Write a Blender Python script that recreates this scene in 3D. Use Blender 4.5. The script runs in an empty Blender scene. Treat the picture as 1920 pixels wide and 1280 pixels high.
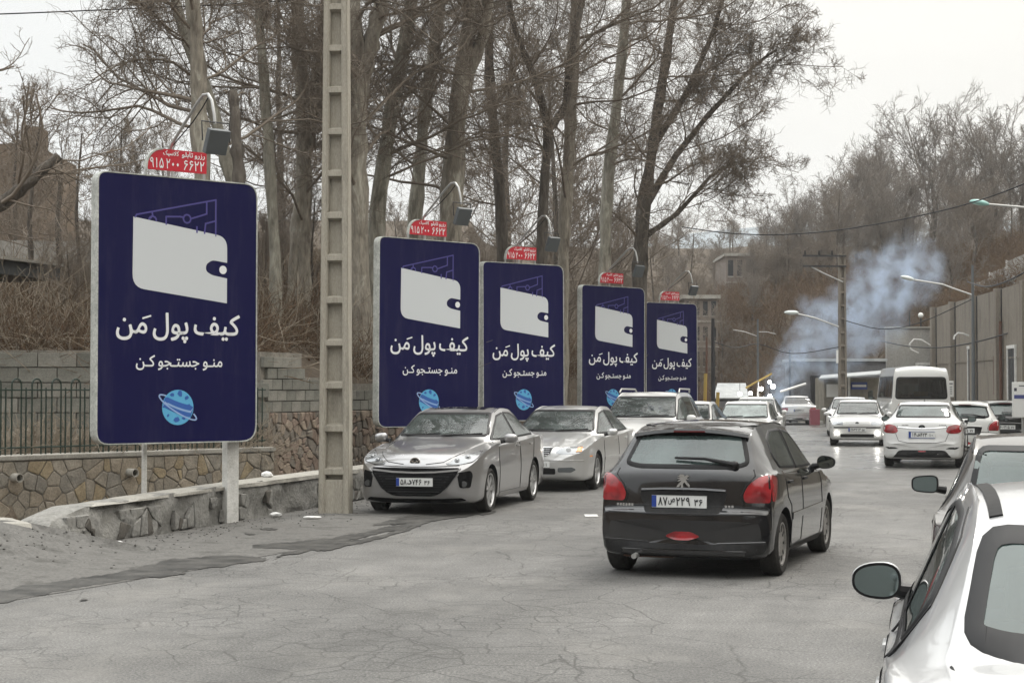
import bpy, bmesh, math, random
import numpy as np
from mathutils import Vector, Matrix
from mathutils.bvhtree import BVHTree
from mathutils.geometry import tessellate_polygon
R = math.radians
S = bpy.context.scene
COL = S.collection
random.seed(5)
# ---------------------------------------------------------------- camera
F_PX, HOR, EYE = 3200.0, 728.0, 1.75
cam_d = bpy.data.cameras.new('camera'); cam = bpy.data.objects.new('camera', cam_d); COL.objects.link(cam)
S.camera = cam
cam_d.sensor_width = 36.0; cam_d.lens = F_PX / 1920 * 36.0
cam_d.clip_start = 0.1; cam_d.clip_end = 3000
TILT = math.atan((HOR - 640) / F_PX)
cam.location = (0, 0, EYE); cam.rotation_euler = (R(90) + TILT, 0, 0)
S.render.resolution_x, S.render.resolution_y = 1024, 682
# ---------------------------------------------------------------- world: overcast
world = bpy.data.worlds.new('World'); S.world = world; world.use_nodes = True
SUN_EL, SUN_AZ = 52, 35          # azimuth clockwise from +Y
wn = world.node_tree.nodes; wl = world.node_tree.links; wn.clear()
def W(t, **k):
    n = wn.new(t)
    for a, v in k.items(): setattr(n, a, v)
    return n
wo = W('ShaderNodeOutputWorld'); bg = W('ShaderNodeBackground'); wl.new(bg.outputs[0], wo.inputs[0])
sky = W('ShaderNodeTexSky', sky_type='NISHITA', sun_disc=False, sun_elevation=R(SUN_EL), sun_rotation=R(SUN_AZ), dust_density=6.0, air_density=1.0, ozone_density=1.0, altitude=1500)
hs = W('ShaderNodeHueSaturation'); hs.inputs['Saturation'].default_value = 0.12; wl.new(sky.outputs[0], hs.inputs['Color'])
tc = W('ShaderNodeTexCoord'); sep = W('ShaderNodeSeparateXYZ'); wl.new(tc.outputs['Generated'], sep.inputs[0])
# cloud deck: CIE overcast rise towards the zenith, with soft cloud texture and a warm thin patch to the right
rmp = W('ShaderNodeValToRGB'); wl.new(sep.outputs['Z'], rmp.inputs[0])
e = rmp.color_ramp.elements; e[0].position = 0.0; e[0].color = (4.35, 4.35, 4.3, 1); e[1].position = 1.0; e[1].color = (18.3, 18.2, 18.0, 1)
k = rmp.color_ramp.elements.new(0.25); k.color = (4.85, 4.85, 4.75, 1); k = rmp.color_ramp.elements.new(0.5); k.color = (9.6, 9.6, 9.4, 1)
nz = W('ShaderNodeTexNoise'); nz.inputs['Scale'].default_value = 2.6; nz.inputs['Detail'].default_value = 5; nz.inputs['Roughness'].default_value = .5
mp = W('ShaderNodeMapping'); mp.inputs['Scale'].default_value = (1, 1, 3.2); wl.new(tc.outputs['Generated'], mp.inputs[0]); wl.new(mp.outputs[0], nz.inputs['Vector'])
nr = W('ShaderNodeMapRange'); nr.inputs['From Min'].default_value = .3; nr.inputs['From Max'].default_value = .7; nr.inputs['To Min'].default_value = .93; nr.inputs['To Max'].default_value = 1.09
wl.new(nz.outputs[0], nr.inputs['Value'])
tint = W('ShaderNodeMapRange'); tint.inputs['From Min'].default_value = -.35; tint.inputs['From Max'].default_value = .35; wl.new(sep.outputs['X'], tint.inputs['Value'])
tr = W('ShaderNodeMix', data_type='RGBA'); tr.inputs[6].default_value = (.975, 1.0, 1.015, 1); tr.inputs[7].default_value = (1.04, 1.01, .95, 1); wl.new(tint.outputs[0], tr.inputs[0])
m1 = W('ShaderNodeMix', data_type='RGBA', blend_type='MULTIPLY'); m1.inputs[0].default_value = 1; wl.new(rmp.outputs[0], m1.inputs[6]); wl.new(tr.outputs[2], m1.inputs[7])
m2 = W('ShaderNodeMix', data_type='RGBA', blend_type='MULTIPLY'); m2.inputs[0].default_value = 1; wl.new(m1.outputs[2], m2.inputs[6]); wl.new(nr.outputs[0], m2.inputs[7])
m3 = W('ShaderNodeMix', data_type='RGBA'); m3.inputs[0].default_value = .88; wl.new(hs.outputs[0], m3.inputs[6]); wl.new(m2.outputs[2], m3.inputs[7])
wl.new(m3.outputs[2], bg.inputs[0]); bg.inputs[1].default_value = 0.15
# ---------------------------------------------------------------- sun (soft, overcast)
sd = bpy.data.lights.new('sun', 'SUN'); sd.energy = 0.9; sd.angle = R(16); sd.color = (1, .96, .9)
so = bpy.data.objects.new('sun', sd); COL.objects.link(so)
sv = Vector((math.sin(R(SUN_AZ)) * math.cos(R(SUN_EL)), math.cos(R(SUN_AZ)) * math.cos(R(SUN_EL)), math.sin(R(SUN_EL))))
so.rotation_euler = sv.to_track_quat('Z', 'Y').to_euler(); so.location = (0, 0, 60)
# ---------------------------------------------------------------- render / exposure
S.render.engine = 'CYCLES'
vs = S.view_settings; vs.view_transform = 'Standard'; vs.look = 'None'; vs.exposure = 0.32; vs.gamma = 1; vs.use_curve_mapping = False
cy = S.cycles; cy.use_denoising = True; cy.max_bounces = 6; cy.transparent_max_bounces = 16; cy.glossy_bounces = 3; cy.diffuse_bounces = 3
cy.volume_step_rate = 3.0; cy.volume_max_steps = 64; cy.volume_bounces = 1

# ================================================================ helpers
def at(px, py, Y):
    """the place at distance Y (metres ahead) that a sight line through photo pixel (px,py) meets"""
    return Vector(((px - 960) / F_PX * Y, Y, EYE + (HOR - py) / F_PX * Y))
def gnd(px, py):
    Y = F_PX * EYE / (py - HOR)
    return Vector(((px - 960) / F_PX * Y, Y, 0))
def tag(o, label=None, cat=None, group=None, kind=None):
    if label: o['label'] = label
    if cat: o['category'] = cat
    if group: o['group'] = group
    if kind: o['kind'] = kind
    return o
def empty(name, loc=(0, 0, 0), rz=0, label=None, cat=None, group=None):
    o = bpy.data.objects.new(name, None); COL.objects.link(o); o.location = loc; o.rotation_euler = (0, 0, rz)
    o.empty_display_size = .2
    return tag(o, label, cat, group)
def link(name, me, mat=None, parent=None, smooth=False, loc=None):
    o = bpy.data.objects.new(name, me); COL.objects.link(o)
    if mat is not None and not len(me.materials): me.materials.append(mat)
    if parent is not None: o.parent = parent
    if smooth and len(me.polygons): me.polygons.foreach_set('use_smooth', [True] * len(me.polygons))
    if loc is not None: o.location = loc
    return o
def mesh_np(name, V, Fq):
    """mesh from numpy verts (n,3) and equal-size faces (m,k)"""
    me = bpy.data.meshes.new(name)
    V = np.ascontiguousarray(V, dtype=np.float32); Fq = np.ascontiguousarray(Fq, dtype=np.int32)
    m, k = Fq.shape
    me.vertices.add(len(V)); me.vertices.foreach_set('co', V.ravel())
    me.loops.add(m * k); me.loops.foreach_set('vertex_index', Fq.ravel())
    me.polygons.add(m); me.polygons.foreach_set('loop_start', np.arange(0, m * k, k, dtype=np.int32))
    me.update(calc_edges=True)
    return me
class MB:
    """collects primitive shapes for one mesh object"""
    def __init__(s): s.bm = bmesh.new()
    def box(s, c, d, rot=None, bev=0):
        M = Matrix.Translation(Vector(c)) @ (rot.to_4x4() if rot else Matrix.Identity(4)) @ Matrix.Diagonal((d[0], d[1], d[2], 1))
        g = bmesh.ops.create_cube(s.bm, size=1, matrix=M)
        if bev:
            es = list({e for v in g['verts'] for e in v.link_edges})
            bmesh.ops.bevel(s.bm, geom=es, offset=bev, segments=2, affect='EDGES', profile=.6)
        return s
    def rng(s, x0, x1, y0, y1, z0, z1, bev=0):
        return s.box(((x0 + x1) / 2, (y0 + y1) / 2, (z0 + z1) / 2), (abs(x1 - x0), abs(y1 - y0), abs(z1 - z0)), None, bev)
    def cyl(s, a, b, r0, r1=None, n=12):
        a = Vector(a); b = Vector(b); d = b - a; r1 = r0 if r1 is None else r1
        M = Matrix.Translation((a + b) / 2) @ d.to_track_quat('Z', 'Y').to_matrix().to_4x4()
        bmesh.ops.create_cone(s.bm, cap_ends=True, segments=n, radius1=r0, radius2=r1, depth=d.length, matrix=M); return s
    def ball(s, c, r, sc=(1, 1, 1), n=12):
        bmesh.ops.create_uvsphere(s.bm, u_segments=n, v_segments=max(6, n // 2), radius=r, matrix=Matrix.Translation(Vector(c)) @ Matrix.Diagonal((*sc, 1))); return s
    def tube(s, pts, r, n=8, cap=True):
        pts = [Vector(p) for p in pts]; rs = r if isinstance(r, (list, tuple)) else [r] * len(pts); rings = []
        up = None
        for i, p in enumerate(pts):
            t = (pts[min(i + 1, len(pts) - 1)] - pts[max(i - 1, 0)]).normalized()
            if up is None: up = t.orthogonal().normalized()
            up = (up - t * up.dot(t)).normalized(); w = t.cross(up)
            rings.append([s.bm.verts.new(p + (up * math.cos(a) + w * math.sin(a)) * rs[i]) for a in [2 * math.pi * j / n for j in range(n)]])
        for A, B in zip(rings, rings[1:]):
            for j in range(n): s.bm.faces.new((A[j], A[(j + 1) % n], B[(j + 1) % n], B[j]))
        if cap: s.bm.faces.new(rings[0][::-1]); s.bm.faces.new(rings[-1])
        return s
    def lathe(s, prof, axis='Y', n=32, c=(0, 0, 0), close=False):
        c = Vector(c); rings = []
        for (r, h) in prof:
            ring = []
            for j in range(n):
                a = 2 * math.pi * j / n; ca, sa = r * math.cos(a), r * math.sin(a)
                ring.append(s.bm.verts.new(c + (Vector((ca, h, sa)) if axis == 'Y' else Vector((ca, sa, h)) if axis == 'Z' else Vector((h, ca, sa)))))
            rings.append(ring)
        pr = list(zip(rings, rings[1:])) + ([(rings[-1], rings[0])] if close else [])
        for A, B in pr:
            for j in range(n): s.bm.faces.new((A[j], A[(j + 1) % n], B[(j + 1) % n], B[j]))
        return s
    def prism(s, pts, a0, a1, plane='xz'):
        """polygon in a plane, extruded along the third axis from a0 to a1"""
        def P(u, v, w): return Vector((u, w, v)) if plane == 'xz' else Vector((w, u, v)) if plane == 'yz' else Vector((u, v, w))
        A = [s.bm.verts.new(P(u, v, a0)) for u, v in pts]; B = [s.bm.verts.new(P(u, v, a1)) for u, v in pts]
        n = len(pts)
        s.bm.faces.new(A); s.bm.faces.new(B[::-1])
        for i in range(n): s.bm.faces.new((A[i], B[i], B[(i + 1) % n], A[(i + 1) % n]))
        return s
    def build(s, name, mat, parent=None, smooth=False, loc=None):
        bmesh.ops.recalc_face_normals(s.bm, faces=s.bm.faces)
        me = bpy.data.meshes.new(name); s.bm.to_mesh(me); s.bm.free()
        o = link(name, me, mat, parent, smooth, loc)
        if smooth: me.set_sharp_from_angle(angle=R(35))
        return o
def copy_tree(o, parent=None):
    c = o.copy(); COL.objects.link(c); c.parent = parent
    for ch in list(o.children): copy_tree(ch, c)
    return c
def rounded(pts, r, n=4):
    """polygon with rounded corners; r is one radius or one for each corner"""
    out = []; N = len(pts)
    for i, p in enumerate(pts):
        rr = r[i] if isinstance(r, (list, tuple)) else r
        p = Vector(p); a = Vector(pts[i - 1]) - p; b = Vector(pts[(i + 1) % N]) - p
        rr = min(rr, a.length * .48, b.length * .48)
        if rr < 1e-4: out.append(tuple(p)); continue
        A = p + a.normalized() * rr; B = p + b.normalized() * rr
        for j in range(n + 1):
            t = j / n; q = A * (1 - t) ** 2 + p * 2 * t * (1 - t) + B * t * t; out.append(tuple(q))
    return out
def inset(pts, d):
    """shrink a polygon by d (simple mitre)"""
    N = len(pts); ar = sum(pts[i - 1][0] * pts[i][1] - pts[i][0] * pts[i - 1][1] for i in range(N)); sg = 1 if ar > 0 else -1
    out = []
    for i in range(N):
        p0, p, p1 = Vector(pts[i - 1]), Vector(pts[i]), Vector(pts[(i + 1) % N])
        e0 = (p - p0); e1 = (p1 - p)
        if e0.length < 1e-6 or e1.length < 1e-6: out.append(tuple(p)); continue
        e0.normalize(); e1.normalize(); n0 = Vector((-e0.y, e0.x)) * sg; n1 = Vector((-e1.y, e1.x)) * sg
        m = n0 + n1; L = m.length
        if L < .2: out.append(tuple(p + n0 * d)); continue
        m /= L; out.append(tuple(p + m * d / max(.4, m.dot(n0))))
    return out
def inside(poly, x, y):
    c = False; j = len(poly) - 1
    for i in range(len(poly)):
        xi, yi = poly[i]; xj, yj = poly[j]
        if (yi > y) != (yj > y) and x < (xj - xi) * (y - yi) / (yj - yi) + xi: c = not c
        j = i
    return c
# ================================================================ materials
MATS = {}
def mat(name, col=(.5, .5, .5), rough=.6, metal=0, spec=.5, coat=0, emis=None, es=0, trans=0):
    m = bpy.data.materials.new(name); m.use_nodes = True; p = m.node_tree.nodes['Principled BSDF']
    p.inputs['Base Color'].default_value = (*col, 1); p.inputs['Roughness'].default_value = rough; p.inputs['Metallic'].default_value = metal
    p.inputs['Specular IOR Level'].default_value = spec; p.inputs['Coat Weight'].default_value = coat; p.inputs['Coat Roughness'].default_value = .04
    if emis: p.inputs['Emission Color'].default_value = (*emis, 1); p.inputs['Emission Strength'].default_value = es
    MATS[name] = m; return m
def N(m, t, **k):
    n = m.node_tree.nodes.new(t)
    for a, v in k.items():
        if a in n.inputs.keys() if isinstance(a, str) else False: n.inputs[a].default_value = v
        else: setattr(n, a, v)
    return n
def lk(m, a, b): m.node_tree.links.new(a, b)
def P(m): return m.node_tree.nodes['Principled BSDF']
def noise(m, scale, detail=6, rough=.6, vec=None, dist=0):
    n = N(m, 'ShaderNodeTexNoise'); n.inputs['Scale'].default_value = scale; n.inputs['Detail'].default_value = detail; n.inputs['Roughness'].default_value = rough; n.inputs['Distortion'].default_value = dist
    if vec is not None: lk(m, vec, n.inputs['Vector'])
    return n.outputs[0]
def coords(m, kind='Object', scale=None):
    c = N(m, 'ShaderNodeTexCoord').outputs[kind]
    if scale:
        q = N(m, 'ShaderNodeMapping'); q.inputs['Scale'].default_value = scale; lk(m, c, q.inputs[0]); c = q.outputs[0]
    return c
def ramp(m, fac, stops, interp='LINEAR'):
    r = N(m, 'ShaderNodeValToRGB'); lk(m, fac, r.inputs[0]); r.color_ramp.interpolation = interp
    els = r.color_ramp.elements
    while len(els) < len(stops): els.new(.5)
    for e_, (p, c) in zip(els, stops):
        e_.position = p; e_.color = (*c, 1) if isinstance(c, tuple) else (c, c, c, 1)
    return r.outputs[0]
def mix(m, fac, a, b, mode='MIX'):
    n = N(m, 'ShaderNodeMix', data_type='RGBA', blend_type=mode)
    for s_, v in ((0, fac), (6, a), (7, b)):
        if hasattr(v, 'is_linked') or isinstance(v, bpy.types.NodeSocket): lk(m, v, n.inputs[s_])
        elif s_ == 0: n.inputs[0].default_value = v
        else: n.inputs[s_].default_value = (*v, 1)
    return n.outputs[2]
def math_(m, op, a, b=None, clamp=False):
    n = N(m, 'ShaderNodeMath', operation=op, use_clamp=clamp)
    for i, v in enumerate((a, b)):
        if v is None: continue
        if isinstance(v, bpy.types.NodeSocket): lk(m, v, n.inputs[i])
        else: n.inputs[i].default_value = v
    return n.outputs[0]
def bump(m, h, strength=.4, dist=.02, prev=None):
    b = N(m, 'ShaderNodeBump'); b.inputs['Strength'].default_value = strength; b.inputs['Distance'].default_value = dist; lk(m, h, b.inputs['Height'])
    lk(m, b.outputs[0], P(m).inputs['Normal']); return b
def rough_mat(name, c0, c1, scale=3, rough=.9, bs=.4, bd=.02, fine=40, c2=None, kind='Object', stretch=None):
    """blotchy weathered surface: two or three tones, coarse and fine noise, relief"""
    m = mat(name, c0, rough, spec=.15); v = coords(m, kind, stretch)
    a = noise(m, scale, 8, .65, v); b = noise(m, fine, 4, .6, v)
    stops = [(.34, c0), (.66, c1)] if c2 is None else [(.3, c0), (.5, c1), (.7, c2)]
    c = ramp(m, a, stops); c = mix(m, .35, c, ramp(m, b, [(.3, .3), (.7, .9)]), 'OVERLAY'); lk(m, c, P(m).inputs['Base Color'])
    h = math_(m, 'ADD', math_(m, 'MULTIPLY', a, .6), math_(m, 'MULTIPLY', b, .4)); bump(m, h, bs, bd)
    return m
# ---------------------------------------------------------------- surface materials
def asphalt_mat():
    m = mat('asphalt', (.2, .2, .19), .85, spec=.4); v = coords(m)
    big = noise(m, .22, 5, .6, v); mid = noise(m, 1.3, 6, .65, v); fine = noise(m, 55, 3, .8, v)
    st_ = N(m, 'ShaderNodeMapping'); st_.inputs['Rotation'].default_value = (0, 0, R(16.5)); lk(m, v, st_.inputs[0]); st2_ = N(m, 'ShaderNodeMapping'); st2_.inputs['Scale'].default_value = (1.0, .05, 1); lk(m, st_.outputs[0], st2_.inputs[0]); st = st2_.outputs[0]; streak = noise(m, .75, 5, .6, st)
    c = ramp(m, big, [(.3, (.086, .084, .080)), (.7, (.124, .121, .115))])
    c = mix(m, .4, c, ramp(m, mid, [(.3, .28), (.7, .72)]), 'OVERLAY')
    c = mix(m, 1.0, c, ramp(m, streak, [(.36, .76), (.62, 1.16)]), 'MULTIPLY')
    patchm = ramp(m, noise(m, .16, 2, .4, v), [(.50, 1.0), (.515, .86)]); c = mix(m, 1.0, c, patchm, 'MULTIPLY')
    fine2 = noise(m, 24, 3, .75, v)
    c = mix(m, .8, c, ramp(m, fine, [(.34, .30), (.66, 1.0)]), 'SOFT_LIGHT'); c = mix(m, 1.0, c, ramp(m, fine, [(.34, .74), (.66, 1.22)]), 'MULTIPLY'); c = mix(m, 1.0, c, ramp(m, fine2, [(.32, .84), (.68, 1.14)]), 'MULTIPLY')
    # cracks: warped cell borders, present only in patches, and a few long wandering ones
    wv = N(m, 'ShaderNodeMix', data_type='RGBA'); wv.inputs[0].default_value = .16; lk(m, v, wv.inputs[6])
    wn_ = N(m, 'ShaderNodeTexNoise'); wn_.inputs['Scale'].default_value = 2.2; wn_.inputs['Detail'].default_value = 6; lk(m, v, wn_.inputs['Vector']); lk(m, wn_.outputs[1], wv.inputs[7])
    def crack(sc, lo, hi, w, seedscale):
        vo = N(m, 'ShaderNodeTexVoronoi', feature='DISTANCE_TO_EDGE'); vo.inputs['Scale'].default_value = sc; lk(m, wv.outputs[2], vo.inputs['Vector'])
        line = ramp(m, vo.outputs['Distance'], [(0, 1.0), (w, 0.0)])
        mask = ramp(m, noise(m, seedscale, 3, .6, v), [(lo, 0.0), (hi, 1.0)])
        return math_(m, 'MULTIPLY', line, mask)
    k1 = crack(4.6, .47, .55, .040, .30); k2 = crack(.8, .42, .52, .008, .6); k3 = crack(2.2, .44, .52, .020, .17)
    k = math_(m, 'MAXIMUM', k1, math_(m, 'MAXIMUM', k2, k3))
    c = mix(m, math_(m, 'MULTIPLY', k, .68), c, (.04, .038, .035))
    # dust and oil blotches
    dust = ramp(m, noise(m, .5, 7, .7, coords(m, 'Object', (1, .5, 1))), [(.52, 0.0), (.72, .5)])
    c = mix(m, dust, c, (.25, .24, .22)); lk(m, c, P(m).inputs['Base Color'])
    r = ramp(m, noise(m, .35, 4, .6, v), [(.3, .62), (.7, .9)])
    # the far carriageway is damp and polished: smoother beyond ~35 m
    sp = N(m, 'ShaderNodeSeparateXYZ'); lk(m, v, sp.inputs[0]); far = N(m, 'ShaderNodeMapRange'); far.inputs['From Min'].default_value = 24; far.inputs['From Max'].default_value = 40; lk(m, sp.outputs['Y'], far.inputs['Value'])
    r = math_(m, 'SUBTRACT', r, math_(m, 'MULTIPLY', far.outputs[0], .46)); lk(m, r, P(m).inputs['Roughness'])
    h = math_(m, 'SUBTRACT', math_(m, 'MULTIPLY', fine, .5), math_(m, 'MULTIPLY', k, 1.0)); h = math_(m, 'MULTIPLY', h, math_(m, 'SUBTRACT', 1.0, math_(m, 'MULTIPLY', far.outputs[0], .8))); bump(m, h, .5, .012)
    return m
M_ASPH = asphalt_mat()
M_DIRT = rough_mat('dusty_dirt', (.070, .068, .063), (.132, .128, .121), 2.4, .95, .8, .03, 32, (.100, .097, .091))
M_SOIL = rough_mat('brown_soil', (.05, .04, .03), (.10, .08, .06), .5, .95, .8, .15, 9, (.075, .06, .045))
M_WET = rough_mat('wet_asphalt', (.028, .0275, .026), (.085, .082, .076), 3, .6, .3, .01)
M_POLE = rough_mat('streaked_pole_concrete', (.20, .185, .155), (.36, .335, .285), 1.8, .88, .5, .015, 40, (.29, .27, .23), stretch=(3, 3, .5))
M_CONC = rough_mat('weathered_concrete', (.26, .245, .215), (.37, .35, .31), 2.2, .85, .3, .01, 45)
M_RENDER = rough_mat('rough_cement_render', (.13, .128, .12), (.25, .245, .23), 3.5, .92, .9, .05, 22, (.19, .185, .17))
M_RCAP = rough_mat('cement_cap', (.25, .24, .215), (.36, .345, .31), 3.0, .9, .4, .02)
M_MORTAR = rough_mat('mortar', (.15, .14, .12), (.25, .23, .20), 5, .95, .7, .02)
M_TAN = [rough_mat('tan_stone_%d' % i, tuple(q*1.1 for q in a), tuple(q*1.1 for q in b), 5, .85, .6, .03, 35) for i, (a, b) in enumerate([((.185, .158, .122), (.31, .27, .215)), ((.175, .157, .13), (.28, .25, .205)), ((.20, .16, .105), (.32, .265, .18)), ((.16, .148, .13), (.26, .24, .205)), ((.20, .18, .15), (.33, .295, .245))])]
M_PUR = [rough_mat('purple_stone_%d' % i, a, b, 5, .85, .5, .02, 35) for i, (a, b) in enumerate([((.115, .082, .08), (.19, .145, .135)), ((.15, .115, .10), (.22, .175, .15))])]
M_GREYST = [rough_mat('dark_stone_%d' % i, a, b, 5, .85, .5, .02, 35) for i, (a, b) in enumerate([((.055, .054, .052), (.11, .105, .10)), ((.08, .074, .066), (.14, .13, .115))])]
M_REDST = [rough_mat('reddish_stone_%d' % i, a, b, 5, .85, .5, .02, 35) for i, (a, b) in enumerate([((.165, .125, .10), (.27, .21, .17)), ((.20, .16, .13), (.31, .255, .20)), ((.13, .115, .10), (.22, .195, .165))])]
M_BLOCK = [rough_mat('cement_block_%d' % i, a, b, 4, .92, .5, .015, 40) for i, (a, b) in enumerate([((.155, .155, .135), (.23, .225, .20)), ((.18, .175, .155), (.26, .25, .22)), ((.13, .13, .115), (.20, .195, .17))])]
M_PILA = rough_mat('stained_concrete_panel', (.105, .091, .075), (.205, .182, .152), 1.1, .9, .4, .02, 30, (.155, .137, .113), stretch=(1.6, 1.6, .25))
M_PALEC = rough_mat('pale_concrete', (.24, .232, .215), (.32, .31, .285), .8, .9, .2, .01, 20, stretch=(1, 1, .4))
M_GREEN = mat('dark_green_paint', (.016, .032, .022), .5)
M_WHITEP = rough_mat('chipped_white_paint', (.48, .475, .45), (.68, .67, .64), 6, .6, .2, .005, 50)
M_METAL = mat('galvanised_metal', (.42, .42, .41), .45, .6)
M_DARKM = mat('dark_metal', (.03, .03, .032), .5, .3)
M_GREYM = mat('grey_metal', (.11, .12, .125), .5, .3)
M_BLACK = mat('black_plastic', (.008, .008, .009), .45, spec=.3)
M_RUST = mat('rusty_pipe', (.10, .05, .032), .8)
M_WHITE = mat('white_sheet', (.72, .72, .70), .5)
M_LITTER = mat('litter_plastic', (.75, .75, .74), .5)
def bark_mat(name, dark, mid, pale, patch=.5):
    m = mat(name, mid, .9, spec=.2); v = coords(m, 'Object', (1, 1, .35))
    a = noise(m, 2.6, 7, .65, v, .6); b = noise(m, 14, 5, .6, coords(m, 'Object', (1, 1, .25)))
    c = ramp(m, a, [(.36, dark), (.48, mid), (.56, mid), (.66, pale)])
    c = mix(m, .5, c, ramp(m, b, [(.3, .25), (.7, .85)]), 'OVERLAY'); lk(m, c, P(m).inputs['Base Color'])
    bump(m, b, 1.0, .05); return m
M_BARK = bark_mat('plane_bark', (.14, .12, .10), (.26, .235, .195), (.42, .40, .34))
M_BARKP = bark_mat('pale_plane_bark', (.17, .16, .13), (.30, .285, .24), (.46, .45, .38))
M_BARKD = bark_mat('dark_bark', (.07, .06, .05), (.11, .096, .082), (.16, .145, .125))
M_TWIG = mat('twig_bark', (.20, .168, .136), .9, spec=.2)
M_TWIGF = mat('hazed_pale_twig_bark', (.205, .180, .155), .95, spec=.1)  # greyer twig tone with distance haze put into the colour; also on pale saplings
M_BRUSH = mat('dry_brush', (.135, .094, .062), .95, spec=.1)
M_BRUSHP = mat('pale_dry_stems', (.27, .23, .18), .95, spec=.1)
M_LEAF = mat('dead_leaves', (.13, .072, .04), .9, spec=.1)
# ---------------------------------------------------------------- plan of the street
def XL(Y): return float(np.interp(Y, [-40, 0, 60, 75, 85, 100, 130, 200], [-22, -10.2, 7.5, 10, 10.5, 8.5, 3, -12]))
def XR(Y): return float(np.interp(Y, [-40, 0, 45, 62, 75, 85, 100, 130, 200], [-2, 4.6, 16.2, 17.2, 16.8, 15.6, 13, 8, -6]))
def XW(Y): return float(np.interp(Y, [-40, 0, 30, 50, 70, 92], [2, 8.5, 15, 18.6, 21, 22.8]))       # retaining wall
STONE_A, STONE_B = Vector((-8.2, 21.9)), Vector((-3.75, 26.9))
BLK = [Vector((-12.0, 27.3)), Vector((-4.1, 27.9)), Vector((-2.6, 32.0)), Vector((0.0, 40.0)), Vector((4.2, 54.0)), Vector((7.5, 68.0)), (Vector((8.0, 80)))]
def XB(Y): return float(np.interp(Y, [p.y for p in BLK], [p.x for p in BLK]))
def sstep(a, b, x): t = min(1, max(0, (x - a) / (b - a))); return t * t * (3 - 2 * t)
from mathutils import noise as mnoise
def terrain_z(X, Y):
    n = mnoise.noise(Vector((X * .12, Y * .12, 0))) * .5 + mnoise.noise(Vector((X * .5, Y * .5, 3))) * .12
    ahead = 19 * sstep(98, 215, Y) + 7 * sstep(215, 520, Y) * (.6 + .4 * math.sin(X * .012 + 1))
    if Y < -40: return -.3 + 48 * sstep(-42, -135, Y) + n  # unseen hill behind the viewer, added and raised to darken reflections
    if X > XL(Y) - .5 and X < XR(Y) + .5 and Y < 112: return -.3
    if X >= XR(Y) + .5:
        w = XW(min(Y, 92)) if Y < 92 else 19.5 - (Y - 92) * .25
        if Y < 92:
            if X < w + .25: return -.3
            d = X - w; return 6.2 + .30 * min(d, 40) * sstep(0, 12, d) + max(0, d - 40) * .06 + n * 1.2 + ahead * .5
        d = max(0, X - w); return max(ahead, (sstep(91, 110, Y) * 6.0) * sstep(-2, 6, X - w + 2) + .20 * min(d, 60)) + n
    # left side
    if Y < 27.6 and X > -12:
        t = (X - STONE_A.x) / (STONE_B.x - STONE_A.x); ys = STONE_A.y + t * (STONE_B.y - STONE_A.y)
        if Y < ys + .12 or X > STONE_B.x: 
            dl = XL(Y) - X
            return -.42 if Y > 15 and dl > .35 else -.05 + (.25 * max(0, dl - 3.5) + n) * sstep(14, 6, Y)
        return .72 + n * .05
    if Y < 27.6: return .5 + (.22 * max(0, -12 - X) + n) * sstep(0, 3, -12 - X)
    d = XB(Y) - X
    if d < .15: return -.42
    z = 1.75 + .115 * min(d + max(0, 0), 60) + .35 * sstep(0, 1.5, d) + n * .55
    if X < -4: z = 1.95 + .115 * min(max(0, Y - 27.6), 40) + n * .5
    return max(z, z * .5 + ahead) if Y > 98 else z
def build_terrain():
    ys = list(np.arange(-220, -40, 10)) + list(np.arange(-40, 15, 3)) + list(np.arange(15, 34, .35)) + list(np.arange(34, 110, 1.2)) + list(np.arange(110, 300, 5)) + list(np.arange(300, 1500, 60))
    V = []; Fq = []; nx = 150
    for Y in ys:
        half = 40 + max(0, abs(Y)) * .55
        cx = XL(Y)
        for i in range(nx):
            s = i / (nx - 1) * 2 - 1; X = cx + (s * .18 + .82 * s * abs(s) ** 1.6) * half * 1.25
            V.append((X, Y, terrain_z(X, Y)))
    for j in range(len(ys) - 1):
        for i in range(nx - 1): a = j * nx + i; Fq.append((a, a + 1, a + nx + 1, a + nx))
    o = link('terrain', mesh_np('terrain', V, Fq), M_SOIL, smooth=True); tag(o, kind='structure')
build_terrain()
def far_hill(name, Y, prof, col):
    m = rough_mat(name + '_hazed_ground', tuple(c * .85 for c in col), tuple(c * 1.15 for c in col), .02, 1, .3, 1, .2)
    V = []; n = 80; x0, x1 = prof[0][0], prof[-1][0]
    for i in range(n):
        px = x0 + (x1 - x0) * i / (n - 1); py = np.interp(px, [p[0] for p in prof], [p[1] for p in prof]) + 5 * mnoise.noise(Vector((px * .02, Y, 1)))
        a = at(px, py, Y); V += [(a.x, Y - (a.z + 10) * 2.0, -10), (a.x, Y, a.z), (a.x * 1.3, Y * 1.3, a.z * .8)]
    Fq = [(i * 3 + k, (i + 1) * 3 + k, (i + 1) * 3 + k + 1, i * 3 + k + 1) for i in range(n - 1) for k in (0, 1)]
    tag(link(name, mesh_np(name, V, Fq), m, smooth=True), kind='structure')
far_hill('distant_hill', 900, [(-1600, 520), (700, 510), (1150, 470), (1300, 436), (1380, 430), (1500, 420), (1620, 428), (1800, 415), (2400, 380), (3600, 400)], (.20, .23, .25))  # pale blue-grey distance haze put into the hill colour
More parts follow.
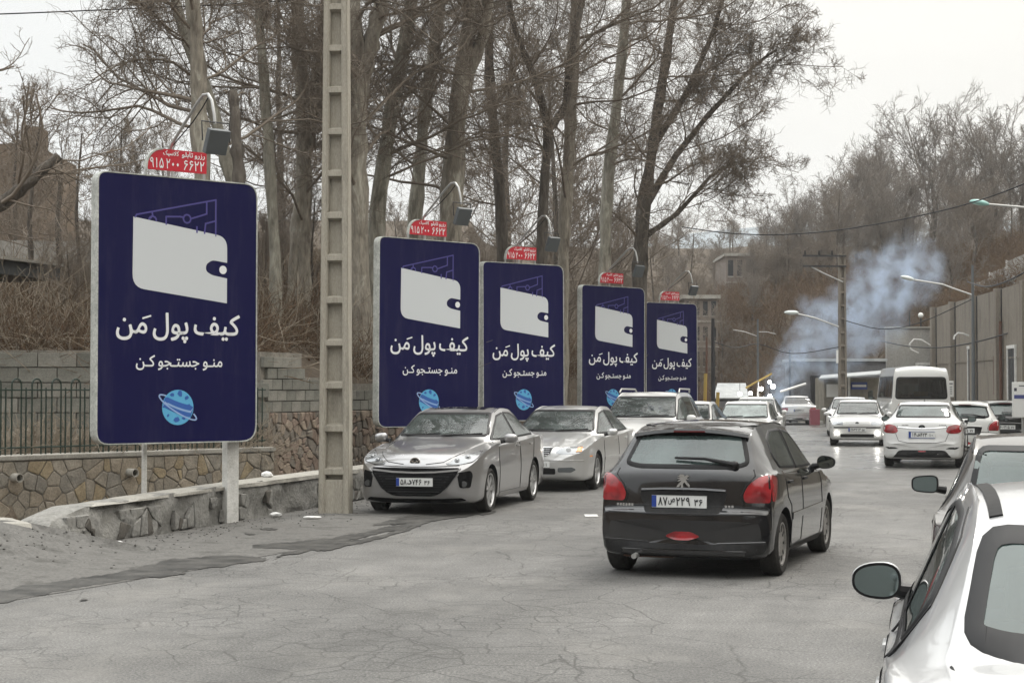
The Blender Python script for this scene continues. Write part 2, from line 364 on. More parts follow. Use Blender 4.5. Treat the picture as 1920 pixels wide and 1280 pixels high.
# road sheet
def build_road():
    ys = list(np.arange(-40, 135, 1.0)); V = []; n = 12
    for Y in ys:
        a, b = XL(Y) - .05, XR(Y)
        for i in range(n): V.append((a + (b - a) * i / (n - 1), Y, 0))
    Fq = [(j * n + i, j * n + i + 1, (j + 1) * n + i + 1, (j + 1) * n + i) for j in range(len(ys) - 1) for i in range(n - 1)]
    tag(link('road', mesh_np('road', V, Fq), M_ASPH), kind='structure')
    # raised pavement with kerb on the right
    V = []; Fq = []; ys = list(np.arange(-20, 92, 2.0))
    for Y in ys:
        a, b = XR(Y), XW(Y) + .3; V += [(a, Y, -.1), (a, Y, .12), (a + .02, Y, .14), (a + .18, Y, .14), (a + .185, Y, .135), (b, Y, .135)]
    for j in range(len(ys) - 1):
        for i in range(5): q = j * 6 + i; Fq.append((q, q + 1, q + 7, q + 6))
    tag(link('pavement', mesh_np('pavement', V, Fq), M_CONC), kind='structure')
    # white lane paint, worn: one short dash beside the dark hatchback and a faint long stripe
    mp_ = rough_mat('worn_road_paint', (.40, .40, .38), (.62, .62, .60), 8, .7, .1, .005)
    a = gnd(1108, 966); mb = MB(); mb.rng(a.x - .09, a.x + .09, a.y - .2, a.y + .2, .004, .008); tag(mb.build('road_marking', mp_), kind='structure')
build_road()
# dusty shoulder on the left with a low dirt mound
def build_shoulder():
    V = []; ys = list(np.arange(8, 31, .25)); n = 22
    for Y in ys:
        a = XL(Y) - .02; wd = float(np.interp(Y, [8, 14, 18, 22, 24.5, 27, 31], [1.5, 1.9, 2.5, 2.3, 1.9, .9, .2])) + .3 * mnoise.noise(Vector((0, Y * .7, 9)))
        x0 = a - (2.5 if Y < 18.2 else 0)
        for i in range(n):
            t = i / (n - 1); X = x0 + (a + wd - x0) * t; e_ = sstep(1, .75, t)
            m1 = math.exp(-((X + 5.3) ** 2 / .8 + (Y - 17.4) ** 2 / 2.2)) * .30 + math.exp(-((X + 6.6) ** 2 / 1.2 + (Y - 18.4) ** 2 / 1.5)) * .42
            z = .005 + e_ * (.004 + .012 * max(0, mnoise.noise(Vector((X * 2, Y * 2, 1))))) + m1 * (1 + .35 * mnoise.noise(Vector((X * 3, Y * 3, 4))))
            V.append((X, Y, z if i < n - 1 else .0045))
    Fq = [(j * n + i, j * n + i + 1, (j + 1) * n + i + 1, (j + 1) * n + i) for j in range(len(ys) - 1) for i in range(n - 1)]
    tag(link('dirt_shoulder', mesh_np('dirt_shoulder', V, Fq), M_DIRT, smooth=True), kind='structure')
build_shoulder()
def wet_streaks():
    mb = MB(); rnd = random.Random(3)
    def blob(path, seed):
        up, dn = [], []
        for i, (px, py, w) in enumerate(path):
            up.append((px, py - w * .5)); dn.append((px, py + w * .5))
        def dens(L):
            out = []
            for (a, b), (c, d) in zip(L, L[1:]):
                for t in np.linspace(0, 1, 14)[:-1]:
                    x = a + (c - a) * t; y = b + (d - b) * t; out.append((x, y + 5.5 * mnoise.noise(Vector((x * .03, seed, 0))) + 2.5 * mnoise.noise(Vector((x * .11, seed, 5)))))
            out.append(L[-1]); return out
        U, D = dens(up), dens(dn); vs_ = []
        for (a, b), (c, d) in zip(U, D):
            if d - b < .8: d = b + .8
            p, q = gnd(a, b), gnd(c, d); zk = (seed if seed < 6 else 6) * .0007; vs_.append((mb.bm.verts.new((p.x, p.y, zk)), mb.bm.verts.new((q.x, q.y, zk))))
        for (a, b), (c, d) in zip(vs_, vs_[1:]): mb.bm.faces.new((a, b, d, c))
    def zz(p): return .05
    blob([(-80, 1128, 26), (0, 1118, 22), (120, 1098, 16), (215, 1083, 14), (330, 1060, 22), (420, 1050, 20), (500, 1047, 5)], 1)
    blob([(215, 1082, 6), (300, 1076, 12), (350, 1073, 2)], 2)
    blob([(475, 1026, 5), (560, 1022, 14), (620, 1016, 14), (690, 1000, 8), (760, 985, 10), (830, 968, 8), (900, 962, 3)], 3)
    blob([(520, 1042, 2), (560, 1034, 7), (640, 1022, 8), (720, 1004, 6), (790, 985, 4)], 4)
    blob([(700, 985, 3), (760, 975, 12), (850, 965, 14), (930, 958, 3)], 5)
    for px, py, w, h in [(505, 992, 34, 5), (285, 1036, 18, 3), (470, 1002, 20, 3), (160, 1123, 16, 4)]: blob([(px - w / 2, py, 1), (px, py, h), (px + w / 2, py, 1)], px)
    o = mb.build('wet_streak', M_WET)
    bm = bmesh.new(); bm.from_mesh(o.data); bmesh.ops.reverse_faces(bm, faces=[f for f in bm.faces if f.normal.z < 0]); bm.to_mesh(o.data); bm.free()
    tag(o, kind='structure')
    # drape on the shoulder
    dep = bpy.context.evaluated_depsgraph_get(); sh = bpy.data.objects['dirt_shoulder']; bv = BVHTree.FromObject(sh, dep)
    for v in o.data.vertices:
        hit = bv.ray_cast(Vector((v.co.x, v.co.y, 3)), Vector((0, 0, -1)))[0]
        v.co.z += (hit.z if hit and hit.z > .004 else .004) + .002
wet_streaks()
# ---------------------------------------------------------------- left roadside walls
def voronoi_cells(w, h, pts):
    """Voronoi cells of pts in a w x h rectangle, by clipping"""
    cells = []
    for i, p in enumerate(pts):
        poly = [(0, 0), (w, 0), (w, h), (0, h)]
        near = sorted(range(len(pts)), key=lambda j: (pts[j][0] - p[0]) ** 2 + (pts[j][1] - p[1]) ** 2)[1:26]
        for j in near:
            q = pts[j]; mx, my = (p[0] + q[0]) / 2, (p[1] + q[1]) / 2; nx, ny = q[0] - p[0], q[1] - p[1]; out = []
            for a, b in zip(poly, poly[1:] + poly[:1]):
                da = (a[0] - mx) * nx + (a[1] - my) * ny; db = (b[0] - mx) * nx + (b[1] - my) * ny
                if da <= 0: out.append(a)
                if da * db < 0: t = da / (da - db); out.append((a[0] + (b[0] - a[0]) * t, a[1] + (b[1] - a[1]) * t))
            poly = out
            if len(poly) < 3: break
        if len(poly) >= 3: cells.append(poly)
    return cells
def stone_patch(parent, origin, du, w, h, step, mats, seed, gap=.016, depth=.05, name='stone', flat=1.0, ok=None):
    """rubble masonry facing: one mesh per stone on the plane origin + u*du + v*z, facing n"""
    rnd = random.Random(seed); n = Vector((du.y, -du.x, 0)); pts = []
    ny = max(1, round(h / (step * flat))); nx = max(1, round(w / step))
    for j in range(ny):
        for i in range(nx):
            if rnd.random() < .2 and nx > 3: continue
            pts.append(((i + .5 + rnd.uniform(-.48, .48) + (.5 if j % 2 else 0) * .8) * w / nx % w, min(h * .96, max(h * .04, (j + .5 + rnd.uniform(-.46, .46)) * h / ny))))
            if rnd.random() < .14: pts.append((min(w * .99, pts[-1][0] + step * .45), min(h * .96, max(h * .04, pts[-1][1] + rnd.uniform(-.3, .3) * step))))
    for c in voronoi_cells(w, h, pts):
        cx = sum(p[0] for p in c) / len(c); cy_ = sum(p[1] for p in c) / len(c)
        if ok and not ok(cx, cy_): continue
        poly = inset(rounded(c, step * .09, 1), gap * rnd.uniform(.7, 1.4))
        d = depth * rnd.uniform(.5, 1.3); bm = bmesh.new()
        def Pt(u, v, k): return origin + du * u + Vector((0, 0, v)) + n * k
        A = [bm.verts.new(Pt(u, v, -.03)) for u, v in poly]; B = [bm.verts.new(Pt(u, v, d * .75)) for u, v in poly]
        C = [bm.verts.new(Pt(u + (cx - u) * .16, v + (cy_ - v) * .16, d * rnd.uniform(.9, 1.15))) for u, v in poly]
        L = len(poly)
        for i in range(L):
            j = (i + 1) % L; bm.faces.new((A[i], A[j], B[j], B[i])); bm.faces.new((B[i], B[j], C[j], C[i]))
        bm.faces.new(C); bmesh.ops.recalc_face_normals(bm, faces=bm.faces)
        me = bpy.data.meshes.new(name); bm.to_mesh(me); bm.free(); link(name, me, rnd.choice(mats), parent)
def rough_slab(name, path, w, z0, z1f, mat_, parent, cell=.12, amp=.03, seed=0, top=True):
    """a rough rendered wall following a plan path: front, top and back faces, displaced"""
    pts = [Vector((p[0], p[1])) for p in path]; L = [0]
    for a, b in zip(pts, pts[1:]): L.append(L[-1] + (b - a).length)
    n = int(L[-1] / cell); V = []; nf = 9
    for i in range(n + 1):
        s = L[-1] * i / n; k = max(j for j in range(len(L)) if L[j] <= s + 1e-6); k = min(k, len(pts) - 2)
        t = (s - L[k]) / (L[k + 1] - L[k]); c = pts[k].lerp(pts[k + 1], t); d = (pts[k + 1] - pts[k]).normalized(); nn = Vector((-d.y, d.x))
        zt = z1f(s); ring = [(0, z0 + (zt - z0) * q / (nf - 1)) for q in range(nf - 1)] + [(.02, zt)] + [(w * q / 4, zt + .012) for q in range(1, 4)] + [(w, zt)] + [(w, z0)]
        for q, (o_, z) in enumerate(ring):
            e = amp * (mnoise.noise(Vector((s * 2.2, z * 3.5, seed))) + .5 * mnoise.noise(Vector((s * 7, z * 9, seed + 3)))) * (1.2 if q < nf else .4)
            f = -.05 * max(0, 1 - (z - z0) / .5) if q < nf - 1 else 0
            x = c + nn * (o_ - e + f); V.append((x.x, x.y, z + (e * .4 if q >= nf - 1 else 0)))
    m = nf + 5; Fq = [(i * m + q, (i + 1) * m + q, (i + 1) * m + q + 1, i * m + q + 1) for i in range(n) for q in range(m - 1)]
    me = mesh_np(name, V, Fq); bm = bmesh.new(); bm.from_mesh(me)
    bm.verts.ensure_lookup_table()
    for e0 in (0, n): bm.faces.new([bm.verts[e0 * m + q] for q in range(m)])
    bmesh.ops.recalc_face_normals(bm, faces=bm.faces); bm.to_mesh(me); bm.free()
    o = link(name, me, mat_, parent, smooth=True); me.set_sharp_from_angle(angle=R(50)); return o
# low cement kerb wall beside the carriageway
lw = empty('low_wall', (XL(20), 20, 0), 0, 'low grey cement wall with a pale flat cap, running below the billboards beside the dusty shoulder', 'wall')
lw.matrix_world
def loc_parent(o, root): o.matrix_parent_inverse = Matrix.Translation(-root.location); return o
pathL = [(XL(Y) - .17, Y) for Y in (18.0, 20, 22, 24, 26, 28, 31, 36, 44, 56)]
def lw_top(s): return float(np.interp(s, [0, .5, 1.1, 4, 7, 20, 45], [.10, .33, .43, .46, .47, .48, .40]))
b = rough_slab('wall_body', pathL, .42, -.45, lw_top, M_RENDER, lw, .07, .075, 2); loc_parent(b, lw)
b = rough_slab('cap', [(x - .005, y) for x, y in [(XL(19.15) - .17, 19.15)] + pathL[1:]], .40, .425, lambda s: max(.43, lw_top(s) + .02), M_RCAP, lw, .09, .035, 7); loc_parent(b, lw)
du_l = (Vector((XL(26), 26, 0)) - Vector((XL(20), 20, 0))).normalized()
for Ys, wd, sd_ in ((18.6, 4.0, 1), (22.5, 1.3, 2), (25.3, 2.6, 3)):
    before = set(lw.children); stone_patch(lw, Vector((XL(Ys) - .15, Ys, .0)), du_l, wd, .36, .17, [M_RENDER, M_RENDER, M_RENDER, M_GREYST[1]], sd_, .012, .03, ok=lambda x, y: (mnoise.noise(Vector((x * 1.3, y * 2, 3))) > .02 or x > 20))
    for c in lw.children:
        if c not in before: loc_parent(c, lw)
# sloping cement apron where the wall ends
mb = MB(); rnd = random.Random(8); pa = [(-1.9, -.2), (-1.2, .25), (-.3, .35), (.35, .1), (.75, -.35), (.3, -.75), (-.6, -.85), (-1.7, -.8)]
ctr = Vector((XL(18.3) - .85, 18.0, 0)); vs0 = [mb.bm.verts.new(ctr + Vector((x, y, .03))) for x, y in pa]; vs1 = [mb.bm.verts.new(ctr + Vector((x * .7 + .1, y * .6 + .1, .33 + .05 * rnd.random()))) for x, y in pa]
for i in range(len(pa)): mb.bm.faces.new((vs0[i], vs0[(i + 1) % len(pa)], vs1[(i + 1) % len(pa)], vs1[i]))
mb.bm.faces.new(vs1); bmesh.ops.subdivide_edges(mb.bm, edges=mb.bm.edges, cuts=4, use_grid_fill=True)
for v in mb.bm.verts: v.co += Vector((0, 0, .05 * mnoise.noise(v.co * 3)))
loc_parent(mb.build('apron', M_RCAP, lw, True), lw)
# tan stone wall behind the channel
sw = empty('stone_wall', (STONE_A.x, STONE_A.y, 0), 0, 'retaining wall of tan crazy-cut stones under the green fence', 'wall')
def P0(o): return loc_parent(o, sw)
dS = (Vector((*STONE_B, 0)) - Vector((*STONE_A, 0))); LS = dS.length; dS.normalize(); nS = Vector((dS.y, -dS.x, 0))
rz = Matrix.Rotation(math.atan2(dS.y, dS.x), 3, 'Z'); midS = (Vector((*STONE_A, 0)) + Vector((*STONE_B, 0))) / 2
def box_along(o0, d, u0, u1, n0, n1, z0, z1, name, m_, root, bev=0, sub=0):
    """a box laid along direction d from origin o0"""
    c = o0 + d * (u0 + u1) / 2 - Vector((d.y, -d.x, 0)) * (n0 + n1) / 2; rr = Matrix.Rotation(math.atan2(d.y, d.x), 3, 'Z')
    o = MB().box((c.x, c.y, (z0 + z1) / 2), (u1 - u0, abs(n1 - n0), z1 - z0), rr, bev).build(name, m_, root)
    return loc_parent(o, root) if root else o
OA = Vector((*STONE_A, 0))
box_along(OA, dS, -1.5, LS, 0, .4, -.5, .76, 'core', M_MORTAR, sw)
box_along(OA, dS, -1.5, LS + .02, -.03, .42, .762, .83, 'coping', M_RCAP, sw, .012)
def kids(root, fn, *a, **k):
    before = set(root.children); fn(root, *a, **k)
    for c in root.children:
        if c not in before: loc_parent(c, root)
kids(sw, stone_patch, OA + dS * -.6 + Vector((0, 0, -.05)), dS, 1.85, .80, .20, M_PUR, 5, .009, .035)
kids(sw, stone_patch, OA + dS * 1.27 + Vector((0, 0, -.05)), dS, LS - 1.27, .80, .185, M_TAN, 6, .007, .018)
kids(sw, stone_patch, OA + dS * -1.4 + Vector((0, 0, -.48)) + nS * .02, dS, LS + 1.2, .42, .22, M_GREYST, 7, .010, .05, flat=.55)
for u in (2.05, 3.95):
    p = OA + dS * u + Vector((0, 0, .53)); mb = MB(); mb.lathe([(.048, -.05), (.048, -.17), (.062, -.17), (.062, .03)], 'Y', 16)
    o = mb.build('drain_pipe', M_RCAP, sw, True); o.matrix_basis = Matrix.Translation(p + Vector((0, 0, 0))) @ Matrix.Rotation(math.atan2(dS.y, dS.x), 4, 'Z'); loc_parent(o, sw)
# green hooped fence on it
fn_ = empty('hooped_fence', (STONE_A.x, STONE_A.y, .83), 0, 'dark green metal fence with hooped tops standing on the tan stone wall', 'fence')
zf = .83
def FP(u, z): q = OA + dS * u - nS * .2; return Vector((q.x, q.y, z))
bar_me = MB().cyl((0, 0, 0), (0, 0, .93), .012, n=6).build('bar', M_GREEN, fn_); bar_data = bar_me.data
hoop = MB().tube([(-.075, 0, 0), (-.075, 0, .97)] + [(.075 * math.cos(a), 0, .97 + .085 * math.sin(a)) for a in [math.pi * (1 - k / 8) for k in range(1, 8)]] + [(.075, 0, .97), (.075, 0, 0)], .013, 6).build('hoop', M_GREEN, fn_); hoop_data = hoop.data
bpy.data.objects.remove(bar_me); bpy.data.objects.remove(hoop)
u = -1.3; ang = math.atan2(dS.y, dS.x)
while u < LS - .05:
    p = FP(u, zf) - fn_.location; h = link('hoop', hoop_data, None, fn_, loc=p); h.rotation_euler = (0, 0, ang)
    for du_ in (.15, .245):
        if u + du_ < LS: bb = link('bar', bar_data, None, fn_, loc=FP(u + du_, zf) - fn_.location)
    u += .32
for z in (.10, .90): loc_parent(MB().tube([FP(-1.4, zf + z), FP(LS, zf + z)], .012, 6).build('rail', M_GREEN, fn_), fn_)
# grey block wall: lower courses of reddish rubble, upper of cement blocks
def block_wall(name, A, B, z0, zs, z1, label, seed, steps=(), bw=.40, bh=.195, red=True):
    r = empty(name, (A.x, A.y, 0), 0, label, 'wall'); d = Vector((B.x - A.x, B.y - A.y, 0)); L = d.length; d.normalize(); o0 = Vector((A.x, A.y, 0)); n = Vector((d.y, -d.x, 0)); rnd = random.Random(seed)
    def top(u):
        t = z1
        for us, zz_ in steps:
            if u >= us: t = zz_
        return t
    segs = [0] + [s[0] for s in steps if s[0] > 0] + [L]
    for a, b_ in zip(segs, segs[1:]): box_along(o0, d, a, b_, .03, .28, z0, top(a + .01) - .01, 'core', M_MORTAR, r)
    if red and zs > z0 + .1: kids(r, stone_patch, o0 + Vector((0, 0, z0)), d, L, zs - z0, .19, M_REDST, seed, .008, .045, flat=.6)
    proto = None; z = zs; row = 0; rr = math.atan2(d.y, d.x)
    protos = []
    for k in range(3):
        o = MB().box((0, 0, 0), (bw - .014, .06, bh - .014), None, .008).build('block', M_BLOCK[k]); protos.append(o.data); bpy.data.objects.remove(o)
    while z + bh * .9 < z1 + .6 and row < 40:
        u = -bw / 2 if row % 2 else 0
        while u < L:
            c = u + bw / 2
            if c < L and c > 0 and z + bh <= top(c) + .03:
                q = o0 + d * c + n * rnd.uniform(-.012, .012) + Vector((0, 0, z + bh / 2)); o = link('block', rnd.choice(protos), None, r, loc=q - r.location)
                o.rotation_euler = (0, rnd.uniform(-.012, .012), rr + rnd.uniform(-.01, .01))
            u += bw
        z += bh; row += 1
    return r
block_wall('block_wall', BLK[0] + Vector((0, 0)), BLK[1], .6, .62, 2.38, 'grey cement block wall behind the hooped fence, below the brown slope', 11, ((5.6, 2.20),), .62, .245, red=False)
block_wall('rubble_wall', BLK[1], BLK[2], -.3, 1.35, 2.36, 'wall of reddish rubble topped with grey blocks, behind the tall concrete lattice pole', 12, ((1.0, 2.36), (1.5, 1.95), (2.4, 1.85)), .34, .185)
block_wall('rubble_wall', BLK[2], BLK[3], -.3, 1.35, 1.85, 'wall of reddish rubble with one grey block course, behind the second and third billboards', 13, (), .34, .185)
# far concrete wall up the slope and a house behind it
cw = MB(); a = at(-40, 574, 46); b_ = at(330, 562, 47); d_ = (b_ - a); cw.box(((a.x + b_.x) / 2, 46.5, 4.6), (d_.length, .3, 2.3), Matrix.Rotation(math.atan2(d_.y, d_.x), 3, 'Z')); tag(cw.build('concrete_wall', M_PALEC), 'plain pale concrete wall high on the slope behind the hooped fence', 'wall')
hs_ = empty('stone_house', at(10, 560, 60), 0, 'brown stone house with a square chimney tower on the slope above the block wall', 'house')
M_HST = rough_mat('brown_house_stone', (.13, .10, .075), (.21, .165, .125), 3, .9, .5, .03)
loc_parent(MB().rng(-22, -16.9, 60, 66, 3, at(0, 268, 60).z).build('wall', M_HST, hs_), hs_)
loc_parent(MB().rng(-17.15, -16.6, 59.7, 60.9, 3, at(0, 238, 60).z).build('tower', M_HST, hs_), hs_)
rs = empty('flat_roof', at(0, 500, 32), 0, 'flat concrete roof slab jutting into the left edge of the view above the fence', 'roof')
a = at(-120, 478, 31); b_ = at(64, 500, 33); d_ = (b_ - a).normalized(); rr = d_.to_track_quat('X', 'Z').to_matrix()
loc_parent(MB().box((a + b_) / 2, ((b_ - a).length, 1.6, .05), rr).build('slab', M_RCAP, rs), rs)
loc_parent(MB().box((a + b_) / 2 + Vector((-.02, .1, -.16)), ((b_ - a).length - .05, 1.4, .24), rr).build('fascia', M_GREYM, rs), rs)
for q in (-1.6, -.2): p = (a + b_) / 2 + Vector((q, .6, -.2)); loc_parent(MB().cyl(p, (p.x, p.y, 1.9), .06).build('post', M_GREYM, rs), rs)
# ---------------------------------------------------------------- concrete lattice pole
def lattice_pole(loc, rz, label, H=10.5, w0=.44, dep=.27, rib=.60, taper=.0145, first=.62, group=None):
    r = empty('utility_pole', loc, rz, label, 'pole', group)
    W_ = lambda z: w0 - taper * z
    D_ = lambda z: dep - .006 * z
    for s in (-1, 1):
        mb = MB(); vs_ = []
        for z in (0, H):
            w, d = W_(z) / 2, D_(z) / 2; f = .075
            vs_.append([mb.bm.verts.new(p) for p in ((s * w, -d, z), (s * (w - f), -d, z), (s * (w - f - .02), -d + .03, z), (s * (w - f - .02), d, z), (s * w, d, z))])
        A, B = vs_
        for i in range(5): mb.bm.faces.new((A[i], A[(i + 1) % 5], B[(i + 1) % 5], B[i]))
        mb.bm.faces.new(A); mb.bm.faces.new(B); bmesh.ops.bevel(mb.bm, geom=[e for e in mb.bm.edges if abs(e.verts[0].co.z - e.verts[1].co.z) > 1], offset=.012, segments=2, affect='EDGES')
        mb.build('flange', M_POLE, r)
    mb = MB(); z = 0
    mb.prism([(-W_(0) / 2 + .08, 0), (W_(0) / 2 - .08, 0), (W_(H) / 2 - .08, H), (-W_(H) / 2 + .08, H)], -.0, .05, 'xz').build('web', M_POLE, r)
    proto = None
    z = first; k = 0
    while z < H:
        w, d = W_(z) / 2 - .078, D_(z) / 2
        MB().prism([(-d + .012, z - .045), (-d + .012, z + .03), (.01, z + .065), (.01, z - .08)], -w, w, 'yz').build('rib', M_POLE, r)
        MB().prism([(d - .012, z - .045), (d - .012, z + .03), (.045, z + .065), (.045, z - .08)], -w, w, 'yz').build('rib', M_POLE, r)
        z += rib * (1 - .0025 * k); k += 1
    mb = MB(); w = W_(.2) / 2 - .072; mb.rng(-w, w, -dep / 2 + .03, dep / 2 - .03, 0, .50, .0).build('base_panel', M_POLE, r)
    return r
pl = lattice_pole((-2.47, 23.95, -.02), R(-7), 'tall tapering concrete utility pole with a ladder of recesses, nearest the dark gravelly shoulder beside the silver sedan')
pl['label'] = 'tall tapering concrete utility pole with a ladder of recesses, between the two nearest billboards'
# ---------------------------------------------------------------- lettering
FATHA = '\u064e'
T_KIF = '\uFEE6\uFEE3 \uFEDD\uFEEE\uFB58 \uFED2\uFBFF\uFB90'
T_MENU = '\uFEE6\u0640\uFB90 \uFEEE\uFEA0\u0640\uFE98\uFEB4\uFE9F \uFEEE\u0640\uFEE8\uFEE3'
T_RES = '\uFEEE\uFEE0\uFE91\uFE8E\uFE97 \uFEED\uFEAD\uFEAF\uFEAD'
T_CLS = '\uFB8F\uFBFF\uFEB3\uFEFC\uFB90'
def text_mesh(s, width=None, height=None, bold=.0, depth=.004, space=1.0, wsp=1.0):
    """flat lettering as a mesh in the xz plane, centred, facing -y; bold = stroke widening as a share of the letter size"""
    c = bpy.data.curves.new('lettering', 'FONT'); c.body = s; c.extrude = .001; c.space_character = space; c.space_word = wsp; c.resolution_u = 3
    o = bpy.data.objects.new('lettering', c); COL.objects.link(o); bpy.context.view_layer.update()
    me = bpy.data.meshes.new_from_object(o.evaluated_get(bpy.context.evaluated_depsgraph_get())); bpy.data.objects.remove(o); bpy.data.curves.remove(c)
    bm = bmesh.new(); bm.from_mesh(me); bm.verts.ensure_lookup_table()
    n0 = list(bm.faces); bmesh.ops.delete(bm, geom=[f for f in bm.faces if f.normal.z < .5], context='FACES')      # the front sheets only
    bmesh.ops.delete(bm, geom=[v for v in bm.verts if not v.link_faces], context='VERTS')
    xs = [v.co.x for v in bm.verts]; ys = [v.co.y for v in bm.verts]; mnx, mxx, mny, mxy = min(xs), max(xs), min(ys), max(ys)
    w, h = mxx - mnx, mxy - mny; sx = (width / w) if width else height / h; sy = (height / h) if height else sx
    src = [(v.co.x, v.co.y) for v in bm.verts]; ix = {v: i for i, v in enumerate(bm.verts)}; fs = [[ix[v] for v in f.verts] for f in bm.faces]; bm.free()
    V, Fs = [], []; offs = [(0, 0)] + ([(bold * math.cos(a), bold * math.sin(a)) for a in (.4, 1.97, 3.54, 5.11)] if bold else [])
    for k, (dx, dy) in enumerate(offs):
        b = len(V); V += [((x + dx - (mnx + mxx) / 2) * sx, -depth - .00025 * k, (y + dy - (mny + mxy) / 2) * sy) for x, y in src]; Fs += [[b + i for i in f] for f in fs]
    me2 = bpy.data.meshes.new('lettering'); me2.from_pydata(V, [], Fs); me2.update(); bpy.data.meshes.remove(me); return me2
DIG = {'0': [[(.30, .58), (.20, .46), (.30, .34), (.40, .46), (.30, .58)]], '1': [[(.27, 1), (.31, .5), (.32, 0)]], '2': [[(.08, 1), (.16, .5), (.18, 0)], [(.10, .9), (.20, .68), (.42, .66), (.54, .98)]],
 '3': [[(.05, 1), (.13, .5), (.15, 0)], [(.07, .9), (.16, .68), (.28, .70), (.32, .96)], [(.32, .92), (.38, .70), (.52, .72), (.57, 1)]], '4': [[(.08, 1), (.16, .5), (.18, 0)], [(.12, .72), (.30, .58), (.55, .62)], [(.53, .98), (.34, .98), (.24, .80), (.36, .60)]],
 '5': [[(.30, 1), (.10, .62), (.03, .25), (.10, .03), (.24, .04), (.30, .24), (.36, .04), (.50, .03), (.57, .25), (.50, .62), (.30, 1)]], '6': [[(.50, .93), (.30, 1), (.14, .84), (.20, .64), (.54, .62)], [(.50, .62), (.26, .34), (.12, 0)]],
 '7': [[(.03, 1), (.20, .55), (.30, 0)], [(.30, 0), (.40, .55), (.57, 1)]], '8': [[(.03, 0), (.20, .45), (.30, 1)], [(.30, 1), (.40, .45), (.57, 0)]], '9': [[(.44, .84), (.36, .99), (.18, .97), (.08, .78), (.18, .60), (.44, .62)], [(.44, .88), (.45, .5), (.54, 0)]]}
def digits_mesh(s, width, height, sw=.13, depth=.003):
    """bold Persian numerals drawn as flat strokes in the xz plane, facing -y"""
    V, Fs = [], []; n = len(s); adv = .74; tot = adv * n - .14
    for i, ch in enumerate(s):
        for st_ in DIG[ch]:
            for (a, b) in zip(st_, st_[1:]):
                a, b = Vector(a), Vector(b); d = (b - a).normalized(); q = Vector((-d.y, d.x)) * sw / 2; a = a - d * sw * .28; b = b + d * sw * .28; o = len(V)
                for p in (a - q, b - q, b + q, a + q): V.append(((p.x + adv * i - tot / 2) * width / tot, -depth - .00012 * (len(Fs) % 5), (p.y - .5) * height))
                Fs.append((o, o + 1, o + 2, o + 3))
    me = bpy.data.meshes.new('numerals'); me.from_pydata(V, [], Fs); me.update(); return me
# ---------------------------------------------------------------- billboards
M_NAVY = mat('navy_print', (.0065, .006, .056), .4, spec=.18); _v = coords(M_NAVY); lk(M_NAVY, mix(M_NAVY, math_(M_NAVY, 'MULTIPLY', ramp(M_NAVY, noise(M_NAVY, 2.2, 8, .7, coords(M_NAVY, 'Object', (2.5, 1, .35))), [(.5, 0.0), (.75, 1.0)]), .10), (.0062, .0058, .055), (.16, .16, .17)), P(M_NAVY).inputs['Base Color']); lk(M_NAVY, ramp(M_NAVY, noise(M_NAVY, 3, 6, .6, _v), [(.3, .28), (.7, .42)]), P(M_NAVY).inputs['Roughness'])
M_SIGNW = mat('printed_pale_grey', (.63, .66, .68), .45)
M_LETT = mat('white_lettering', (.82, .83, .84), .45)
M_LILAC = mat('lilac_line_print', (.075, .065, .26), .4)
M_GLOBE = mat('light_blue_print', (.11, .42, .68), .4); M_GLOBE2 = mat('mid_blue_print', (.035, .12, .42), .4); M_GLOBE3 = mat('pale_blue_print', (.32, .45, .72), .4)
M_RED = mat('red_sheet', (.52, .018, .035), .4)
M_RIM = rough_mat('aluminium_rim', (.30, .31, .29), (.50, .51, .48), 5, .4, .1, .003)
def sgn(px, py):
    x = (px - 188) / 290 * 2.27 - 1.135; yt = 326 + (px - 188) * .085; return (x, 4.42 - 3.36 * (py - yt) / (829 - yt))
def poly_mesh(pts, y0, y1, name, m, parent):
    return MB().prism(pts, y0, y1, 'xz').build(name, m, parent)
def stroke(pts, w, y0, y1, name, m, parent, closed=False):
    """a flat line of width w along a path in the xz plane"""
    mb = MB(); n = len(pts)
    for i in range(n if closed else n - 1):
        a, b = Vector(pts[i]), Vector(pts[(i + 1) % n]); d = (b - a)
        if d.length < 1e-5: continue
        d.normalize(); q = Vector((-d.y, d.x)) * w / 2; a = a - d * w * .4; b = b + d * w * .4
        yy = y0 - (i % 2) * .0006
        mb.prism([tuple(a - q), tuple(b - q), tuple(b + q), tuple(a + q)], yy, y1, 'xz')
    return mb.build(name, m, parent)
YF = -.10
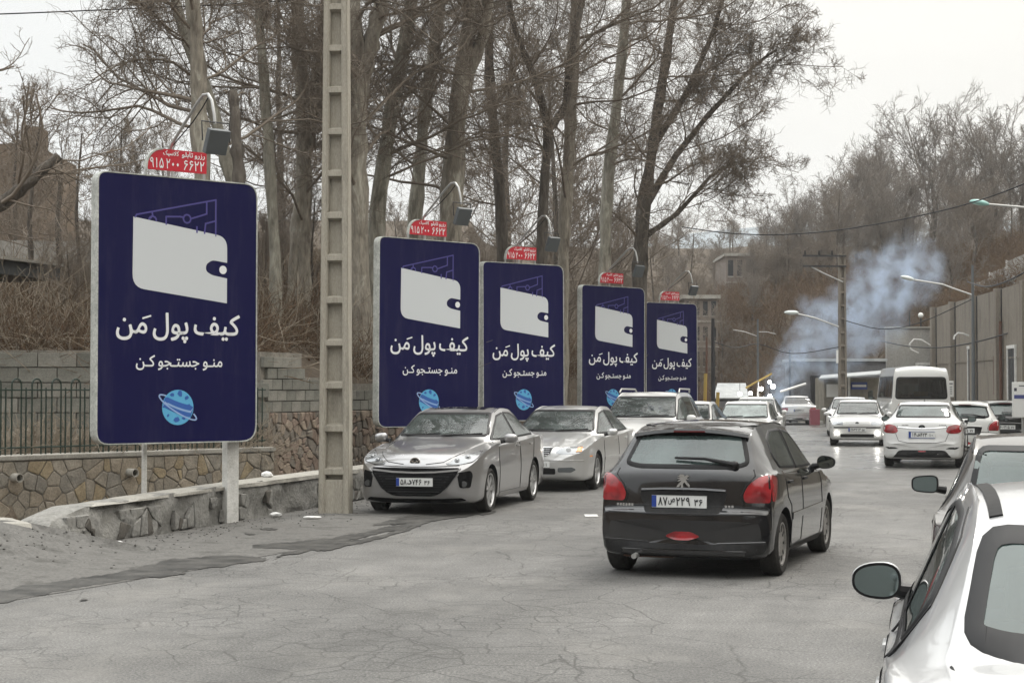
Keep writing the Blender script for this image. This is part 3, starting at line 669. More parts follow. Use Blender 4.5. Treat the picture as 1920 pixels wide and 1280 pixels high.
def billboard(label):
    r = empty('billboard', (0, 0, 0), 0, label, 'billboard', 'row of navy wallet billboards along the left roadside')
    z0, z1, w = 1.06, 4.42, 1.135
    shape = rounded([(-w, z0), (w, z0), (w, z1), (-w, z1)], [.17, .22, .20, .13], 5)
    poly_mesh(shape, YF + .012, .06, 'box_frame', M_RIM, r)
    mb = MB(); inn = inset(shape, .015); n = len(shape)                     # raised rim round the print
    for y in (YF - .010,):
        A = [mb.bm.verts.new((p[0], y, p[1])) for p in shape]; B = [mb.bm.verts.new((p[0], y, p[1])) for p in inn]
        C = [mb.bm.verts.new((p[0], .0, p[1])) for p in inset(shape, -.004)]; D = [mb.bm.verts.new((p[0], YF + .006, p[1])) for p in inn]
        for i in range(n):
            j = (i + 1) % n; mb.bm.faces.new((A[i], A[j], B[j], B[i])); mb.bm.faces.new((A[i], A[j], C[j], C[i])); mb.bm.faces.new((B[i], B[j], D[j], D[i]))
    mb.build('rim', M_RIM, r)
    pn = poly_mesh(inset(shape, .013), YF, YF + .02, 'panel', M_NAVY, r)
    f = sgn
    body = rounded([f(250, 411), f(420.5, 449), f(420.5, 497), f(392, 491.5), f(381, 500), f(381, 512), f(392, 519.5), f(420.5, 526), f(420.5, 572), f(249, 541)], [.0, .15, 0, .05, .05, .05, .05, 0, 0, .17], 6)
    poly_mesh(body, YF - .003, YF + .001, 'wallet_print', M_SIGNW, pn)
    c = f(413, 510); poly_mesh([(c[0] + .054 * math.cos(a), c[1] + .054 * math.sin(a)) for a in np.linspace(0, 2 * math.pi, 24)[:-1]], YF - .003, YF + .001, 'button_print', M_LETT, pn)
    LW = .020
    for k, pts in enumerate([[(253, 412), (256, 407), (399, 380), (399, 447)], [(283, 402), (284, 409), (280, 414)], [(382, 384), (382, 406), (353, 415)], [(339, 412), (333, 411), (308, 411), (308, 425)], [(399, 419), (380, 424), (378, 442)], [(364, 430), (364, 440)]]):
        stroke([f(*p) for p in pts], LW, YF - .003 - .0007 * k, YF + .001, 'circuit_line', M_LILAC, pn)
    for cx, cy_, rr in ((346, 415, 8), (284, 418, 8)):
        c = f(cx, cy_); pts = [(c[0] + .052 * math.cos(a), c[1] + .052 * math.sin(a)) for a in np.linspace(0, 2 * math.pi, 15)[:-1]]
        if cy_ > 416: pts = pts[:8]
        stroke(pts, LW, YF - .0028, YF + .0008, 'circuit_node', M_LILAC, pn, closed=cy_ < 417)
    c = f(333, 617); me = text_mesh(T_KIF, (445 - 222) / 290 * 2.27, .37, .016, space=1.0, wsp=.55); o = link('lettering', me, M_LETT, pn, loc=(c[0], YF - .001, c[1]))
    a_, b_ = f(268, 598), f(281, 594); stroke([a_, b_], .022, YF - .005, YF, 'vowel_mark', M_LETT, pn)
    c = f(334, 681); me = text_mesh(T_MENU, (412 - 256) / 290 * 2.27, .185, .016, wsp=.8); link('lettering', me, M_LETT, pn, loc=(c[0], YF - .001, c[1]))
    cx, cz = f(331, 763); rg = .222
    disc = [(cx + rg * math.cos(a), cz + rg * math.sin(a)) for a in np.linspace(0, 2 * math.pi, 33)[:-1]]
    g = poly_mesh(disc, YF - .003, YF + .001, 'globe_print', M_GLOBE, pn)
    def band(o0, o1, m_, y, nm):
        pts = []
        for k in range(13):
            x = -1 + 2 * k / 12; s_ = math.sqrt(max(0, 1 - (x * .985) ** 2))
            pts.append((x, s_))
        def edge(o_): return [(t, max(-math.sqrt(max(0, .97 - t * t)), min(math.sqrt(max(0, .97 - t * t)), o_ - .34 * t - .10 * (1 - t * t)))) for t in np.linspace(-.985, .985, 13)]
        a, b = edge(o0), edge(o1); P_ = a + b[::-1]
        pts = [(cx + p[0] * rg, cz + p[1] * rg) for p in P_]; out = [pts[0]]
        for p in pts[1:]:
            if (Vector(p) - Vector(out[-1])).length > .002: out.append(p)
        poly_mesh(out, y, YF, nm, m_, g)
    band(.42, .12, M_GLOBE2, YF - .0045, 'globe_band'); band(-.02, -.26, M_GLOBE2, YF - .0048, 'globe_band'); band(.10, .0, M_GLOBE3, YF - .0052, 'globe_band')
    rnd = random.Random(4)
    for (x, z, s_) in ((-.35, .72, .16), (.15, .78, .18), (.55, .55, .14), (-.1, -.72, .2), (.4, -.62, .14), (.7, .1, .12), (-.7, .35, .12), (-.62, -.45, .10)):
        pts = [(cx + rg * (x + s_ * rnd.uniform(.5, 1.2) * math.cos(a)), cz + rg * (z + s_ * rnd.uniform(.5, 1.2) * math.sin(a))) for a in np.linspace(0, 2 * math.pi, 7)[:-1]]
        poly_mesh(pts, YF - .0056, YF, 'continent_print', M_GLOBE2, g)
    e_ = [(1.36 * math.cos(t), .28 * math.sin(t)) for t in np.linspace(0, 2 * math.pi, 40)[:-1]]; ca, sa = math.cos(R(-30)), math.sin(R(-30))
    ring = [(cx + rg * (x * ca - y * sa), cz + rg * (x * sa + y * ca)) for x, y in e_ if not (y > .03 and abs(x) < .95)]
    k0 = max(range(len(ring)), key=lambda i: (Vector(ring[i]) - Vector(ring[i - 1])).length); ring = ring[k0:] + ring[:k0]
    stroke(ring, .018, YF - .0062, YF - .002, 'orbit_ring', M_GLOBE3, g)
    # red header sign
    zt, zb, xl, xr = 4.775, 4.505, -.43, .425
    hp = [(xl, zb)] + [(xl + .22 - .22 * math.cos(a), zt - .24 + .24 * math.sin(a)) for a in np.linspace(0, math.pi / 2, 7)] + [(xr, zt), (xr, zb)]
    h = poly_mesh(hp, -.02, .02, 'header_sign', M_RED, r)
    stroke(hp[:8], .022, -.03, .03, 'header_edge', M_RIM, h)
    for s_, w_, h_, x, z in ((T_RES, .33, .08, .23, 4.718), (T_CLS, .22, .07, -.09, 4.722), ('6622', .30, .115, .24, 4.592), ('200', .19, .115, -.06, 4.592), ('915', .19, .115, -.29, 4.592)):
        link('header_lettering', text_mesh(s_, w_, h_, .02, wsp=.6) if len(s_) > 4 else digits_mesh(s_, w_, h_), M_LETT, h, loc=(x, -.021, z))
    for x in (-.43, -.06, .40): MB().rng(x - .012, x + .012, -.015, .015, 4.40, 4.52).build('header_bracket', M_METAL, r)
    # lamp arm and floodlight
    arm = MB().tube([(-.05, .12, 4.1), (-.05, .12, 4.72), (-.05, .02, 4.86), (-.05, -.62, 5.30), (-.05, -.76, 5.375), (-.05, -.88, 5.37), (-.05, -.97, 5.28), (-.05, -1.03, 5.10), (-.05, -1.05, 4.98)], .020, 8).build('lamp_arm', M_METAL, r, True)
    MB().tube([(-.03, .05, 4.83), (-.02, -.45, 5.08), (-.04, -.72, 5.22), (-.04, -.86, 5.33)], .008, 5).build('cable', M_BLACK, r)
    rt = Matrix.Rotation(R(24), 3, 'X')
    fl = MB().box((-.05, -1.09, 4.76), (.29, .09, .31), rt, .012).box((-.05, -1.13, 4.83), (.24, .05, .12), rt, .008).build('floodlight', M_GREYM, r)
    MB().box((-.05, -1.04, 4.75), (.25, .012, .26), rt).build('lamp_glass', MATS.get('lamp_glass') or mat('lamp_glass', (.35, .38, .4), .1), fl)
    MB().tube([(-.24, -1.08, 4.76), (-.24, -1.06, 5.0), (.14, -1.06, 5.0), (.14, -1.08, 4.76)], .010, 5).build('lamp_bracket', M_DARKM, fl)
    # posts
    MB().rng(.80, .975, .065, .20, -.05, 3.6, .008).build('post', M_WHITEP, r)
    MB().cyl((-.336, .17, -.45), (-.336, .17, 3.6), .033).build('post', M_WHITEP, r)
    return r
bb_spots = [(-4.27, 21.64), (-1.55, 30.7), (.205, 36.5), (2.58, 44.7), (4.94, 53.4)]
bb_lab = ['nearest and largest navy wallet billboard, on a white post in front of the low wall',
          'navy wallet billboard just right of the concrete lattice pole, behind the first silver sedan',
          'navy wallet billboard behind the second silver sedan, third in the row',
          'navy wallet billboard behind the white crossover, fourth in the row',
          'smallest and farthest navy wallet billboard at the end of the row']
bb0 = billboard(bb_lab[0])
for i, (x, y) in enumerate(bb_spots):
    o = bb0 if i == 0 else copy_tree(bb0); o.location = (x, y, 0); o.rotation_euler = (0, R([0, .35, -.3, .3, -.2][i]), R(40)); o['label'] = bb_lab[i]

# ================================================================ bare trees
def tubes(paths, rad, m):
    """paths (n,k,3), rad (n,k) -> verts, quads of m-sided tubes"""
    n, k, _ = paths.shape
    t = np.empty_like(paths); t[:, 1:-1] = paths[:, 2:] - paths[:, :-2]; t[:, 0] = paths[:, 1] - paths[:, 0]; t[:, -1] = paths[:, -1] - paths[:, -2]
    t /= np.linalg.norm(t, axis=2, keepdims=True) + 1e-9
    ref = np.where(np.abs(t[:, :1, 2:3]) > .8, np.array([[[1., 0, 0]]]), np.array([[[0, 0, 1.]]])); ref = np.broadcast_to(ref, t.shape)
    u = np.cross(t, ref); u /= np.linalg.norm(u, axis=2, keepdims=True) + 1e-9; v = np.cross(t, u)
    a = np.arange(m) * 2 * np.pi / m
    V = paths[:, :, None, :] + rad[:, :, None, None] * (np.cos(a)[None, None, :, None] * u[:, :, None, :] + np.sin(a)[None, None, :, None] * v[:, :, None, :])
    idx = np.arange(n * k * m).reshape(n, k, m); A = idx[:, :-1]; B = idx[:, 1:]
    Q = np.stack([A, np.roll(A, -1, 2), np.roll(B, -1, 2), B], -1).reshape(-1, 4)
    return V.reshape(-1, 3), Q
def grow(rs, start, dirs, length, r0, r1, k, jit, up, droop=0):
    n = len(start); P_ = np.empty((n, k, 3)); P_[:, 0] = start; d = dirs.copy()
    bend = rs.normal(0, 1, (n, 3)) * jit
    for i in range(1, k):
        d = d + bend * .5 + rs.normal(0, jit, (n, 3)); d[:, 2] += up - droop * i / k
        d /= np.linalg.norm(d, axis=1, keepdims=True); P_[:, i] = P_[:, i - 1] + d * (length / (k - 1))[:, None]
        if i % 2 == 0: bend = rs.normal(0, 1, (n, 3)) * jit
    t = np.linspace(0, 1, k)[None]; rad = r0[:, None] * (1 - t) + r1[:, None] * t
    return P_, rad
def children(rs, P_, rad, per, t0, t1, ang, lenf, L, rf):
    """spawn per children on every branch"""
    n, k, _ = P_.shape; idx = np.repeat(np.arange(n), per); m = len(idx)
    t = (np.tile(np.arange(per), n) + rs.uniform(.1, .9, m)) / per * (t1 - t0) + t0
    f = t * (k - 1); i0 = np.minimum(f.astype(int), k - 2); fr = (f - i0)[:, None]
    s = P_[idx, i0] * (1 - fr) + P_[idx, i0 + 1] * fr; d = P_[idx, i0 + 1] - P_[idx, i0]; d /= np.linalg.norm(d, axis=1, keepdims=True) + 1e-9
    r = rad[idx, i0] * (1 - fr[:, 0]) + rad[idx, i0 + 1] * fr[:, 0]
    rv = rs.normal(0, 1, (m, 3)); rv -= d * (rv * d).sum(1, keepdims=True); rv /= np.linalg.norm(rv, axis=1, keepdims=True) + 1e-9
    a = np.radians(rs.normal(ang, 12, m))[:, None]; nd = d * np.cos(a) + rv * np.sin(a)
    ln = L[idx] * lenf * rs.uniform(.55, 1.25, m) * (1.15 - .55 * t)
    return s, nd, ln, np.minimum(r * rf * rs.uniform(.7, 1.1, m), r * .95)
def tree_meshes(seed, trunk, trad, n1=12, L1=4.0, per=(7, 6, 5), t0=.3, up=.02, tw=.006, ang1=62, side=None, broom=0, lens=(.55, .5, .5), jit=.13, zf=.45, zo=.16):
    """trunk: list of polylines [(x,y,z)...]; returns (trunk mesh arrays, crown mesh arrays)"""
    rs = np.random.RandomState(seed); tv, tq, cv, cq = [], [], [], []; off = 0; coff = 0
    lv1 = []
    for tr_, rd in zip(trunk, trad):
        p = np.array(tr_, float); s = np.linspace(0, 1, len(p)); ss = np.linspace(0, 1, 26)
        q = np.stack([np.interp(ss, s, p[:, a]) for a in range(3)], 1)
        for _ in range(2): q[1:-1] = (q[:-2] + q[1:-1] * 2 + q[2:]) / 4
        wob = np.cumsum(rs.normal(0, .012, q.shape), 0); wob[:, 2] = 0; q += wob * 1.2 * (ss[:, None])
        rr = np.interp(ss, np.linspace(0, 1, len(rd)), rd) * (1 + .07 * rs.normal(0, 1, 26))
        V, Q = tubes(q[None], rr[None], 12); V = V + .10 * np.repeat(rr, 12)[:, None] * rs.normal(0, 1, V.shape); tv.append(V); tq.append(Q + off); off += len(V)
        P_, rad = q[None], rr[None]
        s1, d1, l1, r1 = children(rs, P_, rad, n1, t0, .99, ang1, 1, np.array([L1]), .55)
        if side is not None: d1 = d1 + np.array(side); 
        d1[:, 2] = d1[:, 2] * zf + zo; d1 /= np.linalg.norm(d1, axis=1, keepdims=True)
        r1 = np.clip(r1 * .5, .012, .042); lv1.append((s1, d1, l1, r1))
    s1, d1, l1, r1 = [np.concatenate(x) for x in zip(*lv1)]
    def emit(P_, rad, m, dst='c'):
        nonlocal off, coff
        V, Q = tubes(P_, rad, m)
        if dst == 't': tv.append(V); tq.append(Q + off); off += len(V)
        else: cv.append(V); cq.append(Q + coff); coff += len(V)
    P1, R1 = grow(rs, s1, d1, l1, r1, r1 * .22 + tw, 10, jit * .9, up); emit(P1, R1, 6)
    s, d, l, r = children(rs, P1, R1, per[0], .12, 1, 45, lens[0], l1, .6); d[:, 2] += broom * .5; d /= np.linalg.norm(d, axis=1, keepdims=True)
    P2, R2 = grow(rs, s, d, l, r, r * .25 + tw * .7, 7, jit * 1.1, up + broom * .12); emit(P2, R2, 4)
    s, d, l, r = children(rs, P2, R2, per[1], .1, 1, 52, lens[1], l, .6); d[:, 2] += broom * .6; d /= np.linalg.norm(d, axis=1, keepdims=True)
    P3, R3 = grow(rs, s, d, l, np.maximum(r, tw), np.maximum(r * .3, tw * .6), 5, jit * 1.3, up + .02 + broom * .15); emit(P3, R3, 3)
    if per[2]:
        s, d, l, r = children(rs, P3, R3, per[2], .1, 1, 55, lens[2], l, .7); d[:, 2] += broom * .5; d /= np.linalg.norm(d, axis=1, keepdims=True)
        P4, R4 = grow(rs, s, d, l, np.full(len(s), tw * .75), np.full(len(s), tw * .45), 4, jit * 1.6, up + .05); emit(P4, R4, 3)
    return (np.concatenate(tv), np.concatenate(tq)), (np.concatenate(cv), np.concatenate(cq))
NTRI = 0
def add_tree(label, seed, trunk, trad, bark, twig=None, group=None, name='plane_tree', cat='tree', **k):
    global NTRI
    (tv, tq), (cv, cq) = tree_meshes(seed, trunk, trad, **k)
    base = Vector(trunk[0][0]); r = empty(name, base, 0, label, cat, group); b = np.array(base)
    link('trunk', mesh_np('trunk', tv - b, tq), bark, r, True); link('crown', mesh_np('crown', cv - b, cq), twig or M_TWIG, r)
    NTRI += 2 * (len(tq) + len(cq)); return r
def seg(Y, pts, dY=0):
    """trunk line through photo pixels at distance Y"""
    return [tuple(at(px, py, Y + dY * i)) for i, (px, py) in enumerate(pts)]
G_ = 'tall bare plane trees behind the billboards'
def wr(px, Y): return px / 2 / F_PX * Y
TREES = [
 # label, Y, polylines (px), widths px, bark, limbs, L1, kwargs
 ('dark straight trunk rising behind the red header of the nearest billboard', 31, [[(374, 860), (374, 560), (376, 330), (366, 120), (352, -60), (340, -330)]], [(46, 44, 42, 38, 34, 22)], M_BARK, dict(n1=16, L1=3.6, t0=.42, side=(-.25, -.1, 0))),
 ('pale slim trunk leaning right to left past the floodlight of the nearest billboard', 33, [[(470, 860), (440, 360), (400, 210), (350, 80), (318, -40), (260, -300)]], [(34, 30, 27, 24, 20, 12)], M_BARKP, dict(n1=12, L1=3.6, t0=.45, side=(-.5, -.1, 0))),
 ('slim pale trunk midway between the nearest billboard and the lattice pole', 34, [[(520, 860), (514, 470), (500, 250), (486, 60), (478, -100), (470, -330)]], [(30, 26, 24, 22, 20, 10)], M_BARKP, dict(n1=11, L1=3.2, t0=.4)),
 ('forked grey trunk just left of the lattice pole', 36, [[(560, 880), (566, 520), (572, 260), (563, 60), (552, -330)], [(545, 620), (560, 380), (585, 200), (606, 40), (640, -280)]], [(44, 38, 34, 30, 18), (30, 30, 28, 24, 14)], M_BARK, dict(n1=11, L1=3.8, t0=.3)),
 ('thick trunk with a high V fork just right of the lattice pole', 34, [[(680, 880), (672, 560), (668, 300), (673, 160), (655, 10), (640, -260)], [(673, 175), (690, 90), (712, -20), (742, -260)]], [(66, 56, 46, 44, 34, 22), (38, 36, 30, 18)], M_BARK, dict(n1=12, L1=3.8, t0=.35)),
 ('pale smooth trunk leaning right above the second billboard', 37, [[(690, 800), (700, 500), (716, 330), (742, 170), (775, 0), (815, -300)]], [(44, 40, 36, 34, 30, 18)], M_BARKP, dict(n1=12, L1=3.8, t0=.35)),
 ('mottled slim trunk behind the red header of the second billboard', 40, [[(770, 820), (772, 480), (785, 300), (800, 160), (826, 20), (850, -280)]], [(38, 34, 30, 27, 25, 14)], M_BARKP, dict(n1=11, L1=3.8, t0=.35)),
 ('stout mottled pinkish trunk above the floodlight of the second billboard', 38, [[(826, 860), (836, 560), (848, 340), (868, 170), (884, 30), (900, -100), (930, -320)], [(868, 170), (905, 60), (926, -60), (960, -300)]], [(60, 54, 48, 42, 30, 26, 16), (32, 28, 24, 14)], M_BARK, dict(n1=13, L1=4.0, t0=.3)),
 ('dark slender trunk behind the third billboard', 43, [[(950, 820), (944, 480), (936, 320), (920, 150), (918, -20), (900, -250)]], [(32, 28, 24, 22, 20, 10)], M_BARKD, dict(n1=11, L1=4.0, t0=.3)),
 ('dark crooked tree with a kinked fork above the third billboard', 41, [[(1010, 800), (1014, 480), (1022, 330), (1030, 240), (1008, 160), (960, 60), (930, -120)], [(1030, 240), (1062, 200), (1072, 90), (1110, -60), (1130, -260)]], [(30, 26, 24, 22, 17, 12, 8), (20, 18, 15, 12, 8)], M_BARKD, dict(n1=12, L1=3.6, t0=.3)),
 ('straight pale-barked trunk above the gap between third and fourth billboards', 43, [[(1050, 820), (1058, 460), (1066, 300), (1074, 120), (1080, -60), (1086, -300)]], [(34, 30, 28, 26, 22, 12)], M_BARK, dict(n1=12, L1=4.2, t0=.3)),
 ('pale trunk above the fourth billboard', 45, [[(1130, 820), (1134, 480), (1142, 320), (1156, 200), (1172, 60), (1190, -120), (1210, -280)]], [(30, 28, 26, 24, 22, 16, 10)], M_BARKP, dict(n1=12, L1=4.4, t0=.3, side=(.2, 0, 0))),
 ('dark spreading tree whose long limbs reach right over the road above the fifth billboard', 47, [[(1196, 820), (1198, 520), (1205, 400), (1222, 280), (1240, 160), (1262, 0), (1275, -160)], [(1205, 400), (1260, 300), (1330, 210), (1400, 130), (1450, 90)], [(1222, 280), (1290, 170), (1340, 60), (1370, -60)], [(1200, 450), (1270, 400), (1330, 330), (1380, 300)]], [(38, 34, 30, 26, 22, 16, 10), (18, 15, 12, 8, 5), (18, 14, 11, 8), (14, 11, 8, 5)], M_BARKD, dict(n1=13, L1=3.0, t0=.25, side=(.35, 0, 0), tw=.0065)),
]
for i, (lab, Y, pls, wds, bark, kw) in enumerate(TREES):
    trunk = [seg(Y, p) for p in pls]; trad = [[wr(w * .82, Y) for w in ws] for ws in wds]
    kw = dict(dict(tw=.0052, per=(9, 9, 7), lens=(.55, .52, .55), jit=.15), **kw); add_tree(lab, 40 + i, trunk, trad, bark, group=G_, **kw)
# dead stub with a sawn top
add_tree('dark dead stub with a sawn-off top beside the floodlight of the nearest billboard', 91, [seg(30, [(462, 860), (452, 420), (446, 300), (438, 220), (435, 166)])], [[wr(w, 30) for w in (30, 26, 24, 20, 17)]], M_BARKD, name='tree_stub', cat='tree stub', n1=4, L1=.5, t0=.8, per=(2, 2, 0))
# dark bough entering at the left edge, and thin trees on the left slope
add_tree('tree at the left edge with a thick dark sawn bough pointing up to the right', 92, [seg(27.6, [(-330, 640), (-300, 520), (-200, 200), (-180, -300)]), seg(27, [(-280, 480), (-120, 440), (0, 384), (60, 335), (104, 290)])], [[wr(w, 27) for w in (60, 60, 50, 30)], [wr(w, 27) for w in (46, 36, 27, 22, 15)]], M_BARKD, name='leaning_tree', n1=7, L1=2.4, t0=.45, per=(6, 5, 4), side=(.3, 0, 0))
for i, (px, Y, top, w, lab) in enumerate([(52, 40, 215, 12, 'slim bare tree before the brown stone house'), (112, 42, 300, 14, 'slim bare tree left of the nearest billboard, before the pale concrete wall'), (148, 38, 250, 9, 'thin sapling close to the left edge of the nearest billboard'), (-30, 38, 120, 16, 'bare tree at the far left edge beyond the flat roof')]):
    add_tree(lab, 120 + i, [seg(Y, [(px, 690), (px + 6, 560), (px - 4, 400), (px + 8, top)])], [[wr(v, Y) for v in (w, w * .9, w * .7, w * .3)]], M_BARKD, name='young_tree', group='slim bare trees on the left slope', n1=11, L1=2.2, t0=.2, per=(6, 5, 4), broom=.25, tw=.006)
print('hero trees', NTRI)
# generic bare trees shared by copies: wood behind the billboards and on the hills
protoG = []
for k in range(4):
    h = 9.0
    (tv, tq), (cv, cq) = tree_meshes(300 + k, [[(0, 0, -1), (.1, .1, 2), (.25 * (-1) ** k, .1, 5), (.1, -.1, h * .93)]], [[.12, .10, .07, .03]], n1=22, L1=3.4, t0=.2, per=(9, 9, 5), ang1=[48, 35, 55, 30][k], broom=[.3, .5, .1, .55][k], tw=.008, up=.06)
    protoG.append((mesh_np('trunk', tv, tq), mesh_np('crown', cv, cq))); NTRI += 2 * (len(tq) + len(cq))
for k in range(2):
    (tv, tq), (cv, cq) = tree_meshes(350 + k, [[(0, 0, -1), (.1, .1, 1.5), (.15 * (-1) ** k, .1, 3.2), (.1, -.1, 5.0)]], [[.17, .14, .11, .06]], n1=15, L1=4.9, t0=.38, per=(9, 8, 6), ang1=40, broom=.22, tw=.009, up=.04, zf=.9, zo=.25, lens=(.5, .5, .5))
    protoG.append((mesh_np('trunk', tv, tq), mesh_np('crown', cv, cq))); NTRI += 2 * (len(tq) + len(cq))
print('all trees', NTRI)
def place_generic(k, loc, sc, rz, label, group, dark=True, name='bare_tree'):
    r = empty(name, loc, rz, label, 'tree', group); r.scale = (sc, sc, sc)
    t, c = protoG[k]
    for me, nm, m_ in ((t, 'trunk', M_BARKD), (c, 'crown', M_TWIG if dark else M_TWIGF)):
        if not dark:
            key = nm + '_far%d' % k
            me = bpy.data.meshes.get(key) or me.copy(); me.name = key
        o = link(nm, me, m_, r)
    return r
rnd = random.Random(17)
# behind the row of billboards
for i in range(14):
    Y = rnd.uniform(48, 78) if i % 2 else rnd.uniform(46, 60); px = rnd.uniform(-60, 1330) if i % 3 else rnd.uniform(150, 1250)
    a = at(px, 700, Y)
    if a.x > XB(Y) - 1.5: continue
    place_generic(rnd.randrange(4), (a.x, Y, terrain_z(a.x, Y) - .2), (rnd.uniform(1.0, 1.4) if 330 < px < 1200 and i % 2 == 0 else rnd.uniform(.6, .95)), rnd.uniform(0, 6), 'bare brown tree in the wood behind the billboards', 'bare trees in the wood behind the billboards')
# ridge on the right: the tallest have marks of their own
for (px, py_top, Y, k, lab) in [(1748, 158, 128, 5, 'tallest round-topped bare tree on the right ridge, above the smoke'), (1862, 160, 122, 5, 'round-topped bare tree with a nest, near the right edge of the ridge'), (1608, 262, 134, 4, 'bushy bare tree on the ridge left of the tallest one'), (1660, 230, 140, 4, 'bare tree between the two round tops on the ridge'), (1800, 230, 138, 5, 'bare upright tree between the two tallest trees of the ridge'), (1925, 200, 118, 4, 'spreading bare tree at the right end of the ridge'), (1560, 300, 128, 5, 'upright bare tree at the left of the ridge'), (1505, 330, 132, 5, 'broom-like bare tree at the left end of the ridge'), (1468, 360, 138, 5, 'low broom-like bare tree beyond the road bend'), (1700, 280, 120, 4, 'bare tree in front of the tallest ridge tree'), (1830, 300, 112, 5, 'bare tree behind the green street lamp')]:
    a = at(px, py_top, Y); z0 = terrain_z(a.x, Y); h = max(5, a.z - z0)
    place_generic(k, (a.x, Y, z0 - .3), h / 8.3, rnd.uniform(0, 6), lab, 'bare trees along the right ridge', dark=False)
for i in range(74):
    Y = rnd.uniform(98, 190); px = rnd.uniform(1330, 2000) if i % 4 else rnd.uniform(1150, 1420); a = at(px, 600, Y)
    if Y < 112 and a.x < XW(92) + 2: continue
    z0 = terrain_z(a.x, Y); place_generic(rnd.choice((4, 5, 4, 5, 0, 2)), (a.x, Y, z0 - .3), rnd.uniform(.6, .95) * (1 if px > 1500 else .8), rnd.uniform(0, 6), 'bare grey-brown tree on the hillside beyond the bend', 'bare trees on the hillside beyond the bend', dark=i % 3 == 0)
for i in range(16):
    Y = rnd.uniform(80, 130); px = rnd.uniform(500, 1420); a = at(px, 600, Y)
    if a.x > XB(80) and Y < 95: continue
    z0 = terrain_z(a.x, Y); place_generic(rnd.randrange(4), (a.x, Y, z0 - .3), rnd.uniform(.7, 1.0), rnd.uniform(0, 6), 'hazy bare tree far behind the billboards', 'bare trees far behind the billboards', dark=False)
for i in range(9):
    Y = rnd.uniform(62, 95); X = XW(Y) + rnd.uniform(3, 14)
    place_generic(rnd.randrange(4), (X, Y, terrain_z(X, Y) - .2), rnd.uniform(.35, .6), rnd.uniform(0, 6), 'small bare tree above the stained retaining wall', 'small bare trees above the retaining wall')
ORD = ['first', 'second', 'third', 'fourth', 'fifth', 'sixth', 'seventh', 'eighth', 'ninth', 'tenth', 'eleventh', 'twelfth', 'thirteenth', 'fourteenth', 'fifteenth', 'sixteenth', 'seventeenth', 'eighteenth', 'nineteenth', 'twentieth']
def name_by_place(group, what, marks):
    T = sorted([o for o in COL.objects if o.parent is None and o.get('group') == group], key=lambda o: o.location.x / o.location.y); cnt = {}
    for o in T:
        px = 960 + o.location.x / o.location.y * F_PX; mk = [n for lim, n in marks if px < lim][0]; cnt[mk] = cnt.get(mk, 0) + 1
        o['label'] = '%s %s, %s from left' % (what, mk, ORD[min(19, cnt[mk] - 1)])
name_by_place('bare trees in the wood behind the billboards', 'brown bare tree in the wood', [(180, 'left of the nearest billboard'), (600, 'between nearest billboard and lattice pole'), (900, 'above the second billboard'), (1070, 'above the third billboard'), (1200, 'above the fourth billboard'), (9999, 'above the farthest billboard')])
name_by_place('bare trees on the hillside beyond the bend', 'grey-brown bare tree on the hillside', [(1280, 'above the farthest billboard'), (1340, 'above the pinkish building'), (1420, 'above the bulb-lit stalls'), (1560, 'left of the bend lattice pole'), (1650, 'above the kiosk'), (1760, 'above the minibus'), (1850, 'left of the green lamp'), (9999, 'right of the green lamp')])
name_by_place('bare trees far behind the billboards', 'hazy far tree', [(700, 'behind the lattice pole side'), (1000, 'behind the second and third billboards'), (1200, 'behind the fourth billboard'), (9999, 'beyond the farthest billboard')])
name_by_place('small bare trees above the retaining wall', 'small bare tree above the stained retaining wall', [(1900, 'left of its tall part'), (9999, 'beside the parapet')])
for i in range(11):
    Y = rnd.uniform(31, 44); X = XB(Y) - rnd.uniform(1, 7) if i % 3 else rnd.uniform(-12, -6)
    place_generic(rnd.randrange(4), (X, Y, terrain_z(X, Y) - .1), rnd.uniform(.22, .4), rnd.uniform(0, 6), '', 'saplings on the slope behind the block walls', dark=False, name='sapling')
name_by_place('saplings on the slope behind the block walls', 'small pale sapling on the slope', [(200, 'left of the nearest billboard'), (600, 'between nearest billboard and lattice pole'), (900, 'behind the second billboard'), (9999, 'beyond the second billboard')])
# undergrowth: tangles of dry stems and leaf litter on the slopes
def undergrowth(name, n, region, seed, m_, L=(.4, 1.3), rad=.006, up=.5):
    rs = np.random.RandomState(seed); P0_ = []
    while len(P0_) < n:
        X, Y = region(rs)
        P0_.append((X, Y, terrain_z(X, Y) - .05))
    s = np.array(P0_); s = np.repeat(s, 5, 0) + rs.normal(0, .12, (n * 5, 3)) * [1, 1, .2]; m = len(s)
    d = rs.normal(0, .6, (m, 3)); d[:, 2] = np.abs(d[:, 2]) * .6 + up; d /= np.linalg.norm(d, axis=1, keepdims=True)
    l = rs.uniform(L[0], L[1], m); P_, rr = grow(rs, s, d, l, np.full(m, rad), np.full(m, rad * .4), 4, .22, -.04)
    V, Q = tubes(P_, rr, 3)
    s2, d2, l2, r2 = children(rs, P_, rr, 2, .3, 1, 45, .5, l, .7); P2, R2 = grow(rs, s2, d2, l2, np.full(len(s2), rad * .7), np.full(len(s2), rad * .3), 3, .2, 0)
    V2, Q2 = tubes(P2, R2, 3); o = link(name, mesh_np(name, np.concatenate([V, V2]), np.concatenate([Q, Q2 + len(V)])), m_)
    tag(o, kind='stuff'); return len(Q) + len(Q2)
def reg_left(rs):
    while True:
        Y = rs.uniform(28, 62); X = XB(Y) - rs.uniform(.4, 14) if Y > 32 else rs.uniform(-13, -4.3)
        if X > -22: return X, Y
def reg_yard(rs): 
    t = rs.uniform(0, 1); q = STONE_A.lerp(STONE_B, t); return q.x + rs.uniform(-.6, 0), q.y + rs.uniform(.7, 3.5) * (1 - t * .75)
def reg_right(rs): Y = rs.uniform(60, 100); return XW(min(Y, 92)) + rs.uniform(.4, 14), Y
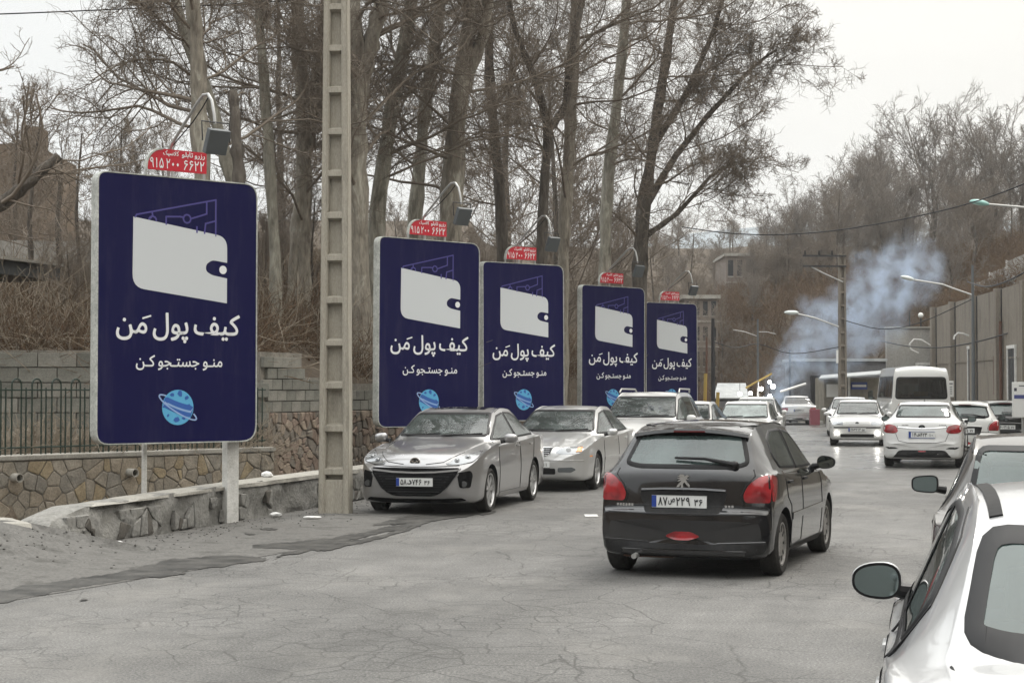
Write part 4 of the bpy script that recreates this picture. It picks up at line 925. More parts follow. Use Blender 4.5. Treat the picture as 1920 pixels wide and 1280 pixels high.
def reg_far(rs): return rs.uniform(9, 50), rs.uniform(100, 150)
q = undergrowth('undergrowth', 6000, reg_left, 1, M_BRUSH, (.4, 1.5), .008)
q += undergrowth('undergrowth', 1800, reg_left, 6, M_BRUSHP, (.6, 2.0), .009)
q += undergrowth('undergrowth', 500, reg_yard, 2, M_BRUSHP, (.3, .9), .007, .2)
q += undergrowth('undergrowth', 3500, reg_right, 3, M_BRUSH, (.5, 1.6), .012)
q += undergrowth('undergrowth', 5000, reg_far, 4, M_BRUSH, (1.0, 3.0), .022)
print('undergrowth quads', q)
def leaf_litter(n, region, seed, m_, size, hmax):
    rs = np.random.RandomState(seed); c = np.array([(lambda p: (p[0], p[1], terrain_z(*p)))(region(rs)) for _ in range(n)]); c[:, 2] += rs.uniform(0, 1, n) ** 2 * hmax
    a = rs.normal(0, 1, (n, 3)); a /= np.linalg.norm(a, axis=1, keepdims=True); b = np.cross(a, rs.normal(0, 1, (n, 3))); b /= np.linalg.norm(b, axis=1, keepdims=True); s = rs.uniform(.5, 1.2, (n, 1)) * size
    V = np.stack([c - a * s, c - b * s * .6, c + a * s, c + b * s * .6], 1).reshape(-1, 3); tag(link('dead_leaves', mesh_np('dead_leaves', V, np.arange(n * 4).reshape(-1, 4)), m_), kind='stuff')
leaf_litter(14000, reg_left, 5, M_LEAF, .045, .7); leaf_litter(6000, reg_right, 6, M_LEAF, .07, .9)
# ================================================================ vehicles
def paint(name, col, metal=0.0, rough=.32, dirt=.25, dcol=(.2, .18, .15)):
    m = mat(name, col, rough, metal, coat=.9); v = coords(m)
    d = noise(m, 3.5, 7, .7, v); sp = N(m, 'ShaderNodeSeparateXYZ'); lk(m, v, sp.inputs[0])
    low = N(m, 'ShaderNodeMapRange'); low.inputs['From Min'].default_value = .85; low.inputs['From Max'].default_value = .2; lk(m, sp.outputs['Z'], low.inputs['Value'])   # road film thrown up by the wheels
    f = math_(m, 'MULTIPLY', math_(m, 'ADD', math_(m, 'MULTIPLY', low.outputs[0], .7), .25), ramp(m, d, [(.3, .1), (.7, 1.0)])); f = math_(m, 'MULTIPLY', f, dirt)
    bf = N(m, 'ShaderNodeNewGeometry').outputs['Backfacing']
    c = mix(m, f, col, dcol); c = mix(m, bf, c, (.035, .035, .036)); lk(m, c, P(m).inputs['Base Color'])
    lk(m, math_(m, 'ADD', math_(m, 'MULTIPLY', f, .6), rough, True), P(m).inputs['Roughness'])
    lk(m, math_(m, 'SUBTRACT', .95, math_(m, 'ADD', math_(m, 'MULTIPLY', f, 1.5), bf), True), P(m).inputs['Coat Weight'])
    lk(m, math_(m, 'MULTIPLY', metal, math_(m, 'SUBTRACT', 1.0, math_(m, 'MAXIMUM', bf, f), True)), P(m).inputs['Metallic'])
    return m
def glass(name, tint=(.55, .68, .65), film=.16, fcol=(.30, .36, .35), rough=.03):
    """window glass: tinted see-through sheet, mirror reflection by Fresnel, a thin film of dust"""
    m = bpy.data.materials.new(name); m.use_nodes = True; nt = m.node_tree; nt.nodes.clear()
    o = nt.nodes.new('ShaderNodeOutputMaterial'); t = nt.nodes.new('ShaderNodeBsdfTransparent'); t.inputs[0].default_value = (*tint, 1)
    g = nt.nodes.new('ShaderNodeBsdfGlossy'); g.inputs['Roughness'].default_value = rough; fr = nt.nodes.new('ShaderNodeFresnel'); fr.inputs[0].default_value = 1.85
    d = nt.nodes.new('ShaderNodeBsdfDiffuse'); d.inputs[0].default_value = (*fcol, 1)
    a = nt.nodes.new('ShaderNodeMixShader'); b = nt.nodes.new('ShaderNodeMixShader'); tcn = nt.nodes.new('ShaderNodeTexCoord'); n_ = nt.nodes.new('ShaderNodeTexNoise'); n_.inputs['Scale'].default_value = 2.5; n_.inputs['Detail'].default_value = 6
    mr = nt.nodes.new('ShaderNodeMapRange'); mr.inputs['From Min'].default_value = .3; mr.inputs['From Max'].default_value = .7; mr.inputs['To Min'].default_value = film * .5; mr.inputs['To Max'].default_value = film * 1.5
    L = nt.links.new; L(tcn.outputs['Object'], n_.inputs['Vector']); L(n_.outputs[0], mr.inputs['Value'])
    L(mr.outputs[0], a.inputs[0]); L(t.outputs[0], a.inputs[1]); L(d.outputs[0], a.inputs[2]); L(fr.outputs[0], b.inputs[0]); L(a.outputs[0], b.inputs[1]); L(g.outputs[0], b.inputs[2]); L(b.outputs[0], o.inputs[0])
    return m
GL = glass('car_glass'); GL_DUSTY = glass('dusty_car_glass', (.42, .60, .56), .26, (.19, .27, .26)); GL_DARK = glass('dark_car_glass', (.16, .17, .17), .06, (.15, .15, .14))
M_TYRE = rough_mat('tyre_rubber', (.022, .021, .02), (.045, .043, .04), 6, .85, .3, .004, 60)
M_RIMA = mat('alloy', (.50, .50, .50), .32, .8); M_CAPP = rough_mat('dirty_wheel_trim', (.17, .165, .155), (.27, .26, .25), 6, .55, .1, .003)
M_SEAL = mat('window_seal', (.010, .010, .011), .5, spec=.25); M_TRIM = rough_mat('bumper_plastic', (.010, .010, .011), (.020, .0195, .019), 5, .55, .1, .003)
M_CHROME = mat('chrome', (.72, .72, .72), .12, 1); M_SEATM = mat('seat_fabric', (.045, .045, .045), .9); M_DASH = mat('dashboard', (.02, .02, .02), .7)
M_LENS = mat('clear_lamp_lens', (.30, .315, .33), .10, .55, coat=1); M_LENSD = mat('lamp_bowl', (.10, .105, .11), .15, .6, coat=1); M_AMBER = mat('amber_lens', (.62, .22, .03), .2, coat=1)
M_TAIL = mat('red_lamp_lens', (.42, .012, .02), .16, coat=1); _f = noise(M_TAIL, 9, 2, .5, coords(M_TAIL)); lk(M_TAIL, ramp(M_TAIL, _f, [(.35, (.17, .004, .007)), (.65, (.34, .014, .02))]), P(M_TAIL).inputs['Base Color'])
M_TAILP = mat('pale_red_lens', (.45, .08, .09), .2, coat=1); M_PLATE = mat('plate_white', (.66, .67, .66), .45); M_PLATEB = mat('plate_blue', (.012, .045, .26), .4); M_PTEXT = mat('plate_black', (.015, .015, .017), .5)
M_LAMPON = mat('lit_lamp', (.9, .9, .9), .3, emis=(1, .97, .9), es=45)
def pchip(xs, ys, t):
    n = len(xs); h = np.diff(xs); dl = np.diff(ys) / h; m = np.zeros(n); m[0] = dl[0]; m[-1] = dl[-1]
    for i in range(1, n - 1):
        if dl[i - 1] * dl[i] > 0: w1 = 2 * h[i] + h[i - 1]; w2 = h[i] + 2 * h[i - 1]; m[i] = (w1 + w2) / (w1 / dl[i - 1] + w2 / dl[i])
    i = np.clip(np.searchsorted(xs, t, 'right') - 1, 0, n - 2); s = (t - xs[i]) / h[i]; hh = h[i]
    return (2 * s**3 - 3 * s**2 + 1) * ys[i] + (s**3 - 2 * s**2 + s) * hh * m[i] + (-2 * s**3 + 3 * s**2) * ys[i + 1] + (s**3 - s**2) * hh * m[i + 1]
def crom(pts, n):
    """Catmull-Rom through pts (k,2), n samples in all, kept dense at bends"""
    p = np.vstack([2 * pts[0] - pts[1], pts, 2 * pts[-1] - pts[-2]]); k = len(pts) - 1; out = []
    for t in np.linspace(0, k, n):
        i = min(int(t), k - 1); f = t - i; a, b, c, d = p[i:i + 4]
        out.append(.5 * (2 * b + (c - a) * f + (2 * a - 5 * b + 4 * c - d) * f * f + (3 * b - a - 3 * c + d) * f**3))
    return np.array(out)
class Car:
    def __init__(s, name, rows, label, cat, pm, wheel=(1.1, -1.3, .29, .72), group=None, tumble=.97, res=1.0, arch=None):
        s.r = empty(name, (0, 0, 0), 0, label, cat, group); s.pm = pm; s.rows = rows
        rows = np.array(rows, float)[::-1]; ts = np.arange(len(rows), dtype=float); per = max(3, int(8 * res)); t = np.linspace(0, len(rows) - 1, (len(rows) - 1) * per + 1)
        # parametrise by index; keeps tight rows tight
        col = [pchip(ts, rows[:, c], t) for c in range(rows.shape[1])]; nh = int(34 * res); V = []; st = len(t)
        for i in range(st):
            x, w, zb, zs, zr, yr, zc, bow = [c[i] for c in col]; gh = min(1, max(0, (zr - zs - .04) / .12))
            h = zs - zb
            pts = np.array([(0, zb), (.80 * w, zb), (.955 * w, zb + .05 * h + .015), (.985 * w, zb + .26 * h), (1.0 * w, zb + .52 * h), (.992 * w, zb + .76 * h), (tumble * w - .0, zs - .02 * gh), (max(yr, (w * .93 * (1 - gh) * .96 + gh * w * .915)) if gh > .01 else w * .93, zs + .03 * gh + .012 * (1 - gh)),
                            (yr + .012 * gh, zr - .015 * gh), (yr * .93, zr + .30 * (zc - zr)), (yr * .55, zr + .80 * (zc - zr)), (0, zc)])
            c = crom(pts, nh); c[0, 0] = 0; c[-1, 0] = 0
            full = [(y, z) for y, z in c] + [(-y, z) for y, z in c[-2:0:-1]]
            for y, z in full: V.append((x - math.copysign(1, x) * bow * min(1.2, abs(y) / w) ** 2.6, y, z))
        m = 2 * nh - 2; Fq = [(i * m + j, i * m + (j + 1) % m, (i + 1) * m + (j + 1) % m, (i + 1) * m + j) for i in range(st - 1) for j in range(m)]
        me = mesh_np('body', V, Fq); bm = bmesh.new(); bm.from_mesh(me); bm.verts.ensure_lookup_table()
        ends = [[bm.verts[e0 * m + j] for j in range(m)] for e0 in (0, st - 1)]
        for ring in ends:
            f = bm.faces.new(ring); bmesh.ops.poke(bm, faces=[f])
        bmesh.ops.recalc_face_normals(bm, faces=bm.faces)
        s.bvh = BVHTree.FromBMesh(bm); bm.to_mesh(me); bm.free(); me.materials.append(pm); me.materials.append(M_BLACK)
        s.body = link('body', me, None, s.r, True)
        xf, xr_, rw, tr = wheel[:4]; ar = arch or rw + .045
        s.wh = wheel
        cut = MB()
        for x in (xf, xr_):
            for sg in (-1, 1): cut.cyl((x, sg * (tr - .19), rw + .01), (x, sg * (tr + .5), rw + .01), ar, n=40)
        co = cut.build('cutter', M_BLACK); co.data.materials.clear(); co.data.materials.append(M_BLACK)
        md = s.body.modifiers.new('b', 'BOOLEAN'); md.object = co; md.operation = 'DIFFERENCE'; md.solver = 'EXACT'; md.material_mode = 'TRANSFER'
        bpy.context.view_layer.update(); new = bpy.data.meshes.new_from_object(s.body.evaluated_get(bpy.context.evaluated_depsgraph_get())); s.body.modifiers.clear()
        s.body.data = new; new.name = 'body'; bpy.data.objects.remove(co); new.polygons.foreach_set('use_smooth', [True] * len(new.polygons)); new.set_sharp_from_angle(angle=R(40))
        s.holes = []
    def ray(s, u, v, axis, sg):
        if axis == 'x': o, d = Vector((sg * 6, u, v)), Vector((-sg, 0, 0))
        elif axis == 'y': o, d = Vector((u, sg * 4, v)), Vector((0, -sg, 0))
        else: o, d = Vector((u, v, 5)), Vector((0, 0, -1))
        h = s.bvh.ray_cast(o, d)
        if h[0] is None:
            h = s.bvh.find_nearest(o + d * (3.5 if axis == 'x' else 3)); return h[0], -d
        n = h[1]; 
        if n.dot(d) > 0: n = -n
        return h[0], n
    def patch(s, name, poly, axis, sg, m, off=.003, thick=.012, step=.07, parent=None, mir=False, crown=0):
        """a piece that follows the body skin, outlined in side (y), end (x) or top (z) view"""
        if mir: poly = [(-p[0], p[1]) for p in poly] if axis == 'x' else poly
        bm = bmesh.new(); f = bm.faces.new([bm.verts.new((u, v, 0)) for u, v in poly]); us = [p[0] for p in poly]; vs_ = [p[1] for p in poly]
        bmesh.ops.triangulate(bm, faces=[f], ngon_method='EAR_CLIP') if False else None
        for lo, hi, no, ax in ((min(us), max(us), (1, 0, 0), 0), (min(vs_), max(vs_), (0, 1, 0), 1)):
            k = int((hi - lo) / step)
            for i in range(1, k + 1):
                c = lo + (hi - lo) * i / (k + 1); bmesh.ops.bisect_plane(bm, geom=bm.verts[:] + bm.edges[:] + bm.faces[:], plane_co=((c, 0, 0) if ax == 0 else (0, c, 0)), plane_no=no)
        bmesh.ops.triangulate(bm, faces=bm.faces)
        cu, cv_ = sum(us) / len(us), sum(vs_) / len(vs_); ru, rv = (max(us) - min(us)) / 2, (max(vs_) - min(vs_)) / 2; nrm = {}
        for v in bm.verts:
            u0, v0 = v.co.x, v.co.y; p, n = s.ray(u0, v0, axis, sg); e_ = max(0, 1 - max(abs(u0 - cu) / ru, abs(v0 - cv_) / rv) ** 2) * crown
            v.co = p + n * (off + e_); nrm[v] = n
        be = [e_ for e_ in bm.edges if e_.is_boundary]; g = bmesh.ops.extrude_edge_only(bm, edges=be)
        nv = [x for x in g['geom'] if isinstance(x, bmesh.types.BMVert)]
        for v in nv:
            src = min((e_.other_vert(v) for e_ in v.link_edges if e_.other_vert(v) not in nv), key=lambda q: (q.co - v.co).length, default=None)
            if src is not None: v.co = src.co - nrm.get(src, Vector((0, 0, 1))) * thick
        ctr = Vector((0, 0, .8)); bmesh.ops.recalc_face_normals(bm, faces=bm.faces)
        f0 = max(bm.faces, key=lambda q: q.calc_area())
        want = {'x': Vector((sg, 0, 0)), 'y': Vector((0, sg, 0)), 'z': Vector((0, 0, 1))}[axis]
        if sum((f_.normal.dot(want) * f_.calc_area() for f_ in bm.faces)) < 0: bmesh.ops.reverse_faces(bm, faces=bm.faces)
        me = bpy.data.meshes.new(name); bm.to_mesh(me); bm.free(); o = link(name, me, m, parent or s.r, True); me.set_sharp_from_angle(angle=R(45)); return o
    def window(s, name, poly, axis, sg, g=None, seal=.022, rad=.03, hole=True, crown=0, step=.07):
        poly = rounded(poly, rad, 3); w = s.patch(name, poly, axis, sg, g or GL, .0045, .006, step)
        inn = inset(poly, seal); n = len(poly)                                        # painted/rubber border over the body edge
        bm = bmesh.new(); A = []; B = []
        L = []
        for i in range(n):
            a, b = Vector(poly[i]), Vector(poly[(i + 1) % n]); c, d = Vector(inn[i]), Vector(inn[(i + 1) % n]); k = max(1, int((b - a).length / .09))
            for j in range(k): L.append((a.lerp(b, j / k), c.lerp(d, j / k)))
        for o_, i_ in L:
            p, q = s.ray(o_.x, o_.y, axis, sg); A.append(bm.verts.new(p + q * .0075)); p, q = s.ray(i_.x, i_.y, axis, sg); B.append(bm.verts.new(p + q * .0075))
        O = []
        for o_, i_ in L:
            e_ = o_ + (o_ - i_).normalized() * .007; p, q = s.ray(e_.x, e_.y, axis, sg); O.append(bm.verts.new(p - q * .002))
        for i in range(len(L)): j = (i + 1) % len(L); bm.faces.new((A[i], A[j], B[j], B[i])); bm.faces.new((O[i], O[j], A[j], A[i]))
        bmesh.ops.recalc_face_normals(bm, faces=bm.faces); me = bpy.data.meshes.new('window_seal'); bm.to_mesh(me); bm.free(); link('window_seal', me, M_SEAL, w, True)
        if hole: s.holes.append((inset(poly, .004), axis, sg))
        return w
    def cut(s):
        bm = bmesh.new(); bm.from_mesh(s.body.data); dele = []
        for f in bm.faces:
            c = f.calc_center_median(); n = f.normal
            for poly, ax, sg in s.holes:
                if ax == 'y':
                    if c.y * sg < .25 or n.y * sg < .2: continue
                    if all(inside(poly, v.co.x, v.co.z) for v in f.verts): dele.append(f); break
                else:
                    if c.x * sg < -1.0 or n.x * sg < .08 or n.z < .05: continue
                    if all(inside(poly, v.co.y, v.co.z) for v in f.verts): dele.append(f); break
        bmesh.ops.delete(bm, geom=dele, context='FACES'); bm.to_mesh(s.body.data); bm.free(); s.body.data.set_sharp_from_angle(angle=R(40))
    def seam(s, pts, axis, sg, r=.006, m=None, name='panel_gap', parent=None):
        out = []
        for a, b in zip(pts, pts[1:]):
            a, b = Vector(a), Vector(b); k = max(1, int((b - a).length / .06))
            for i in range(k): q = a.lerp(b, i / k); p, n = s.ray(q.x, q.y, axis, sg); out.append(p + n * .0005)
        p, n = s.ray(pts[-1][0], pts[-1][1], axis, sg); out.append(p)
        return MB().tube(out, r, 5).build(name, m or M_SEAL, parent or s.body, True)
    def wheels(s, style='alloy', n=5, rimr=None, hub=M_RIMA):
        xf, xr_, rw, tr = s.wh[:4]; ri = rimr or rw * .68; tw_ = .092
        for x in (xf, xr_):
            for sg in (1, -1):
                c = (x, sg * (tr - .02), rw)
                def pr(L): return [(a, b * sg) for a, b in L]
                t = MB().lathe(pr([(ri, -tw_), (rw - .03, -tw_ * 1.02), (rw - .004, -tw_ * .8), (rw, -tw_ * .5), (rw, tw_ * .5), (rw - .004, tw_ * .8), (rw - .03, tw_ * 1.04), (ri + .03, tw_ * 1.02), (ri + .004, tw_ * .86), (ri, tw_ * .7)]), 'Y', 40, c, close=True).build('wheel', M_TYRE, s.r, True)
                MB().lathe(pr([(.001, .0), (ri * .6, .0), (ri - .01, -.01), (ri, -.08)]), 'Y', 24, c).build('brake_disc', M_DARKM, t, True)
                mb = MB(); mb.lathe(pr([(ri + .004, tw_ * .9), (ri - .012, tw_ * .9), (ri - .022, tw_ * .6), (ri - .02, -.04), (ri, -.05)]), 'Y', 40, c)
                if style == 'cap':
                    mb.lathe(pr([(.001, tw_ * .74), (.05, tw_ * .74), (ri * .55, tw_ * .68), (ri - .02, tw_ * .72), (ri - .005, tw_ * .88)]), 'Y', 40, c)
                    o = mb.build('rim', hub, t, True)
                    for k in range(n * 2 if x * sg else 0):
                        mb = MB(); a = math.pi * k / n; d = Vector((math.cos(a), 0, math.sin(a))); q = Vector(c) + d * ri * .72 + Vector((0, sg * tw_ * .745, 0)); mb.box(q, (ri * .26, .004, .022), Matrix.Rotation(-a, 3, 'Y')); mb.build('rim_slot', M_BLACK, t)
                else:
                    for k in range(n):
                        a = 2 * math.pi * k / n + .3
                        for da in ((-.13, .13) if style == 'twin' else (0,)):
                            wd = .030 if style == 'twin' else .052
                            d = Vector((math.cos(a + da), 0, math.sin(a + da))); q = Vector(c) + d * ri * .53 + Vector((0, sg * tw_ * .62, 0)); mb.box(q, (ri * .86, .02, wd), Matrix.Rotation(-(a + da), 3, 'Y'), .004)
                    mb.lathe(pr([(.001, tw_ * .82), (.03, tw_ * .82), (.055, tw_ * .72), (.06, tw_ * .5)]), 'Y', 20, c); mb.build('rim', hub, t, True)
    def mirror(s, x, z, y, sx=.10, sy=.20, sz=.13, pmat=None, sides=(1, -1), boxy=False, capm=None):
        for sg in sides:
            mb = MB(); c = Vector((x, sg * (y + sy / 2 + .03), z))
            V = []
            g = bmesh.ops.create_uvsphere(mb.bm, u_segments=20, v_segments=14, radius=1)
            for v in g['verts']:
                q = v.co; pw = .55 if boxy else .8
                q = Vector([math.copysign(abs(t) ** pw, t) for t in q]); fx = q.x * sx * (.75 if q.x > 0 else .22)
                v.co = c + Vector((fx, q.y * sy / 2, q.z * sz / 2 * (1 - .12 * q.y * sg)))
            o = mb.build('mirror', capm or pmat or s.pm, s.r, True)
            MB().tube([c + Vector((0, -sg * sy * .35, -sz * .25)), Vector((x + .03, sg * (y - .02), z - sz * .35))], [.028, .035], 8).build('mirror_arm', M_BLACK, o, True)
            mb = MB(); e_ = -.22 * sx - .0015; n = 28
            for ring, m_, nm, k in ((1.0, M_BLACK, 'mirror_rim', .90), ):
                pts = []
                for j in range(n):
                    a = 2 * math.pi * j / n; pw = .5 if boxy else .8; ca, sa = math.copysign(abs(math.cos(a)) ** pw, math.cos(a)), math.copysign(abs(math.sin(a)) ** pw, math.sin(a)); pts.append((c.y + ca * sy / 2 * k, c.z + sa * sz / 2 * k * (1 - .12 * ca * sg)))
                MB().prism(inset(pts, -.006 if sum(pts[i - 1][0] * pts[i][1] - pts[i][0] * pts[i - 1][1] for i in range(n)) > 0 else -.006), x + e_ - .004, x + e_ + .012, 'yz').build(nm, m_, o)
                MB().prism(inset(pts, .004), x + e_ - .007, x + e_, 'yz').build('mirror_glass', mat('mirror_glass', (.27, .33, .335), .05, 1) if 'mirror_glass' not in MATS else MATS['mirror_glass'], o)
    def plate(s, y, z, axis_sg, txt, w=.52, h=.115, frame=None, off=.012, tilt=0):
        p, n = s.ray(y, z, 'x', axis_sg); px_ = p.x; sg = axis_sg
        pm_ = max((s.ray(y + dy, z + dz, 'x', sg)[0].x * sg for dy in (-w / 2, 0, w / 2) for dz in (-h / 2, 0, h / 2)))
        x0 = sg * (pm_ + off)
        o = MB().rng(x0 - sg * .02, x0, y - w / 2, y + w / 2, z - h / 2, z + h / 2).build('number_plate', M_PLATE, s.r)
        # the blue band is at the reader's left
        yl = sg * (-w / 2)           # rear (sg -1): reader's left is +y ; front: -y
        b0 = y + yl; b1 = y + yl + (-1 if sg < 0 else 1) * w * .085
        MB().rng(x0, x0 + sg * .002, min(b0, b1), max(b0, b1), z - h / 2 + .004, z + h / 2 - .004).build('plate_band', M_PLATEB, o)
        MB().rng(x0 - .004, x0 + .001, y - w / 2 - .008, y + w / 2 + .008, z - h / 2 - .008, z - h / 2).build('plate_frame', frame or M_BLACK, o); MB().rng(x0 - .004, x0 + .001, y - w / 2 - .008, y + w / 2 + .008, z + h / 2, z + h / 2 + .008).build('plate_frame', frame or M_BLACK, o)
        for (tt, cx, ww, hh, cz) in txt:
            me = digits_mesh(tt, ww * w, hh * h, .16, .0035) if tt.isascii() else text_mesh(tt, ww * w, hh * h, .022, .0035); t = link('plate_lettering', me, M_PTEXT, o)
            t.rotation_euler = (0, 0, R(-90) if sg < 0 else R(90)); u = (cx - .5) * w
            t.location = (x0 + sg * .0012, y + (-u if sg < 0 else u), z + cz * h)
        return o
    def badge(s, y, z, sg, kind, size=.09):
        p, n = s.ray(y, z, 'x', sg); x = p.x + sg * .004
        def Q(pts, nm='badge', m=M_CHROME, th=.006, par=None):
            pp = [(y + (-a if sg < 0 else a) * size, z + b * size) for a, b in pts]; o = MB().prism(pp, x - sg * .03, x + sg * th, 'yz').build(nm, m, par or s.r); return o
        circ = lambda r, n=20, sx=1, sy=1: [(r * sx * math.cos(2 * math.pi * i / n), r * sy * math.sin(2 * math.pi * i / n)) for i in range(n)]
        if kind == 'lion':
            o = Q([(-.42, .30), (-.20, .50), (.05, .46), (.12, .34), (.30, .42), (.50, .36), (.28, .22), (.46, .10), (.20, .12), (.30, -.08), (.52, -.30), (.48, -.50), (.30, -.34), (.12, -.10), (-.02, -.22), (.02, -.48), (-.16, -.50), (-.14, -.26), (-.30, -.44), (-.52, -.48), (-.34, -.22), (-.10, .02), (-.46, -.06), (-.20, .14), (-.48, .16), (-.18, .28)])
        elif kind == 'oval_bird':
            o = Q(circ(.6, 24, 1, .85)); q = Q(circ(.48, 24, 1, .85), 'badge_field', M_SEAL, .008, o)
            Q([(-.45, .12), (-.2, .22), (0, -.02), (.2, .22), (.45, .12), (.3, -.02), (.16, .06), (0, -.2), (-.16, .06), (-.3, -.02)], 'badge_mark', M_CHROME, .011, o)
        else:
            o = Q(circ(.5, 20, 1.15, .8), 'badge', M_SEAL, .008); Q(circ(.3, 14, 1, .7), 'badge_mark', M_GREYM, .011, o)
        return o
    def interior(s, xs=(.15, -.85), z=.55, dash=.75, w=.36, zt=1.15, steer=1):
        for k, x in enumerate(xs):
            for sg in (1, -1):
                mb = MB(); mb.box((x, sg * w, z), (.5, .46, .14), None, .04); mb.box((x - .26, sg * w, z + .28), (.13, .46, .52), Matrix.Rotation(R(-14), 3, 'Y'), .05); mb.box((x - .34, sg * w, zt - .02), (.09, .24, .17), Matrix.Rotation(R(-10), 3, 'Y'), .04); mb.build('seat', M_SEATM, s.r, True)
        MB().rng(dash - .05, dash + .4, -.66, .66, z, z + .30, .06).build('dashboard', M_DASH, s.r, True)
        mb = MB(); c = Vector((dash - .16, .36 * steer, z + .32)); rt = Matrix.Rotation(R(-65), 3, 'Y'); pts = [c + rt @ Vector((.18 * math.cos(a), .18 * math.sin(a), 0)) for a in np.linspace(0, 2 * math.pi, 20)]; mb.tube(pts, .014, 6); mb.box(c, (.10, .10, .03), rt).build('steering_wheel', M_DASH, s.r, True)
    def place(s, X, Y, psi, away=True, z=0):
        s.cut(); s.r.location = (X, Y, z); s.r.rotation_euler = (0, 0, R(90 - psi) if away else R(-90 - psi)); return s
def mirY(poly): return [(-a, b) for a, b in poly]
def FD(t): return ''.join(chr(0x06F0 + int(c)) for c in t)
def plate_text(a, letter, b, c): return [(a, .205, .16, .60, 0), (letter, .365, .12, .50, 0), (b, .575, .25, .60, 0), (c, .855, .145, .46, -.06)]
def door_handles(c, xs, z, m=None):
    for x in xs:
        for sg in (1, -1): p, n = c.ray(x, z, 'y', sg); MB().box(p + Vector((0, sg * .006, 0)), (.17, .022, .028), None, .008).build('door_handle', m or c.pm, c.r, True)
# ---- black hatchback seen from behind --------------------------------------------------
PM_BLACK = paint('dusty_black_paint', (.0040, .0043, .0062), 0, .12, .09, (.14, .13, .11)); PM_SILV = paint('silver_paint', (.34, .337, .34), .75, .27, .15, (.3, .28, .25)); PM_SILV2 = paint('pale_silver_paint', (.56, .56, .555), .6, .27, .12, (.36, .35, .32))
PM_WHITE = paint('white_paint', (.62, .62, .61), 0, .25, .12, (.4, .38, .34)); PM_BROWN = paint('grey_brown_paint', (.040, .035, .030), .12, .28, .35, (.12, .108, .092)); PM_WHITE2 = paint('dull_white_paint', (.62, .62, .60), 0, .35, .2, (.4, .38, .34)); PM_SILW = paint('silver_white_paint', (.47, .475, .48), .3, .3, .35, (.42, .40, .37))
H206 = [(1.915, .45, .30, .46, .48, .30, .50, 0), (1.90, .66, .23, .55, .57, .48, .59, .05), (1.82, .76, .20, .64, .66, .58, .70, .10), (1.45, .81, .18, .76, .79, .64, .84, .07), (1.0, .826, .17, .84, .87, .68, .94, .03), (.80, .826, .17, .875, .91, .68, .985, 0),
        (.30, .826, .17, .90, 1.20, .61, 1.25, 0), (-.05, .826, .17, .91, 1.35, .565, 1.40, 0), (-.45, .826, .17, .925, 1.395, .55, 1.44, 0), (-.95, .826, .17, .94, 1.385, .545, 1.435, 0), (-1.36, .822, .17, .955, 1.34, .545, 1.40, .02), (-1.50, .815, .18, .96, 1.29, .555, 1.365, .04),
        (-1.64, .805, .18, .955, 1.14, .60, 1.19, .06), (-1.76, .795, .19, .94, 1.01, .645, 1.05, .08), (-1.83, .785, .19, .90, .92, .64, .96, .10), (-1.86, .785, .20, .74, .76, .64, .78, .11), (-1.875, .785, .20, .62, .635, .66, .65, .12), (-1.925, .765, .22, .575, .59, .64, .60, .13), (-1.93, .70, .26, .50, .515, .58, .53, .10)]
def sc(rows, sx=1, sy=1, sz=1): return [(a * sx, b * sy, c * sz, d * sz, e_ * sz, f * sy, g * sz, h) for a, b, c, d, e_, f, g, h in rows]
